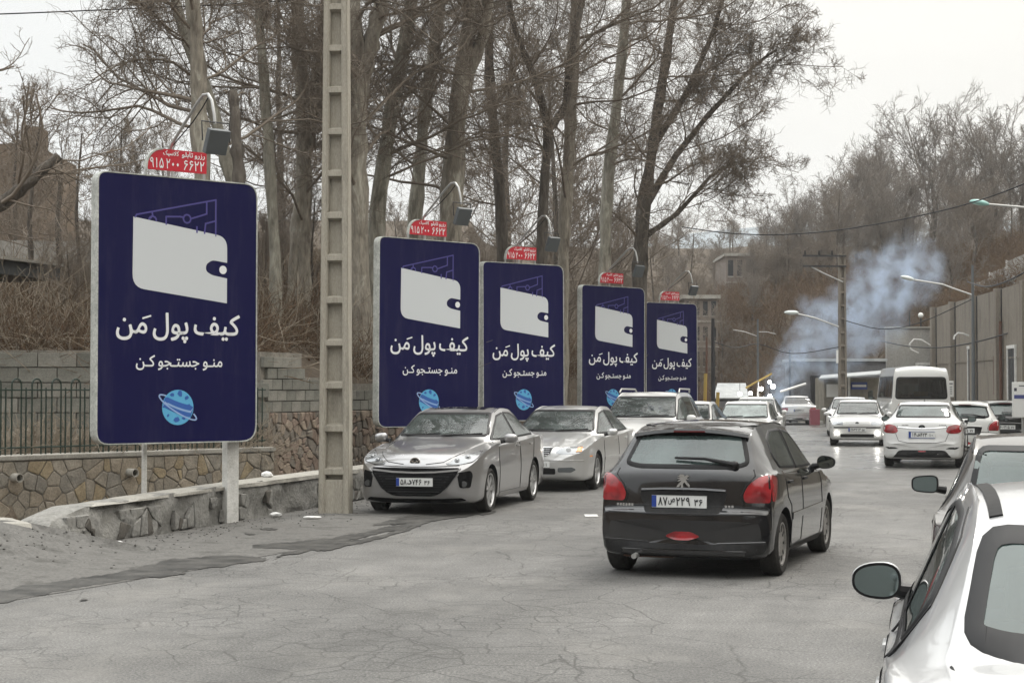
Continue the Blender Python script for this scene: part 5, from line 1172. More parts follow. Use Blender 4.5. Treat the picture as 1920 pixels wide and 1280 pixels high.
def hatch(label, X, Y, psi, pm, hero=True, group=None, tail=M_TAIL):
    c = Car('parked_car' if not hero else 'hatchback_car', sc(H206, 1, 1.035, 1), label, 'car', pm, (1.13, -1.31, .292, .755), group)
    rg = [(-.60, 1.04), (-.50, 1.335), (.50, 1.335), (.60, 1.04), (.45, 1.005), (-.45, 1.005)]
    c.window('rear_window', rg, 'x', -1, GL_DUSTY, .035, .06); c.window('windscreen', [(-.64, .985), (-.54, 1.345), (.54, 1.345), (.64, .985)], 'x', 1, GL, .03, .06)
    fw = [(.66, .955), (.28, 1.19), (.0, 1.315), (-.32, 1.35), (-.37, .965)]; rw = [(-.43, .97), (-.38, 1.352), (-.85, 1.345), (-1.12, 1.27), (-1.22, 1.12), (-1.18, 1.0)]
    for sg in (1, -1): c.window('side_window', fw, 'y', sg, GL, .02, .03); c.window('side_window', rw, 'y', sg, GL, .02, .04)
    c.interior((.1, -.75), .52, .62, .35, 1.13)
    # spoiler lip with brake light
    mb = MB(); pts = [(-1.50 + .05 * (abs(y) / .55) ** 2, y, 1.375 - .05 * (abs(y) / .55) ** 2) for y in np.linspace(-.55, .55, 13)]
    A = [[mb.bm.verts.new((x + dx, y, z + dz)) for x, y, z in pts] for dx, dz in ((.12, .018), (-.10, -.005), (-.11, -.035), (.02, -.055))]
    for k in range(4):
        a, b = A[k], A[(k + 1) % 4]
        for i in range(12): mb.bm.faces.new((a[i], a[i + 1], b[i + 1], b[i]))
    mb.bm.faces.new([A[k][0] for k in range(4)]); mb.bm.faces.new([A[k][-1] for k in range(4)]); sp_ = mb.build('spoiler', pm, c.r, True)
    MB().rng(-1.616, -1.60, -.15, .15, 1.338, 1.352).build('brake_light', mat('dark_red_lens', (.10, .008, .01), .3), sp_)
    tl = rounded([(.575, .70), (.555, .77), (.60, .86), (.69, .935), (.79, .955), (.80, .86), (.795, .70)], [.03, .05, .04, .05, .02, .02, .02], 4)
    for mir in (False, True): c.patch('tail_light', tl, 'x', -1, tail, .004, .02, .05, mir=mir, crown=.02)
    for sg in (1, -1): c.patch('tail_light_side', rounded([(-1.72, .71), (-1.715, .94), (-1.64, .955), (-1.55, .92), (-1.60, .78), (-1.66, .71)], .03), 'y', sg, tail, .006, .02, .05)
    c.seam([(-.64, 1.0), (-.66, .945), (-.585, .86), (-.54, .77), (-.565, .665), (.565, .665), (.54, .77), (.585, .86), (.66, .945), (.64, 1.0)], 'x', -1)
    c.seam([(-.79, .635), (-.6, .66), (.6, .66), (.79, .635)], 'x', -1, .006)
    mb = MB()
    c.patch('plate_recess', rounded([(-.36, .60), (-.42, .80), (.42, .80), (.36, .60)], .04), 'x', -1, M_TRIM, .003, .006)
    hd = c.seam([(-.40, .805), (-.2, .815), (0, .818), (.2, .815), (.40, .805)], 'x', -1, .017, pm, 'tailgate_handle', c.r)
    c.plate(.03, .705, -1, plate_text('87', '\u0635', '229', '36') if hero else plate_text('46', '\u0628', '315', '77'), .52, .115)
    c.patch('lower_bumper', rounded([(-.75, .24), (-.77, .335), (-.3, .315), (.3, .315), (.77, .335), (.75, .24), (.5, .20), (-.5, .20)], .03), 'x', -1, M_TRIM, .006, .02)
    c.seam([(-.76, .345), (-.32, .325)], 'x', -1, .008, pm, 'bumper_edge'); c.seam([(.76, .345), (.32, .325)], 'x', -1, .008, pm, 'bumper_edge')
    c.patch('fog_lamp', rounded([(-.17, .385), (-.08, .43), (.08, .43), (.17, .385), (.07, .35), (-.07, .35)], .03), 'x', -1, M_TAIL, .006, .01)
    for mir in (0, 1): c.seam([((-1) ** mir * .79, .60), ((-1) ** mir * .2, .585), ((-1) ** mir * .0, .585)], 'x', -1, .004)
    c.badge(0, .895, -1, 'lion' if hero else 'plain', .125)
    for y, w_ in ((.54, .20), (-.46, .11)):
        for k in range(int(w_ / .03)):
            p, n = c.ray(y + w_ / 2 - .03 * k, .645 + .02, 'x', -1); MB().box(p + Vector((-.004, 0, 0)), (.008, .019, .024)).build('name_letter', M_CHROME, c.r)
    # rear wiper
    p0, n0 = c.ray(-.47, 1.035, 'x', -1); p1, n1 = c.ray(.10, 1.09, 'x', -1); off = Vector((-.03, 0, .012))
    MB().tube([p0 + off, p0.lerp(p1, .5) + off * 1.3 + Vector((0, 0, .02)), p1 + off], [.026, .014, .012], 8).ball(p0 + off * .7, .038).build('wiper', M_BLACK, c.r, True)
    for sg in (1, -1):
        c.seam([(-.40, 1.36), (-.40, .96), (-.42, .55), (-.45, .27), (-.9, .25), (-.98, .30), (-1.00, .5), (-1.02, .64), (-1.15, .72), (-1.22, .95)], 'y', sg, .005); c.seam([(.60, .95), (.68, .8), (.66, .3), (.6, .25), (-.45, .25)], 'y', sg, .005)
        c.patch('side_moulding', [(-.97, .50), (-.97, .56), (.66, .57), (.66, .51)], 'y', sg, pm, .010, .014, .12)
        c.patch('waist_moulding', [(-1.16, .945), (-1.16, .968), (.62, .952), (.62, .932)], 'y', sg, M_CHROME if hero else M_BLACK, .006, .01, .12)
        c.patch('sill', [(-.96, .19), (-.96, .25), (.74, .25), (.74, .19)], 'y', sg, M_TRIM, .006, .01, .15)
        c.seam([(-1.3, 1.385), (-.9, 1.405), (-.4, 1.412), (0, 1.375)], 'y', sg, .007, M_BLACK, 'roof_strip')
    door_handles(c, (-.24, -1.0), .86, M_BLACK)
    c.mirror(.52, .985, .80, .11, .19, .135, M_BLACK); c.wheels('cap', 5, .20, M_CAPP)
    MB().tube([(-1.86, .44, .20), (-1.98, .44, .195)], .025, 10).build('exhaust_pipe', M_METAL, c.r, True); MB().rng(-1.8, -1.5, .1, .6, .17, .26, .03).build('silencer', M_RUST, c.r)
    MB().rng(-1.7, 1.7, -.6, .6, .17, .22).build('underbody', M_BLACK, c.r)
    c.place(X, Y, psi, True); return c
hatch('dusty black hatchback with red tail lights driving away in the middle of the road', 2.22, 17.6, 20, PM_BLACK)
hatch('black hatchback with pale red tail lights parked right of the white hatchback', 13.55, 48, 6, PM_BLACK, False, tail=M_TAILP)
# ---- sedans ----------------------------------------------------------------------------
SM = [(2.29, .45, .33, .50, .515, .30, .53, 0), (2.27, .66, .25, .60, .62, .42, .65, .06), (2.21, .80, .18, .69, .72, .50, .75, .13), (2.09, .858, .165, .765, .80, .55, .84, .16), (1.75, .876, .17, .85, .885, .62, .925, .12), (1.3, .878, .17, .905, .94, .67, .995, .04), (1.0, .878, .17, .935, .97, .69, 1.05, 0), (.52, .878, .17, .95, 1.22, .635, 1.27, 0), (.12, .878, .17, .96, 1.38, .575, 1.43, 0),
      (-.35, .878, .17, .975, 1.43, .555, 1.475, 0), (-.85, .878, .17, .985, 1.41, .55, 1.46, 0), (-1.3, .878, .17, 1.0, 1.30, .56, 1.365, 0), (-1.72, .875, .19, 1.01, 1.10, .61, 1.14, .03), (-1.92, .865, .2, 1.0, 1.04, .64, 1.07, .06), (-2.18, .84, .21, .96, .99, .62, 1.02, .12), (-2.24, .82, .23, .78, .80, .6, .82, .12), (-2.27, .80, .25, .60, .62, .58, .64, .12), (-2.29, .70, .30, .52, .54, .5, .56, .08)]
SX = [(2.46, .45, .34, .52, .54, .30, .56, 0), (2.44, .68, .26, .62, .64, .46, .67, .06), (2.36, .80, .20, .68, .72, .54, .76, .14), (2.2, .86, .18, .73, .76, .60, .80, .14), (1.8, .888, .18, .80, .83, .66, .88, .08), (1.3, .892, .18, .86, .89, .69, .95, .03), (1.05, .892, .18, .885, .92, .70, .99, 0), (.55, .892, .18, .905, 1.18, .64, 1.23, 0), (.15, .892, .18, .915, 1.34, .58, 1.39, 0),
      (-.35, .892, .18, .925, 1.40, .56, 1.44, 0), (-.9, .892, .18, .935, 1.385, .555, 1.43, 0), (-1.4, .89, .18, .95, 1.25, .58, 1.31, 0), (-1.75, .885, .19, .955, 1.03, .64, 1.07, .02), (-2.0, .875, .2, .95, .98, .66, 1.0, .06), (-2.36, .85, .21, .90, .93, .64, .96, .12), (-2.42, .83, .24, .72, .74, .6, .76, .12), (-2.45, .80, .26, .58, .6, .58, .62, .12), (-2.46, .70, .3, .5, .52, .5, .54, .08)]
SB = [(2.20, .55, .32, .50, .52, .40, .54, 0), (2.19, .74, .24, .62, .64, .56, .66, .03), (2.14, .80, .20, .70, .72, .62, .75, .07), (1.9, .832, .18, .765, .79, .66, .82, .07), (1.5, .845, .18, .82, .84, .68, .88, .03), (1.1, .847, .18, .855, .88, .69, .93, 0), (.95, .847, .18, .865, .90, .69, .95, 0), (.50, .847, .18, .875, 1.16, .62, 1.20, 0), (.15, .847, .18, .885, 1.31, .58, 1.35, 0), (-.35, .847, .18, .89, 1.37, .57, 1.41, 0), (-.85, .847, .18, .895, 1.36, .57, 1.40, 0), (-1.2, .847, .18, .905, 1.27, .58, 1.31, 0), (-1.5, .845, .18, .91, .99, .63, 1.02, .02), (-1.65, .84, .19, .905, .93, .65, .96, .04), (-2.08, .82, .2, .87, .90, .64, .93, .07), (-2.15, .80, .22, .72, .74, .62, .76, .08), (-2.18, .79, .24, .56, .58, .62, .60, .08), (-2.20, .72, .28, .50, .52, .6, .54, .05)]
UV = [(2.3, .55, .36, .60, .62, .40, .66, 0), (2.28, .74, .30, .72, .74, .52, .78, .04), (2.2, .84, .27, .82, .85, .62, .89, .10), (1.9, .90, .25, .93, .96, .70, 1.01, .10), (1.4, .93, .24, 1.0, 1.03, .74, 1.09, .03), (1.05, .935, .24, 1.03, 1.06, .75, 1.14, 0), (.6, .935, .24, 1.05, 1.36, .70, 1.41, 0), (.25, .935, .24, 1.06, 1.55, .65, 1.60, 0), (-.2, .935, .24, 1.07, 1.63, .63, 1.68, 0), (-1.0, .935, .24, 1.08, 1.63, .62, 1.68, 0), (-1.7, .925, .25, 1.09, 1.58, .62, 1.63, .04), (-1.98, .91, .26, 1.08, 1.40, .66, 1.45, .08), (-2.15, .89, .27, 1.02, 1.10, .68, 1.14, .1), (-2.25, .86, .3, .85, .87, .64, .9, .1), (-2.3, .78, .34, .6, .62, .6, .64, .08)]
def sc(rows, sx=1, sy=1, sz=1): return [(a * sx, b * sy, c * sz, d * sz, e_ * sz, f * sy, g * sz, h) for a, b, c, d, e_, f, g, h in rows]
def sedan_windows(c, sx=1, sy=1, sz=1, kind='M', g=GL, wsg=None):
    W_ = {'M': dict(ws=[(-.68, 1.055), (-.56, 1.39), (.56, 1.39), (.68, 1.055)], rw=[(-.60, 1.10), (-.54, 1.385), (.54, 1.385), (.60, 1.10)], f=[(.86, 1.005), (.50, 1.19), (.12, 1.345), (-.28, 1.39), (-.32, 1.01)], r=[(-.38, 1.015), (-.34, 1.395), (-.75, 1.385), (-1.10, 1.30), (-1.42, 1.12), (-1.38, 1.035)]),
          'X': dict(ws=[(-.69, .985), (-.57, 1.36), (.57, 1.36), (.69, .985)], rw=[(-.62, 1.03), (-.55, 1.35), (.55, 1.35), (.62, 1.03)], f=[(.90, .95), (.55, 1.13), (.15, 1.30), (-.28, 1.355), (-.33, .955)], r=[(-.39, .96), (-.34, 1.36), (-.85, 1.345), (-1.2, 1.25), (-1.5, 1.06), (-1.45, .98)]),
          'B': dict(ws=[(-.66, .95), (-.57, 1.325), (.57, 1.325), (.66, .95)], rw=[(-.60, .995), (-.55, 1.325), (.55, 1.325), (.60, .995)], f=[(.80, .915), (.48, 1.12), (.15, 1.27), (-.22, 1.33), (-.26, .92)], r=[(-.32, .925), (-.28, 1.335), (-.8, 1.325), (-1.08, 1.25), (-1.30, 1.03), (-1.28, .945)]),
          'U': dict(ws=[(-.74, 1.14), (-.64, 1.58), (.64, 1.58), (.74, 1.14)], rw=[(-.62, 1.13), (-.6, 1.52), (.6, 1.52), (.62, 1.13)], f=[(.95, 1.09), (.6, 1.33), (.28, 1.51), (-.15, 1.57), (-.2, 1.10)], r=[(-.27, 1.105), (-.22, 1.575), (-1.15, 1.57), (-1.12, 1.115)])}[kind]
    S2 = lambda p, a: [(u * a, v * sz) for u, v in p]
    c.window('windscreen', S2(W_['ws'], sy), 'x', 1, wsg or GL, .03, .06); c.window('rear_window', S2(W_['rw'], sy), 'x', -1, g, .035, .06)
    for sg in (1, -1): c.window('side_window', S2(W_['f'], sx), 'y', sg, g, .02, .03); c.window('side_window', S2(W_['r'], sx), 'y', sg, g, .02, .04)
    if kind == 'U':
        for sg in (1, -1): c.window('side_window', S2([(-1.25, 1.12), (-1.27, 1.565), (-1.75, 1.52), (-1.98, 1.20), (-1.9, 1.14)], sx), 'y', sg, g, .02, .04)
def seams(c, sx=1, sz=1, z=.95, k=1):
    for sg in (1, -1):
        c.seam([(a * sx, b * sz) for a, b in [(-.35, z), (-.36, .55), (-.36, .26), (-.95, .25), (-1.02, .45), (-1.15, .62), (-1.3, z - .03)]], 'y', sg); c.seam([(a * sx, b * sz) for a, b in [(.88, z - .02), (.93, .75), (.90, .35), (.86, .26), (-.36, .26)]], 'y', sg)
        c.patch('sill', [(-.9 * sx, .20 * sz), (-.9 * sx, .26 * sz), (.85 * sx, .26 * sz), (.85 * sx, .20 * sz)], 'y', sg, c.pm, .010, .014, .2)
    MB().rng(-1.9 * sx, 1.9 * sx, -.62, .62, .18, .23).build('underbody', M_BLACK, c.r)
def wipers(c, z, sp=((-.55, -.02), (.02, .58)), x=1):
    for a, b in sp: p, n = c.ray(a, z, 'x', x); q, n2 = c.ray(b, z + .035, 'x', x); MB().tube([p + n * .02, q + n2 * .015], .009, 5).build('wiper', M_BLACK, c.r)
# first silver sedan
c = Car('sedan_car', SM, 'silver grey sedan with a wide smiling black grille, parked just right of the lattice pole', 'car', PM_SILV, (1.37, -1.27, .315, .79))
sedan_windows(c); c.interior((.1, -.85), .58, .80, .37, 1.2); seams(c, z=1.0); wipers(c, 1.05)
gr = rounded([(-.63, .655), (.63, .655), (.60, .57), (.45, .36), (.30, .275), (-.30, .275), (-.45, .36), (-.60, .57)], [.03, .03, .05, .10, .08, .08, .10, .05], 4)
M_VOID = mat('grille_black', (.004, .004, .0045), .7, spec=.1)
g = c.patch('grille', gr, 'x', 1, M_VOID, .012, .03, .04)
for k in range(9): 
    z = .30 + k * .034; hw = float(np.interp(z, [.285, .36, .56, .635], [.26, .43, .57, .60])); c.seam([(-hw, z), (0, z), (hw, z)], 'x', 1, .014, M_SEAL, 'grille_bar', g)
c.seam([(-.62, .628), (-.3, .60), (0, .592), (.3, .60), (.62, .628)], 'x', 1, .020, PM_SILV, 'grille_upper_bar', g)
c.seam([(-.64, .65), (-.61, .56), (-.46, .35), (-.31, .268), (0, .255), (.31, .268), (.46, .35), (.61, .56), (.64, .65)], 'x', 1, .012, PM_SILV, 'grille_surround', g)
for mir in (False, True):
    hl = rounded([(.43, .705), (.55, .78), (.70, .845), (.80, .885), (.82, .80), (.78, .735), (.62, .70)], .025, 3)
    h = c.patch('headlight', hl, 'x', 1, M_LENS, .004, .02, .05, mir=mir, crown=.012)
    sgm = -1 if mir else 1
    c.seam([(sgm * a_, b_) for a_, b_ in hl[::2] + hl[:1]], 'x', 1, .006, M_SEAL, 'lamp_edge', h)
    for y, z, r_ in ((.57, .752, .038), (.69, .79, .045)):
        p, n = c.ray(y * sgm, z, 'x', 1); MB().cyl(p + n * .004, p + n * .017, r_, n=18).build('lamp_bowl', M_LENSD, h, True); MB().ball(p + n * .014, r_ * .55).build('lamp_bulb', M_LENS, h, True)
    c.patch('air_vent', rounded([(.635, .385), (.60, .59), (.765, .625), (.79, .56), (.765, .385)], .03), 'x', 1, M_VOID, .004, .015, .06, mir=mir)
    p, n = c.ray(.695 * sgm, .44, 'x', 1); MB().cyl(p, p + Vector((.022, 0, 0)), .042, n=18).build('fog_lamp', M_LENSD, c.r, True)
    c.seam([(sgm * .16, .705), (sgm * .40, .735), (sgm * .60, .86)], 'x', 1)
c.patch('lower_grille', rounded([(-.72, .215), (-.66, .25), (-.3, .235), (.3, .235), (.66, .25), (.72, .215), (.5, .185), (-.5, .185)], .02), 'x', 1, M_VOID, .006, .02)
c.seam([(-.62, .69), (-.3, .675), (0, .67), (.3, .675), (.62, .69)], 'x', 1)
c.plate(.02, .465, 1, plate_text('58', '\u062F', '746', '36'), .52, .115, off=.036); c.badge(0, .735, 1, 'oval_bird', .125)
c.patch('sunroof', rounded([(-.62, -.40), (-.62, .40), (.02, .40), (.02, -.40)], .05), 'z', 1, GL_DARK, .004, .01, .15)
for sg in (1, -1): c.seam([(-.95, sg * .52), (-.3, sg * .545), (.1, sg * .57)], 'z', 1, .006, M_SEAL, 'roof_strip')
door_handles(c, (-.20, -1.05), .90); c.mirror(.72, 1.03, .86, .11, .20, .14); c.wheels('twin', 7, .235); c.place(-.80, 25.75, 14, False)
# second silver sedan
c = Car('sedan_car', SX, 'silver sedan with a small chromed grille and amber-cornered headlights, parked behind the first silver sedan', 'car', PM_SILV2, (1.42, -1.33, .315, .80))
sedan_windows(c, kind='X'); c.interior((.1, -.9), .56, .85, .37, 1.16); seams(c, z=.94); wipers(c, .985)
g = c.patch('grille', rounded([(-.26, .64), (-.30, .745), (.30, .745), (.26, .64), (.16, .60), (-.16, .60)], .03), 'x', 1, M_DARKM, .004, .02)
for k in range(4): z = .625 + k * .032; c.seam([(-.25, z), (0, z), (.25, z)], 'x', 1, .008, M_CHROME, 'grille_bar', g)
c.seam([(-.30, .75), (-.26, .64), (-.15, .595), (.15, .595), (.26, .64), (.30, .75), (-.30, .75)], 'x', 1, .011, M_CHROME, 'grille_surround', g)
for mir in (False, True):
    s_ = -1 if mir else 1
    h = c.patch('headlight', rounded([(.35, .655), (.40, .72), (.58, .765), (.76, .765), (.79, .70), (.74, .645), (.50, .63)], .05, 4), 'x', 1, M_LENS, .004, .02, .05, mir=mir, crown=.015)
    p, n = c.ray(.56 * s_, .695, 'x', 1); MB().cyl(p + n * .004, p + n * .02, .045, n=18).build('lamp_bowl', M_LENSD, h, True)
    c.patch('indicator', rounded([(.68, .66), (.69, .745), (.765, .745), (.77, .68)], .02), 'x', 1, M_AMBER, .018, .02, .05, mir=mir)
    c.patch('fog_lamp', rounded([(.40, .34), (.40, .41), (.64, .42), (.70, .38), (.62, .33)], .025), 'x', 1, M_GREYM, .004, .01, mir=mir)
    c.seam([(s_ * .80, .53), (s_ * .4, .535), (0, .535)], 'x', 1, .012, PM_SILV2, 'bumper_rib')
c.patch('lower_intake', rounded([(-.36, .30), (-.36, .40), (.36, .40), (.36, .30)], .03), 'x', 1, M_BLACK, .004, .01)
c.plate(-.0, .47, 1, plate_text('71', '\u0644', '524', '11'), .52, .112)
for sg in (1, -1): c.patch('side_moulding', [(-1.0, .50), (-1.0, .55), (.9, .54), (.9, .49)], 'y', sg, PM_SILV2, .012, .014, .2); c.patch('side_marker', [(1.88, .58), (1.88, .61), (2.02, .61), (2.02, .58)], 'y', sg, M_AMBER, .006, .01)
door_handles(c, (-.18, -1.08), .83); c.mirror(.75, .98, .87, .11, .19, .13); c.wheels('alloy', 5, .225); c.place(1.02, 31.35, 15, False)
# white crossover
c = Car('crossover_car', UV, 'white crossover with silver roof rails, parked behind the second silver sedan', 'car', PM_WHITE, (1.35, -1.3, .35, .82))
sedan_windows(c, kind='U'); c.interior((.1, -.8), .7, .85, .38, 1.34); seams(c, z=1.05); wipers(c, 1.145)
for sg in (1, -1): MB().tube([(-1.6, sg * .60, 1.66), (-1.5, sg * .62, 1.73), (-.1, sg * .64, 1.74), (.05, sg * .65, 1.66)], .018, 8).build('roof_rail', M_METAL, c.r, True)
for mir in (False, True): c.patch('headlight', rounded([(.48, .80), (.55, .90), (.80, .96), (.84, .86), (.7, .78)], .04), 'x', 1, M_LENS, .004, .02, .06, mir=mir)
c.patch('grille', rounded([(-.42, .66), (-.42, .80), (.42, .80), (.42, .66)], .04), 'x', 1, M_BLACK, .004, .02); c.plate(0, .5, 1, plate_text('32', '\u0633', '618', '20'))
door_handles(c, (-.1, -1.0), .98); c.mirror(.82, 1.12, .92, .12, .21, .16); c.wheels('alloy', 5, .24); c.place(2.98, 37.0, 15.5, False)
def plain_sedan(label, pm, X, Y, psi, away, rows=SB, kind='B', sx=1, sy=1, sz=1, g=GL, wsg=None, tail=True, fog=False, group=None, txt=('14', '\u0644', '427', '10'), res=.8, antenna=True, capm=None):
    rows = sc(rows, sx, sy, sz); c = Car('sedan_car', rows, label, 'car', pm, (1.28 * sx, -1.32 * sx, .30, .76 * sy), group, res=res)
    sedan_windows(c, sx, sy, sz, kind, g, wsg); c.interior((.1, -.8), .54, .78, .36, 1.12 * sz); seams(c, sx, sz, z={'B': .90, 'X': .94, 'M': .99}[kind])
    zf = {'B': .70, 'X': .70, 'M': .76}[kind] * sz; zr = {'B': .80, 'X': .80, 'M': .86}[kind] * sz
    for mir in (False, True):
        s_ = -1 if mir else 1
        h = c.patch('headlight', rounded([(.42 * sy, zf - .065), (.42 * sy, zf + .045), (.74 * sy, zf + .06), (.78 * sy, zf), (.74 * sy, zf - .055)], .02), 'x', 1, M_LENS, .004, .02, .06, mir=mir)
        c.patch('tail_light', rounded([(.55 * sy, zr - .13), (.52 * sy, zr + .03), (.79 * sy, zr + .05), (.80 * sy, zr - .05), (.72 * sy, zr - .14)], .03), 'x', -1, M_TAIL, .004, .02, .06, mir=mir)
        if fog: 
            p, n = c.ray(.60 * s_, .40, 'x', 1); MB().ball(p + n * .012, .055, (.5, 1, .8), 16).build('fog_lamp', M_LAMPON, c.r, True)
    c.patch('grille', rounded([(-.38 * sy, zf - .05), (-.38 * sy, zf + .045), (.38 * sy, zf + .045), (.38 * sy, zf - .05)], .02), 'x', 1, M_DARKM if not fog else pm, .003, .01)
    for z in ((zf - .02, zf + .02)): c.seam([(-.36 * sy, z), (.36 * sy, z)], 'x', 1, .006, M_CHROME, 'grille_bar')
    c.badge(0, zf + .005, 1, 'plain', .09); wipers(c, {'B': .95, 'X': .985, 'M': 1.05}[kind] * sz + .01)
    c.patch('bumper_moulding', [(-.78 * sy, .545), (-.78 * sy, .585), (.78 * sy, .585), (.78 * sy, .545)], 'x', 1, M_TRIM, .008, .015, .1)
    c.patch('lower_intake', rounded([(-.5, .27), (-.5, .37), (.5, .37), (.5, .27)], .03), 'x', 1, M_TRIM, .005, .01)
    c.plate(0, .50, 1, plate_text(*txt)); c.plate(0, zr - .085 if kind != 'B' else .70, -1, plate_text(*txt))
    c.patch('lower_bumper', rounded([(-.62, .24), (-.5, .34), (.5, .34), (.62, .24), (.5, .22), (-.5, .22)], .03), 'x', -1, M_TRIM, .005, .01)
    c.seam([(-.62, .98 * sz if kind == 'M' else .9 * sz), (-.66, .58), (.66, .58), (.62, .98 * sz if kind == 'M' else .9 * sz)], 'x', -1)
    if antenna: MB().tube([(.05, 0, 1.36 * sz), (-.12, 0, 1.36 * sz + .16)], [.006, .003], 5).build('antenna', M_BLACK, c.r)
    door_handles(c, (-.16, -1.0), .82 * sz); c.mirror(.70, .96 * sz, .84 * sy, .10, .18, .12, capm=capm); c.wheels('cap', 6, .205, M_CAPP); c.place(X, Y, psi, away); return c
plain_sedan('white sedan parked between the white crossover and the car with greenish windscreen', PM_WHITE2, 4.45, 43.0, 15, False, SX, 'X', .95, .97, 1.0, g=GL)
plain_sedan('white boxy sedan with a pale greenish windscreen just above the black hatchback roof', PM_WHITE2, 6.5, 47.2, 14, False, SB, 'B', 1, 1, 1.0, g=GL, wsg=glass('milky_green_glass', (.45, .6, .58), .42, (.42, .52, .50)))
plain_sedan('white car of which little but the roof shows, under the bright bulbs', PM_WHITE2, 8.1, 56.5, 12, False, SX, 'X', .95, .97, 1.03)
plain_sedan('silver white sedan parked farthest along the left side, seen from behind beside a pink sign', PM_SILV2, 13.9, 84.0, 4, True, SX, 'X', .95, 1, .98, g=GL_DARK, txt=('54', '\u0648', '336', '22'))
plain_sedan('white sedan with lit fog lamps coming towards the viewer', PM_WHITE, 10.95, 54.0, 12.5, False, SB, 'B', 1, 1, 1.0, fog=True, txt=('66', '\u0645', '213', '55'))
c = plain_sedan('white car hidden behind the oncoming white sedan and the minibus', PM_WHITE2, 12.75, 64.5, 10, False, SX, 'X', .95, 1, 1.0)
# white sedan driving away, right of centre
c = Car('sedan_car', sc(SM, 1.0, 1.0, 1.0), 'white sedan with a chrome strip and dark red tail lights driving away towards the minibus', 'car', PM_WHITE, (1.35, -1.27, .31, .79))
sedan_windows(c, g=GL_DUSTY); c.interior((.1, -.85), .58, .80, .37, 1.2); seams(c, z=1.0)
for mir in (False, True):
    c.patch('tail_light', rounded([(.50, .80), (.56, .93), (.72, .965), (.83, .93), (.84, .83), (.78, .77), (.60, .76)], .05), 'x', -1, M_TAIL, .004, .02, .05, mir=mir, crown=.012)
    c.patch('bumper_slot', rounded([(.50, .43), (.58, .46), (.80, .47), (.72, .42)], .02), 'x', -1, M_BLACK, .004, .01, mir=mir)
c.patch('lower_bumper', rounded([(-.66, .20), (-.50, .385), (-.42, .40), (.42, .40), (.50, .385), (.66, .20), (.5, .19), (-.5, .19)], .03), 'x', -1, M_TRIM, .006, .015)
c.patch('reflector', rounded([(-.08, .36), (-.08, .385), (.08, .385), (.08, .36)], .01), 'x', -1, M_TAIL, .010, .01)
c.seam([(-.52, .90), (-.2, .875), (0, .87), (.2, .875), (.52, .90)], 'x', -1, .014, M_CHROME, 'chrome_strip', c.r); c.badge(0, .905, -1, 'plain', .12)
c.seam([(-.52, .93), (-.56, .75), (-.50, .60), (-.3, .56), (.3, .56), (.50, .60), (.56, .75), (.52, .93)], 'x', -1)
for y0 in (.42, -.38):
    for k in range(5): p, n = c.ray(y0 - .03 * k, .945, 'x', -1); MB().box(p + Vector((-.004, 0, 0)), (.006, .02, .018)).build('name_letter', M_CHROME, c.r)
MB().tube([(-.9, 0, 1.45), (-1.0, 0, 1.52)], [.01, .004], 6).build('antenna', M_BLACK, c.r)
c.plate(0, .735, -1, plate_text('14', '\u0642', '423', '10'), .56, .13, frame=M_PLATEB); door_handles(c, (-.2, -1.05), .9, M_CHROME); c.mirror(.72, 1.03, .86, .11, .20, .14, capm=M_BLACK); c.wheels('alloy', 7, .22); c.place(9.62, 39.6, 16.5, True)
# white hatch beyond it
hatch('white hatchback half hidden behind the white sedan that drives away', 11.75, 44.3, 15, PM_WHITE2, False)
# minibus
BUS = [(3.2, .70, .40, .80, .82, .60, .84, 0), (3.15, .88, .34, 1.1, 1.12, .75, 1.14, .06), (3.0, .96, .32, 1.25, 1.45, .80, 1.5, .12), (2.6, .98, .32, 1.3, 2.1, .80, 2.2, .1), (2.2, .99, .32, 1.32, 2.42, .78, 2.56, .05), (1.5, 1.0, .32, 1.32, 2.50, .78, 2.66, 0), (0, 1.0, .32, 1.32, 2.52, .78, 2.68, 0), (-2.5, 1.0, .32, 1.32, 2.50, .78, 2.66, 0), (-3.0, .99, .33, 1.32, 2.44, .80, 2.58, .02), (-3.12, .98, .34, 1.30, 2.2, .84, 2.3, .06), (-3.18, .97, .35, 1.25, 1.35, .88, 1.4, .07), (-3.2, .95, .38, 1.0, 1.02, .86, 1.05, .06), (-3.25, .94, .40, .62, .64, .86, .66, .06), (-3.26, .88, .42, .56, .58, .8, .6, .04)]
c = Car('minibus', sc(BUS, 1, 1.14, .965), 'white minibus with a big dark rear window and a yellow notice in it', 'minibus', PM_WHITE2, (2.1, -1.9, .35, .98), tumble=.985, res=.8)
c.window('rear_window', [(-.92, 1.37), (-.86, 2.16), (.86, 2.16), (.92, 1.37)], 'x', -1, GL_DARK, .05, .12)
for sg in (1, -1):
    for a, b_ in ((-3.0, -1.9), (-1.82, -.6), (-.52, .8), (.88, 2.0)): c.window('side_window', [(a, 1.40), (a + .03, 2.20), (b_ - .03, 2.20), (b_, 1.40)], 'y', sg, GL_DARK, .04, .05)
c.window('windscreen', [(-.82, 1.35), (-.70, 2.2), (.70, 2.2), (.82, 1.35)], 'x', 1, GL, .04, .1)
MB().rng(-3.06, -3.03, -.25, .25, 1.47, 1.63).build('window_notice', mat('yellow_notice', (.55, .36, .12), .6), c.r)
for mir in (False, True):
    for z in (.98, 1.14): p, n = c.ray((-.76 if mir else .76), z, 'x', -1); MB().cyl(p, p + Vector((-.03, 0, 0)), .06, n=16).build('tail_light', M_TAIL if z < 1 else M_AMBER, c.r)
c.patch('bumper', rounded([(-.9, .42), (-.9, .62), (.9, .62), (.9, .42)], .04), 'x', -1, M_TRIM, .01, .02, .15); c.plate(0, .85, -1, plate_text('21', '\u0639', '512', '33'))
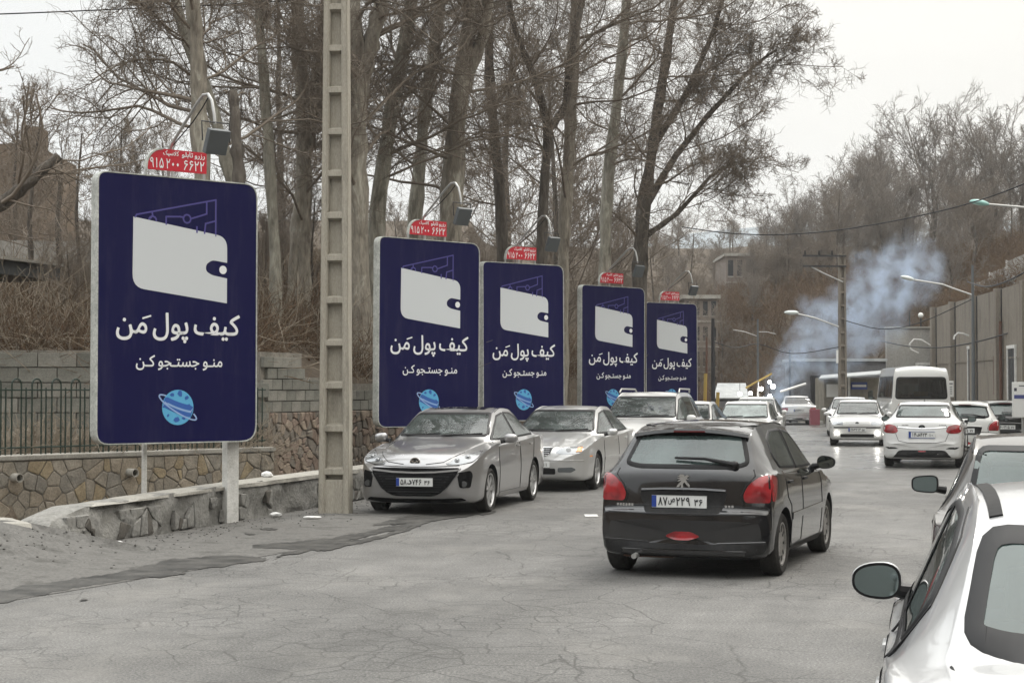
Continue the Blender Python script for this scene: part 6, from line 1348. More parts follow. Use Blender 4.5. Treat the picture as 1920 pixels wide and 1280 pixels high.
for x in (-1.9, -.3, 1.0):
    for k in range(6): MB().rng(x, x + .4, -.8 + k * .3, -.6 + k * .3, .9, 1.55, .03).build('seat', M_SEATM, c.r)
c.mirror(2.75, 1.5, 1.1, .12, .2, .35, M_BLACK, boxy=True); c.wheels('cap', 6, .22, M_CAPP); MB().rng(-3, 3, -.8, .8, .33, .40).build('underbody', M_BLACK, c.r); c.place(14.95, 64.0, 6.5, True)
# brown sedan, near right
c = Car('sedan_car', sc(SB, .98, 1.02, 1.02), 'grey-brown car with a square black mirror, standing just beyond the nearest white car', 'car', PM_BROWN, (1.25, -1.28, .30, .78))
c.window('windscreen', [(-.66, .97), (-.57, 1.355), (.57, 1.355), (.66, .97)], 'x', 1, GL, .03, .06); c.window('rear_window', [(-.62, 1.01), (-.555, 1.36), (.555, 1.36), (.62, 1.01)], 'x', -1, GL_DUSTY, .035, .07)
for sg in (1, -1):
    c.window('side_window', [(.80, .935), (.48, 1.14), (.15, 1.30), (-.20, 1.36), (-.25, .94)], 'y', sg, GL, .02, .03); c.window('side_window', [(-.31, .945), (-.27, 1.365), (-.8, 1.355), (-1.06, 1.28), (-1.28, 1.05), (-1.26, .965)], 'y', sg, GL, .02, .04)
    c.seam([(-1.2, 1.30), (-.9, 1.385), (-.4, 1.40), (.1, 1.33), (.5, 1.17)], 'y', sg, .008, M_SEAL, 'roof_strip')
c.interior((.1, -.8), .56, .78, .36, 1.16); seams(c, z=.92)
for mir in (False, True): c.patch('tail_light', rounded([(.55, .70), (.55, .87), (.81, .89), (.82, .72)], .02), 'x', -1, mat('smoked_lens', (.03, .008, .009), .12, coat=1) if 'smoked_lens' not in MATS else MATS['smoked_lens'], .004, .02, .06, mir=mir)
c.plate(0, .74, -1, plate_text('19', '\u0637', '842', '44')); c.mirror(.72, 1.0, .85, .12, .21, .135, M_BLACK, boxy=True); door_handles(c, (-.16, -1.0), .84, M_BLACK); c.wheels('cap', 6, .205, M_CAPP)
MB().tube([(-.85, .1, 1.42), (-.95, .1, 1.47)], [.03, .008], 8).build('antenna', M_BLACK, c.r); c.place(4.0, 12.5, 16, True)
# white sedan nearest the viewer
NW = [(2.09, .45, .30, .46, .48, .30, .50, 0), (2.07, .66, .23, .55, .57, .48, .59, .05), (1.98, .76, .20, .64, .66, .58, .70, .10), (1.6, .81, .18, .76, .79, .64, .84, .07), (1.15, .826, .17, .84, .87, .68, .94, .03), (.95, .826, .17, .875, .91, .68, .985, 0), (.42, .826, .17, .90, 1.20, .61, 1.25, 0), (.08, .826, .17, .91, 1.36, .565, 1.41, 0), (-.35, .826, .17, .925, 1.405, .545, 1.45, 0), (-.80, .826, .17, .94, 1.385, .54, 1.435, 0), (-1.05, .826, .17, .955, 1.33, .55, 1.40, 0),
      (-1.35, .822, .18, .97, 1.20, .585, 1.255, .01), (-1.62, .818, .18, .98, 1.07, .63, 1.11, .03), (-1.74, .812, .19, .98, 1.03, .645, 1.06, .04), (-1.95, .80, .2, .96, 1.0, .63, 1.03, .07), (-2.03, .785, .22, .80, .83, .62, .86, .09), (-2.07, .775, .24, .60, .62, .6, .64, .10), (-2.09, .70, .3, .5, .52, .55, .54, .08)]
c = Car('sedan_car', sc(NW, 1, 1.03, 1), 'silvery white sedan nearest the viewer, with a wide-bordered rear window and oval mirror', 'car', PM_SILW, (1.30, -1.14, .292, .735), res=1.6)
c.window('rear_window', [(-.61, 1.075), (-.535, 1.345), (.535, 1.345), (.61, 1.075), (.50, 1.05), (-.50, 1.05)], 'x', -1, GL_DUSTY, .046, .07, step=.04); c.window('windscreen', [(-.64, .99), (-.54, 1.355), (.54, 1.355), (.64, .99)], 'x', 1, GL, .03, .06)
for sg in (1, -1):
    c.window('side_window', [(.70, .972), (.40, 1.165), (.12, 1.315), (-.18, 1.36), (-.24, .972)], 'y', sg, GL, .02, .03, step=.04); c.window('side_window', [(-.30, .97), (-.245, 1.37), (-.70, 1.355), (-.98, 1.27), (-1.20, 1.12), (-1.12, 1.0)], 'y', sg, GL, .02, .05, step=.04)
    c.patch('waist_moulding', [(-1.12, .95), (-1.12, .966), (.72, .948), (.72, .932)], 'y', sg, M_SEAL, .006, .01, .12)
    c.seam([(-.78, 1.375), (-.99, 1.30), (-1.23, 1.12), (-1.16, .96), (-1.0, .70), (-.95, .5), (-.9, .3)], 'y', sg, .005); c.seam([(-.27, .96), (-.30, .5), (-.32, .25), (-.9, .25)], 'y', sg, .005); c.seam([(.76, .95), (.80, .6), (.76, .25)], 'y', sg, .005)
    c.patch('roof_strip', [(-1.02, sg * .475), (-1.02, sg * .515), (-.6, sg * .52), (.10, sg * .545), (.10, sg * .51), (-.6, sg * .48)], 'z', 1, M_TRIM, .006, .01, .05)
c.seam([(-.64, 1.03), (-.60, .99), (-.62, .8), (-.55, .6), (.55, .6), (.62, .8), (.60, .99), (.64, 1.03)], 'x', -1, .005)
c.interior((.25, -.6), .54, .78, .35, 1.15)
for mir in (False, True): c.patch('tail_light', rounded([(.52, .72), (.50, .86), (.72, .93), (.79, .90), (.78, .74)], .05), 'x', -1, M_TAIL, .004, .02, .05, mir=mir)
c.mirror(.66, .985, .76, .12, .20, .145, capm=PM_SILW); door_handles(c, (-.1, -.95), .84, PM_SILW); c.wheels('cap', 5, .20, M_CAPP); MB().rng(-1.8, 1.8, -.6, .6, .17, .22).build('underbody', M_BLACK, c.r); c.place(2.17, 6.0, 13.5, True)
# ================================================================ right side: retaining wall
def wallpt(Y): return Vector((XW(Y), Y, 0))
rw_ = empty('retaining_wall', (XW(90), 90, 0), 0, 'tall stained concrete retaining wall with vertical pilasters along the right side', 'wall')
ys_ = [90.2, 84.6, 79.0, 73.4, 67.8, 60, 50, 40, 30, 18, 6, -8, -24]
for a, b_ in zip(ys_, ys_[1:]):
    A, B = wallpt(a), wallpt(b_); d = (B - A); L = d.length; d.normalize()
    box_along(A, d, .0, L, -.30, .15, -.2, 6.0, 'panel', M_PILA, rw_)
    box_along(A, d, 0, .55, -.55, -.30, -.2, 6.03, 'pilaster', M_PILA, rw_)
    box_along(A, d, .56, .64, -.34, -.296, .1, 5.98, 'joint', M_DARKM, rw_)
    box_along(A, d, .65, L - .02, -.34, -.30, 3.0, 3.05, 'ledge', M_PILA, rw_)
for c in rw_.children: pass
# the wall faces the road: its front is on the road side (smaller x)
up = empty('parapet_wall', (XW(90) + 1.5, 90, 6), 0, 'pale parapet wall rising above the stained retaining wall', 'wall')
A = Vector((XW(88) + 1.4, 88, 0)); B = Vector((XW(40) + 1.6, 40, 0)); d = (B - A); L = d.length; d.normalize(); n_ = Vector((d.y, -d.x, 0))
for k in range(10):
    u0, u1 = L * k / 10, L * (k + 1) / 10
    z1a = 6.9 + .045 * u0; box_along(A, d, u0, u1 - .04, 0, .22, 5.5, z1a + .25, 'wall_panel', M_PALEC, up)
    box_along(A, d, u0, u0 + .12, -.06, .0, 5.5, z1a + .3, 'post', M_WHITEP, up)
ret = empty('concrete_wall', (19.6, 92, 0), 0, 'plain pale grey concrete wall facing the traffic beside the minibus', 'wall')
a_ = at(1663, 620, 92); b_ = at(1768, 620, 92)
loc_parent(MB().rng(a_.x, b_.x + .3, 92, 92.4, -.3, 5.0, .03).build('wall_body', M_PALEC, ret), ret)
loc_parent(MB().rng(a_.x - .05, b_.x, 91.9, 92.45, 5.0, 5.08).build('coping', M_RCAP, ret), ret)
# doorways let into the wall, with white surrounds
for px0, Y, lab, ht in ((1842, 79.5, 'dark doorway with a white frame in the retaining wall beside the lamp pole', 3.6), (1918, 70.6, 'dark doorway with a white frame at the right edge of the view', 3.4), (1737, 91.6, 'dark narrow doorway in the pale concrete wall', 3.0)):
    p = at(px0, 728, Y); wl_ = XW(Y) if Y < 90 else None
    g = empty('doorway', (p.x, Y, .14), 0, lab, 'doorway')
    if wl_: base = Vector((wl_ - .36, Y, .14)); dd = (wallpt(Y - 1) - wallpt(Y)).normalized()
    else: base = Vector((p.x, 91.86, 0)); dd = Vector((1, 0, 0))
    W2 = 1.5 if wl_ else .8
    box_along(base, dd, -W2 / 2, W2 / 2, -.02, .03, .14, ht, 'door', M_DARKM, g)
    box_along(base, dd, -W2 / 2 - .12, -W2 / 2, -.06, .04, .14, ht, 'frame', M_WHITEP, g); box_along(base, dd, W2 / 2, W2 / 2 + .12, -.06, .04, .14, ht, 'frame', M_WHITEP, g); box_along(base, dd, -W2 / 2 - .12, W2 / 2 + .12, -.07, .05, ht, ht + .14, 'lintel', M_WHITEP, g)
    box_along(base, dd, -.03, .03, -.04, -.02, .14, ht - .02, 'mullion', M_GREYM, g)
# rusty drain pipes on the wall
for px, Y, y0, y1 in ((1893, 72.6, 602, 770), (1879, 74.0, 668, 740)):
    X = XW(Y) - .42; z1 = EYE + (HOR - y0) / F_PX * Y; z0 = max(.15, EYE + (HOR - y1) / F_PX * Y)
    tag(MB().cyl((X, Y, z0), (X, Y, z1), .07 if px > 1885 else .04, n=10).build('drain_pipe', M_RUST, None, True), 'rusty black drain pipe running down the retaining wall' if px > 1885 else 'short thin drain pipe on the retaining wall', 'pipe')
# ---------------------------------------------------------------- poles, lamps, wires
M_LAMPH = mat('lamp_head_enamel', (.58, .62, .61), .35); M_LAMPG = mat('greenish_lamp_bowl', (.25, .46, .42), .2)
def street_lamp(label, Y, pole_px, top_py, arm_from, head, group='street lamps along the right side', pole_r=.09, size=.62, pole=True, green=False):
    base = at(pole_px, 728, Y); base.z = .1; r = empty('street_lamp', base, 0, label, 'street lamp', group)
    top = at(pole_px, top_py, Y)
    if pole: loc_parent(MB().cyl(base, top, pole_r, pole_r * .6, 12).box(base + Vector((0, 0, .15)), (.3, .3, .3)).build('pole', M_GREYM if not green else M_METAL, r, True), r)
    a = at(arm_from[0], arm_from[1], Y); h = at(head[0], head[1], Y); mid = a.lerp(h, .5) + Vector((0, 0, .12))
    loc_parent(MB().tube([a, a.lerp(h, .25) + Vector((0, 0, .05)), mid, h], .035, 8).build('arm', M_METAL, r, True), r)
    d = (h - a).normalized(); mb = MB(); g = bmesh.ops.create_uvsphere(mb.bm, u_segments=16, v_segments=10, radius=1)
    q = d.to_track_quat('X', 'Z').to_matrix()
    for v in g['verts']:
        c = v.co; t = 1 - .35 * (c.x * .5 + .5) if False else 1; v.co = h + q @ Vector((c.x * size / 2 + size * .35, c.y * size * .22 * (1 - .3 * -c.x * .5), c.z * size * (.17 if c.z > 0 else .12)))
    o = loc_parent(mb.build('lamp_head', M_LAMPG if green else M_LAMPH, r, True), r)
    return r
street_lamp('street lamp on a tall pole before the retaining wall, its white head over the smoke', 72, 1825, 497, (1825, 553), (1712, 524))
street_lamp('street lamp with pale green head on a long arm at the right edge', 55, 2035, 330, (2035, 412), (1852, 382), size=.66, green=True)
def simple_pole(label, px, Y, y0, r_=.07, m=M_GREYM, arm=None):
    b = at(px, 728, Y); b.z = terrain_z(b.x, Y); t = at(px, y0, Y); r = empty('pole', b, 0, label, 'pole'); loc_parent(MB().cyl(b, t, r_, r_ * .7, 10).build('shaft', m, r, True), r)
    if arm: 
        for (x0, y0_, x1, y1) in arm: loc_parent(MB().tube([at(x0, y0_, Y), at((x0 + x1) / 2, (y0_ + y1) / 2 - 2, Y), at(x1, y1, Y)], .015, 6).build('arm', M_METAL, r), r)
    return r
simple_pole('slim pale pole with two thin arms left of the smoke', 1421, 76, 598, .06, M_GREYM, [(1421, 622, 1455, 626), (1420, 630, 1375, 618)])
simple_pole('black pole just right of the farthest billboard', 1337, 70, 597, .10, M_DARKM)
simple_pole('thin brown pole between the farthest billboard and the black pole', 1325, 72, 632, .06, M_RUST)
simple_pole('dark pole behind the smoke at the end of the street', 1481, 88, 655, .07, M_DARKM)
simple_pole('short dark post with a ladder bracket on the hillside above the pale wall', 1706, 100, 582, .05, M_DARKM)
# second lattice pole at the bend
hp = lattice_pole((15.1, 78, 0), R(4), 'concrete lattice pole with crossarms standing in the smoke at the bend', H=7.9, w0=.38, dep=.28, rib=.62, taper=.010)
for c_ in hp.children: c_.data.materials.clear(); c_.data.materials.append(M_PILA)
for z in (7.75, 7.28): MB().rng(-1.85, .15, -.22, -.15, z, z + .08).build('crossarm', M_DARKM, hp)
for x in (-1.75, -1.1, -.5):
    for z in (7.83,): MB().cyl((x, -.18, z), (x, -.18, z + .2), .05, .03, 8).build('insulator', M_BLACK, hp)
MB().tube([(-1.5, -.18, 7.3), (-.9, -.18, 7.0), (0, -.18, 6.6)], .03, 6).build('brace', M_METAL, hp)
MB().tube([(-.2, -.2, 4.55), (-1.3, -.2, 4.95), (-2.15, -.2, 5.15)], .035, 8).build('lamp_arm', M_METAL, hp)
mb = MB(); mb.ball((-2.4, -.2, 5.2), 1, (.34, .13, .10), 14); mb.build('lamp_head', M_LAMPH, hp, True)
MB().rng(-.32, -.24, -.2, -.12, 2.9, 3.5).build('tube_lamp', M_WHITE, hp)
def wire(label, pts, Y0, Y1=None, r_=.018, nm='cable'):
    Y1 = Y1 or Y0; P_ = []; n = len(pts)
    for i in range(n - 1):
        for t in (0, .25, .5, .75): x = pts[i][0] + (pts[i + 1][0] - pts[i][0]) * t; y = pts[i][1] + (pts[i + 1][1] - pts[i][1]) * t; f = (i + t) / (n - 1); P_.append(at(x, y, Y0 + (Y1 - Y0) * f))
    P_.append(at(*pts[-1], Y1)); a = np.array(P_)
    for _ in range(3): a[1:-1] = (a[:-2] + 2 * a[1:-1] + a[2:]) / 4
    tag(MB().tube([Vector(p) for p in a], r_, 6).build(nm, M_BLACK, None, True), label, 'cable', 'overhead cables')
wire('black overhead cable sagging across the sky above the far hillside', [(1280, 425), (1360, 437), (1450, 441), (1560, 434), (1680, 414), (1790, 390), (1880, 362), (2000, 312)], 62, 52, .02)
wire('thin cable crossing the top left corner of the sky', [(-60, 25), (80, 20), (260, 12), (420, 5), (620, -8)], 30, 34, .012)
wire('cable strung along the stained retaining wall', [(1640, 636), (1700, 650), (1765, 653), (1830, 642), (1900, 622), (1960, 600)], 84, 68, .03)
wire('thin cable from the lattice pole at the bend towards the lamp pole', [(1583, 600), (1650, 620), (1720, 610), (1825, 560)], 78, 72, .02)
wire('thin cable between the dark pole and the pale one left of the smoke', [(1337, 640), (1380, 655), (1421, 640), (1480, 668), (1575, 650)], 72, 78, .02)
wire('cable looping above the parapet wall', [(1815, 528), (1850, 540), (1890, 528), (1960, 490)], 70, 60, .03)
for k, (pts, Y, lab) in enumerate([([(1722, 662), (1708, 655), (1706, 645), (1714, 636), (1728, 637), (1751, 651)], 90, 'white gooseneck wall lamp above the doorway in the pale wall'), ([(1789, 636), (1790, 630), (1797, 624), (1806, 625), (1822, 632)], 80, 'white gooseneck wall lamp left of the lamp pole')]):
    tag(MB().tube([at(x, y, Y) for x, y in pts], .045, 8).build('wall_lamp', M_WHITEP, None, True), lab, 'wall lamp')
gl_ = empty('globe_lamp', at(1727, 620, 98), 0, 'small white globe lamp on a post on the hillside', 'lamp'); loc_parent(MB().cyl(at(1727, 640, 98), at(1727, 596, 98), .05).build('post', M_DARKM, gl_), gl_); loc_parent(MB().ball(at(1727, 591, 98), .16).build('globe', M_WHITE, gl_, True), gl_)
# ---------------------------------------------------------------- stalls and sheds at the bend
M_AWN = rough_mat('grey_tarpaulin', (.28, .29, .29), (.40, .41, .41), 2, .7, .3, .03); M_SHED = rough_mat('grey_stone_dark_wall', (.11, .11, .115), (.19, .19, .195), 1.6, .9, .6, .06, 14); M_BEIGE = rough_mat('beige_sheet', (.16, .145, .12), (.24, .22, .18), 2, .8, .2, .01); M_YEL = mat('mustard_paint', (.36, .25, .06), .6); M_BULB = mat('bright_bulb', (1, 1, 1), .3, emis=(1, .97, .92), es=26); M_PINK = mat('pink_board', (.26, .075, .095), .6)
Yk = 76
def pbox(px0, px1, py0, py1, Y, dep, name, m, parent, bev=0):
    a, b_ = at(px0, py0, Y), at(px1, py1, Y); o = MB().rng(a.x, b_.x, Y, Y + dep, b_.z, a.z, bev).build(name, m, parent); return loc_parent(o, parent) if parent else o
st = empty('market_stall', at(1370, 760, Yk), 0, 'roadside stall under a grey sloping tarpaulin, lit by bare bulbs', 'stall')
a0, a1, a2, a3 = at(1338, 745, Yk - 1.4), at(1404, 745, Yk - 1.4), at(1398, 718, Yk + 1), at(1345, 718, Yk + 1)
mb = MB(); A_ = [mb.bm.verts.new(v) for v in (a0, a1, a2, a3)]; B_ = [mb.bm.verts.new(v + Vector((0, 0, -.05))) for v in (a0, a1, a2, a3)]; mb.bm.faces.new(A_); mb.bm.faces.new(B_[::-1])
for i in range(4): mb.bm.faces.new((A_[i], A_[(i + 1) % 4], B_[(i + 1) % 4], B_[i]))
loc_parent(mb.build('awning', M_AWN, st), st); pbox(1340, 1402, 746, 752, Yk - 1.35, .05, 'black_underside', M_BLACK, st)  # thin black strip below the awning edge, drawn as its black underside
for px in (1341, 1400): pbox(px, px + 4, 746, 800, Yk - 1.3, .1, 'post', M_YEL, st)
pbox(1345, 1398, 764, 800, Yk, 1.0, 'counter', M_BEIGE, st); pbox(1342, 1402, 722, 800, Yk + 2.2, .2, 'back_wall', M_SHED, st)
for px, lab in ((1320, 'mustard painted timber post beside the farthest billboard'), (1343, 'splayed mustard timber post left of the grey tarpaulin')):
    b = at(px, 800, 68); tag(MB().tube([Vector((b.x, 68, 0)), at(px + 3, 700 if px < 1330 else 735, 68)], .07, 6).build('timber_post', M_YEL), lab, 'post')
pole_ = empty('light_string', at(1400, 725, 73), 0, 'slanting pole hung with glaring white bulbs over the stalls', 'light string')
loc_parent(MB().tube([at(1398, 727, 73), at(1425, 712, 73), at(1447, 700, 73)], .045, 6).build('pole', M_YEL, pole_), pole_)
loc_parent(MB().cyl(Vector((at(1421, 700, 73).x, 73, 0)), at(1421, 712, 73), .04).build('post', M_METAL, pole_), pole_)
for px, py, rr in ((1387, 738, .13), (1407, 737, .12), (1427, 729, .14), (1443, 716, .11), (1449, 724, .16), (1443, 743, .14), (1432, 746, .10)):
    q = at(px, py, 73); w_ = loc_parent(MB().tube([q + Vector((0, 0, .1)), q + Vector((0, 0, .45))], .012, 4).build('flex', M_BLACK, pole_), pole_); loc_parent(MB().ball(q, rr * .65).build('bulb', M_BULB, pole_, True), pole_)
tb = at(1463, 734, 74); tag(MB().tube([tb, at(1511, 719, 74)], .05, 8).build('tube_lamp', M_WHITE, None, True), 'slanting white tube lamp right of the bulbs in the smoke', 'lamp')
gw = empty('stone_shed', at(1500, 780, 86), 0, 'long dark grey stone shed with a rounded corner behind the smoke', 'shed')
pbox(1488, 1662, 676, 815, 89, 3, 'wall', M_SHED, gw, .1); pbox(1486, 1664, 672, 677, 88.8, 3.4, 'roof', M_AWN, gw); pbox(1521, 1540, 704, 800, 88.8, .2, 'door', M_DARKM, gw)
ks = empty('kiosk', at(1590, 780, 84), 0, 'beige kiosk with a white sloping roof, partly behind the lattice pole at the bend', 'kiosk')
pbox(1545, 1655, 708, 800, 85, 2.5, 'wall', M_BEIGE, ks)
a0, a1, a2, a3 = at(1535, 709, 83.5), at(1656, 700, 83.5), at(1656, 694, 88), at(1540, 703, 88)
mb = MB(); A_ = [mb.bm.verts.new(v) for v in (a0, a1, a2, a3)]; B_ = [mb.bm.verts.new(v + Vector((0, 0, -.07))) for v in (a0, a1, a2, a3)]; mb.bm.faces.new(A_); mb.bm.faces.new(B_[::-1])
for i in range(4): mb.bm.faces.new((A_[i], A_[(i + 1) % 4], B_[(i + 1) % 4], B_[i]))
loc_parent(mb.build('roof', M_AWN, ks), ks); pbox(1550, 1573, 720, 744, 84.9, .08, 'window', M_WHITE, ks); pbox(1596, 1626, 716, 730, 84.85, .1, 'shop_sign', mat('blue_sign', (.03, .06, .25), .5), ks)
pbox(1598, 1624, 721, 725, 84.80, .02, 'sign_lettering', M_WHITE, ks); pbox(1590, 1594, 705, 800, 84.7, .1, 'corner_post', M_WHITEP, ks); pbox(1578, 1590, 714, 800, 84.8, .1, 'door', M_DARKM, ks)
tag(pbox(1519, 1537, 767, 797, 80, .3, 'board', M_PINK, None, .02), 'pink hoarding leaning beside the farthest silver white sedan', 'board')
st2 = empty('fruit_stall', at(1070, 760, 60), 0, 'small stall with two glowing globes and a red box between third and fourth billboards', 'stall')
Yb = 49
for px, py in ((1066, 719), (1079, 722)): loc_parent(MB().ball(at(px, py, Yb), .075).build('globe', mat('warm_globe', (1, .9, .8), .3, emis=(1, .85, .7), es=5) if 'warm_globe' not in MATS else MATS['warm_globe'], st2, True), st2)
pbox(1061, 1080, 727, 746, Yb, .4, 'red_box', M_RED, st2); pbox(1062, 1064, 722, 800, Yb, .05, 'post', M_GREYM, st2); pbox(1078, 1080, 722, 800, Yb, .05, 'post', M_GREYM, st2); pbox(1060, 1082, 747, 751, Yb, .45, 'shelf', M_WHITE, st2)
# houses beyond the trees at the end of the street
M_PINKW = rough_mat('pinkish_render', (.17, .145, .125), (.24, .205, .18), .4, .9, .1, .01); M_WIN = mat('dark_window', (.03, .033, .036), .2)
def house(label, px0, px1, py0, Y, m, rows, cols, ledge=True):
    a, b_ = at(px0, py0, Y), at(px1, 740, Y); h = empty('apartment_building', (a.x, Y, 0), 0, label, 'building')
    z0 = min(2, terrain_z(a.x, Y)); loc_parent(MB().rng(a.x, b_.x, Y, Y + 8, z0 - 2, a.z).build('wall', m, h), h)
    if ledge: loc_parent(MB().rng(a.x - .2, b_.x + .2, Y - .25, Y + 8.2, a.z, a.z + .25).build('roof', M_RCAP, h), h)
    H = a.z - 1; dw = (b_.x - a.x) / cols; dh = H / rows
    for i in range(rows):
        for j in range(cols):
            x = a.x + dw * (j + .5); z = 1.2 + dh * (i + .5); w = loc_parent(MB().rng(x - dw * .28, x + dw * .28, Y - .04, Y + .1, z - dh * .28, z + dh * .28).build('window', M_WIN, h), h); o = MB().rng(x - dw * .32, x + dw * .32, Y - .12, Y - .02, z - dh * .33, z - dh * .29).build('sill', M_RCAP, w); loc_parent(o, w); o.matrix_parent_inverse = Matrix.Translation(-h.location) if False else Matrix.Identity(4); 
            o.matrix_parent_inverse = (Matrix.Translation(h.location) @ w.matrix_parent_inverse).inverted()
        loc_parent(MB().rng(a.x - .1, b_.x + .1, Y - .10, Y + .05, 1.2 + dh * (i + 1) - .08, 1.2 + dh * (i + 1) + .02).build('string_course', M_RCAP, h), h)
house('pinkish apartment building with dark windows behind the farthest billboard', 1284, 1346, 560, 112, M_PINKW, 4, 4)
house('pale apartment building half hidden by bare branches left of the smoke', 1362, 1430, 480, 150, M_PINKW, 5, 4)
# notice boards on the right
def notice(label, px0, px1, py0, py1, Y, lines, posts=True):
    a, b_ = at(px0, py0, Y), at(px1, py1, Y); r = empty('notice_board', (a.x, Y, 0), 0, label, 'sign')
    o = MB().rng(a.x, b_.x, Y, Y + .06, b_.z, a.z, .01).build('board', M_WHITE, r); loc_parent(o, r)
    for (x0, x1, y0, y1, m) in lines:
        q0, q1 = at(x0, y0, Y), at(x1, y1, Y); p = MB().rng(q0.x, q1.x, Y - .006, Y, q1.z, q0.z).build('print', m, o); p.matrix_parent_inverse = (Matrix.Translation(r.location) @ o.matrix_parent_inverse).inverted()
    for x in ((a.x + b_.x) / 2,) if b_.x - a.x < .8 else (a.x + .15, b_.x - .15): loc_parent(MB().cyl((x, Y + .1, 0), (x, Y + .1, a.z - .1), .035).build('post', M_METAL, r), r)
M_INK = mat('dark_ink', (.05, .05, .07), .5); M_BLUI = mat('blue_ink', (.06, .07, .22), .5)
notice('small white notice board with lines of small print on a post right of the minibus', 1768, 1788, 714, 744, 62, [(1771, 1774, 717, 722, M_INK), (1775, 1786, 718, 720, M_INK)] + [(1771, 1785, y, y + 1.2, M_GREYM) for y in (725, 729, 733, 737)])
notice('large white board with a dark mark and a blue stripe at the right edge', 1898, 1940, 716, 782, 44, [(1901, 1906, 727, 733, M_INK), (1901, 1936, 740, 747, M_BLUI), (1910, 1930, 722, 724, M_GREYM)])
# ---------------------------------------------------------------- litter
def litter(label, px, py, s, seed, z=0.012, p=None):
    rnd = random.Random(seed); p = p or gnd(px, py); mb = MB(); g = bmesh.ops.create_icosphere(mb.bm, subdivisions=2, radius=1)
    for v in g['verts']: k = 1 + .35 * mnoise.noise(v.co * 2.2 + Vector((seed, 0, 0))); v.co = Vector((v.co.x * s[0] * k, v.co.y * s[1] * k, max(-.3, v.co.z) * s[2] * k)) + Vector((p.x, p.y, p.z + z + s[2] * .3))
    tag(mb.build('plastic_bag', M_LITTER), label, 'litter', 'white litter by the low wall')
litter('crumpled white plastic bag on the ground left of the lattice pole', 518, 969, (.085, .06, .035), 1, .03); litter('flat strip of white litter at the foot of the lattice pole', 586, 973, (.13, .05, .014), 2, .03); litter('knotted white bag standing on top of the low wall', 0, 0, (.085, .07, .06), 3, 0, p=Vector((at(500, 895, 24.2).x, 24.25 , .50)))
litter('white scrap of litter at the foot of the low wall near its end', 225, 1022, (.05, .035, .02), 4, .03); litter('tiny white scrap left of the other scrap near the wall end', 193, 1028, (.035, .025, .012), 5, .03)
def pebbles():
    rs = np.random.RandomState(3); V = []; Fq = []; base = np.array([(1, 0, 0), (0, 1, 0), (-1, 0, 0), (0, -1, 0), (0, 0, 1), (0, 0, -.4)], float); fs = [(0, 1, 4), (1, 2, 4), (2, 3, 4), (3, 0, 4), (1, 0, 5), (2, 1, 5), (3, 2, 5), (0, 3, 5)]
    dep = bpy.context.evaluated_depsgraph_get(); bv = BVHTree.FromObject(bpy.data.objects['dirt_shoulder'], dep)
    for i in range(420):
        Y = rs.uniform(15, 27); X = XL(Y) + abs(rs.normal(0, .55)) + .03; s = rs.uniform(.005, .02); h = bv.ray_cast(Vector((X, Y, 3)), Vector((0, 0, -1)))[0]; z = h.z if h else 0
        o = len(V); a = rs.uniform(0, 6); c, n_ = math.cos(a), math.sin(a)
        for p in base: q = p * s * rs.uniform(.6, 1.3, 3); V.append((X + q[0] * c - q[1] * n_, Y + q[0] * n_ + q[1] * c, z + q[2] * .7 + s * .2))
        Fq += [tuple(o + k for k in f) for f in fs]
    tag(link('pebbles', mesh_np('pebbles', V, Fq), M_DIRT), kind='stuff')
pebbles()
# ---------------------------------------------------------------- unseen trees added behind the viewer, only for reflections in glass and paint
rnd = random.Random(77)
for i in range(26):
    if i < 14: Y = -14 - i * 3.0 + rnd.uniform(-1, 1); X = (XL(Y) - rnd.uniform(2, 7)) if i % 2 else (XR(Y) + 3 + rnd.uniform(0, 3))
    else: Y = rnd.uniform(-110, -50); X = rnd.uniform(-60, 40)
    place_generic(rnd.randrange(4), (X, Y, max(-.3, terrain_z(X, Y)) if Y < -40 else 0), rnd.uniform(1.2, 1.7), rnd.uniform(0, 6), 'bare tree lining the street behind the viewer', 'bare trees behind the viewer')
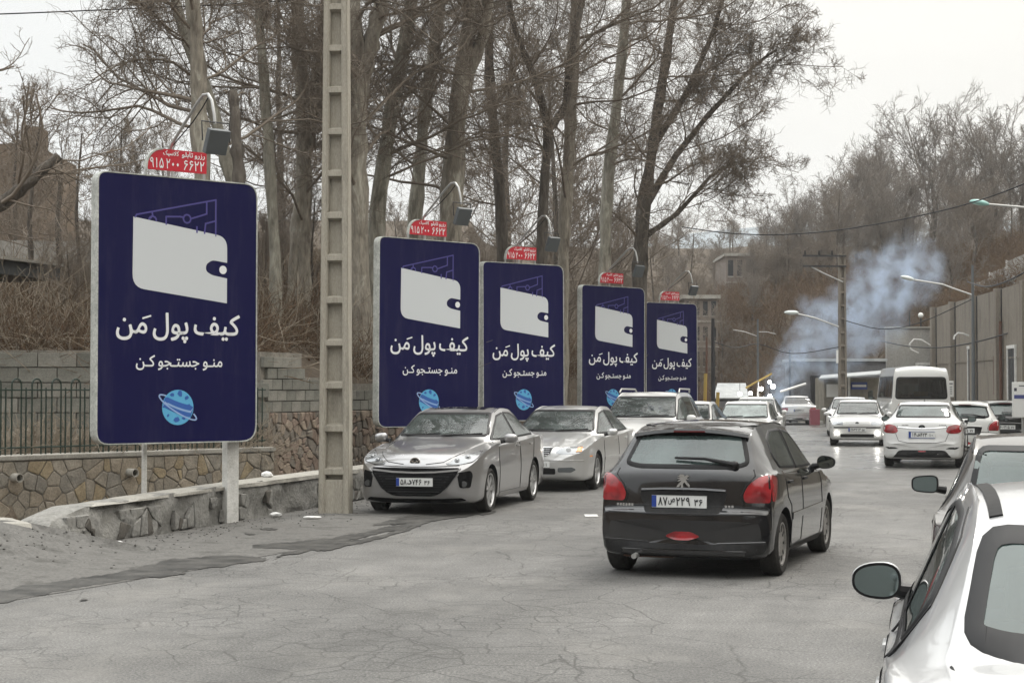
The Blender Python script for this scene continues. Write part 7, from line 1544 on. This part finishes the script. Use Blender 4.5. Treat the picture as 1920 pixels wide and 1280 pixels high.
# ---------------------------------------------------------------- smoke from the stalls
def smoke():
    blobs = [(1462, 752, 24, 1.5), (1468, 712, 26, 1.2), (1492, 672, 36, .9), (1520, 640, 46, .8), (1562, 612, 60, .9), (1608, 586, 62, 1.0), (1660, 540, 66, 1.15), (1700, 512, 62, 1.1), (1600, 640, 50, .7), (1540, 668, 44, .6), (1650, 600, 50, .5)]
    Y0 = 79.4; a, b_ = at(1385, 375, Y0), at(1880, 800, Y0); cx, cz = (a.x + b_.x) / 2, (a.z + b_.z) / 2; dx, dz, dy = b_.x - a.x, a.z - b_.z, 4.4
    m = bpy.data.materials.new('smoke'); m.use_nodes = True; nt = m.node_tree; nt.nodes.clear(); L = nt.links.new
    o_ = nt.nodes.new('ShaderNodeOutputMaterial'); pv = nt.nodes.new('ShaderNodeVolumePrincipled'); L(pv.outputs[0], o_.inputs['Volume']); pv.inputs['Color'].default_value = (.62, .74, .92, 1); pv.inputs['Anisotropy'].default_value = .2
    g = nt.nodes.new('ShaderNodeTexCoord'); acc = None
    nw = nt.nodes.new('ShaderNodeTexNoise'); nw.inputs['Scale'].default_value = .8; nw.inputs['Detail'].default_value = 4; nw.inputs['Roughness'].default_value = .6; L(g.outputs['Object'], nw.inputs['Vector'])
    sub = nt.nodes.new('ShaderNodeVectorMath'); sub.operation = 'SUBTRACT'; L(nw.outputs[1], sub.inputs[0]); sub.inputs[1].default_value = (.5, .5, .5)
    scv = nt.nodes.new('ShaderNodeVectorMath'); scv.operation = 'SCALE'; scv.inputs['Scale'].default_value = 2.6; L(sub.outputs[0], scv.inputs[0])
    add = nt.nodes.new('ShaderNodeVectorMath'); add.operation = 'ADD'; L(g.outputs['Object'], add.inputs[0]); L(scv.outputs[0], add.inputs[1])
    for px, py, rp, st_ in blobs:
        p = at(px, py, Y0); r = rp / F_PX * Y0 * 1.25
        mp_ = nt.nodes.new('ShaderNodeMapping'); mp_.vector_type = 'POINT'; mp_.inputs['Location'].default_value = (-(p.x - cx) / r, 0, -(p.z - cz) / r); mp_.inputs['Scale'].default_value = (1 / r, .62, 1 / r); L(add.outputs[0], mp_.inputs[0])
        gr_ = nt.nodes.new('ShaderNodeTexGradient'); gr_.gradient_type = 'SPHERICAL'; L(mp_.outputs[0], gr_.inputs[0]); mu = nt.nodes.new('ShaderNodeMath'); mu.operation = 'MULTIPLY'; mu.inputs[1].default_value = st_; L(gr_.outputs['Fac'], mu.inputs[0])
        if acc is None: acc = mu.outputs[0]
        else: ad = nt.nodes.new('ShaderNodeMath'); ad.operation = 'MAXIMUM'; L(acc, ad.inputs[0]); L(mu.outputs[0], ad.inputs[1]); acc = ad.outputs[0]
    n2 = nt.nodes.new('ShaderNodeTexNoise'); n2.inputs['Scale'].default_value = 1.15; n2.inputs['Detail'].default_value = 5; n2.inputs['Roughness'].default_value = .62; n2.inputs['Distortion'].default_value = .4; L(g.outputs['Object'], n2.inputs['Vector'])
    mr_ = nt.nodes.new('ShaderNodeMapRange'); mr_.inputs['From Min'].default_value = .41; mr_.inputs['From Max'].default_value = .66; mr_.inputs['To Max'].default_value = 1.0; L(n2.outputs[0], mr_.inputs['Value'])
    f = nt.nodes.new('ShaderNodeMath'); f.operation = 'MULTIPLY'; L(acc, f.inputs[0]); L(mr_.outputs[0], f.inputs[1]); f2 = nt.nodes.new('ShaderNodeMath'); f2.operation = 'MULTIPLY'; L(f.outputs[0], f2.inputs[0]); f2.inputs[1].default_value = 2.0; L(f2.outputs[0], pv.inputs['Density'])
    mb = MB(); mb.box((0, 0, 0), (dx, dy, dz)); o = mb.build('smoke', m, None, loc=(cx, Y0, cz)); tag(o, kind='stuff')
smoke()

# ---------------------------------------------------------------- thin winter haze
def haze():
    m = bpy.data.materials.new('haze'); m.use_nodes = True; nt = m.node_tree; nt.nodes.clear(); o_ = nt.nodes.new('ShaderNodeOutputMaterial'); pv = nt.nodes.new('ShaderNodeVolumePrincipled'); nt.links.new(pv.outputs[0], o_.inputs['Volume'])
    pv.inputs['Color'].default_value = (.86, .88, .9, 1); pv.inputs['Density'].default_value = .0004; pv.inputs['Anisotropy'].default_value = .3
    tag(MB().rng(-2600, 2600, -260, 2200, -12, 135).build('haze', m), kind='stuff')
haze()
print('TRIS', NTRI)
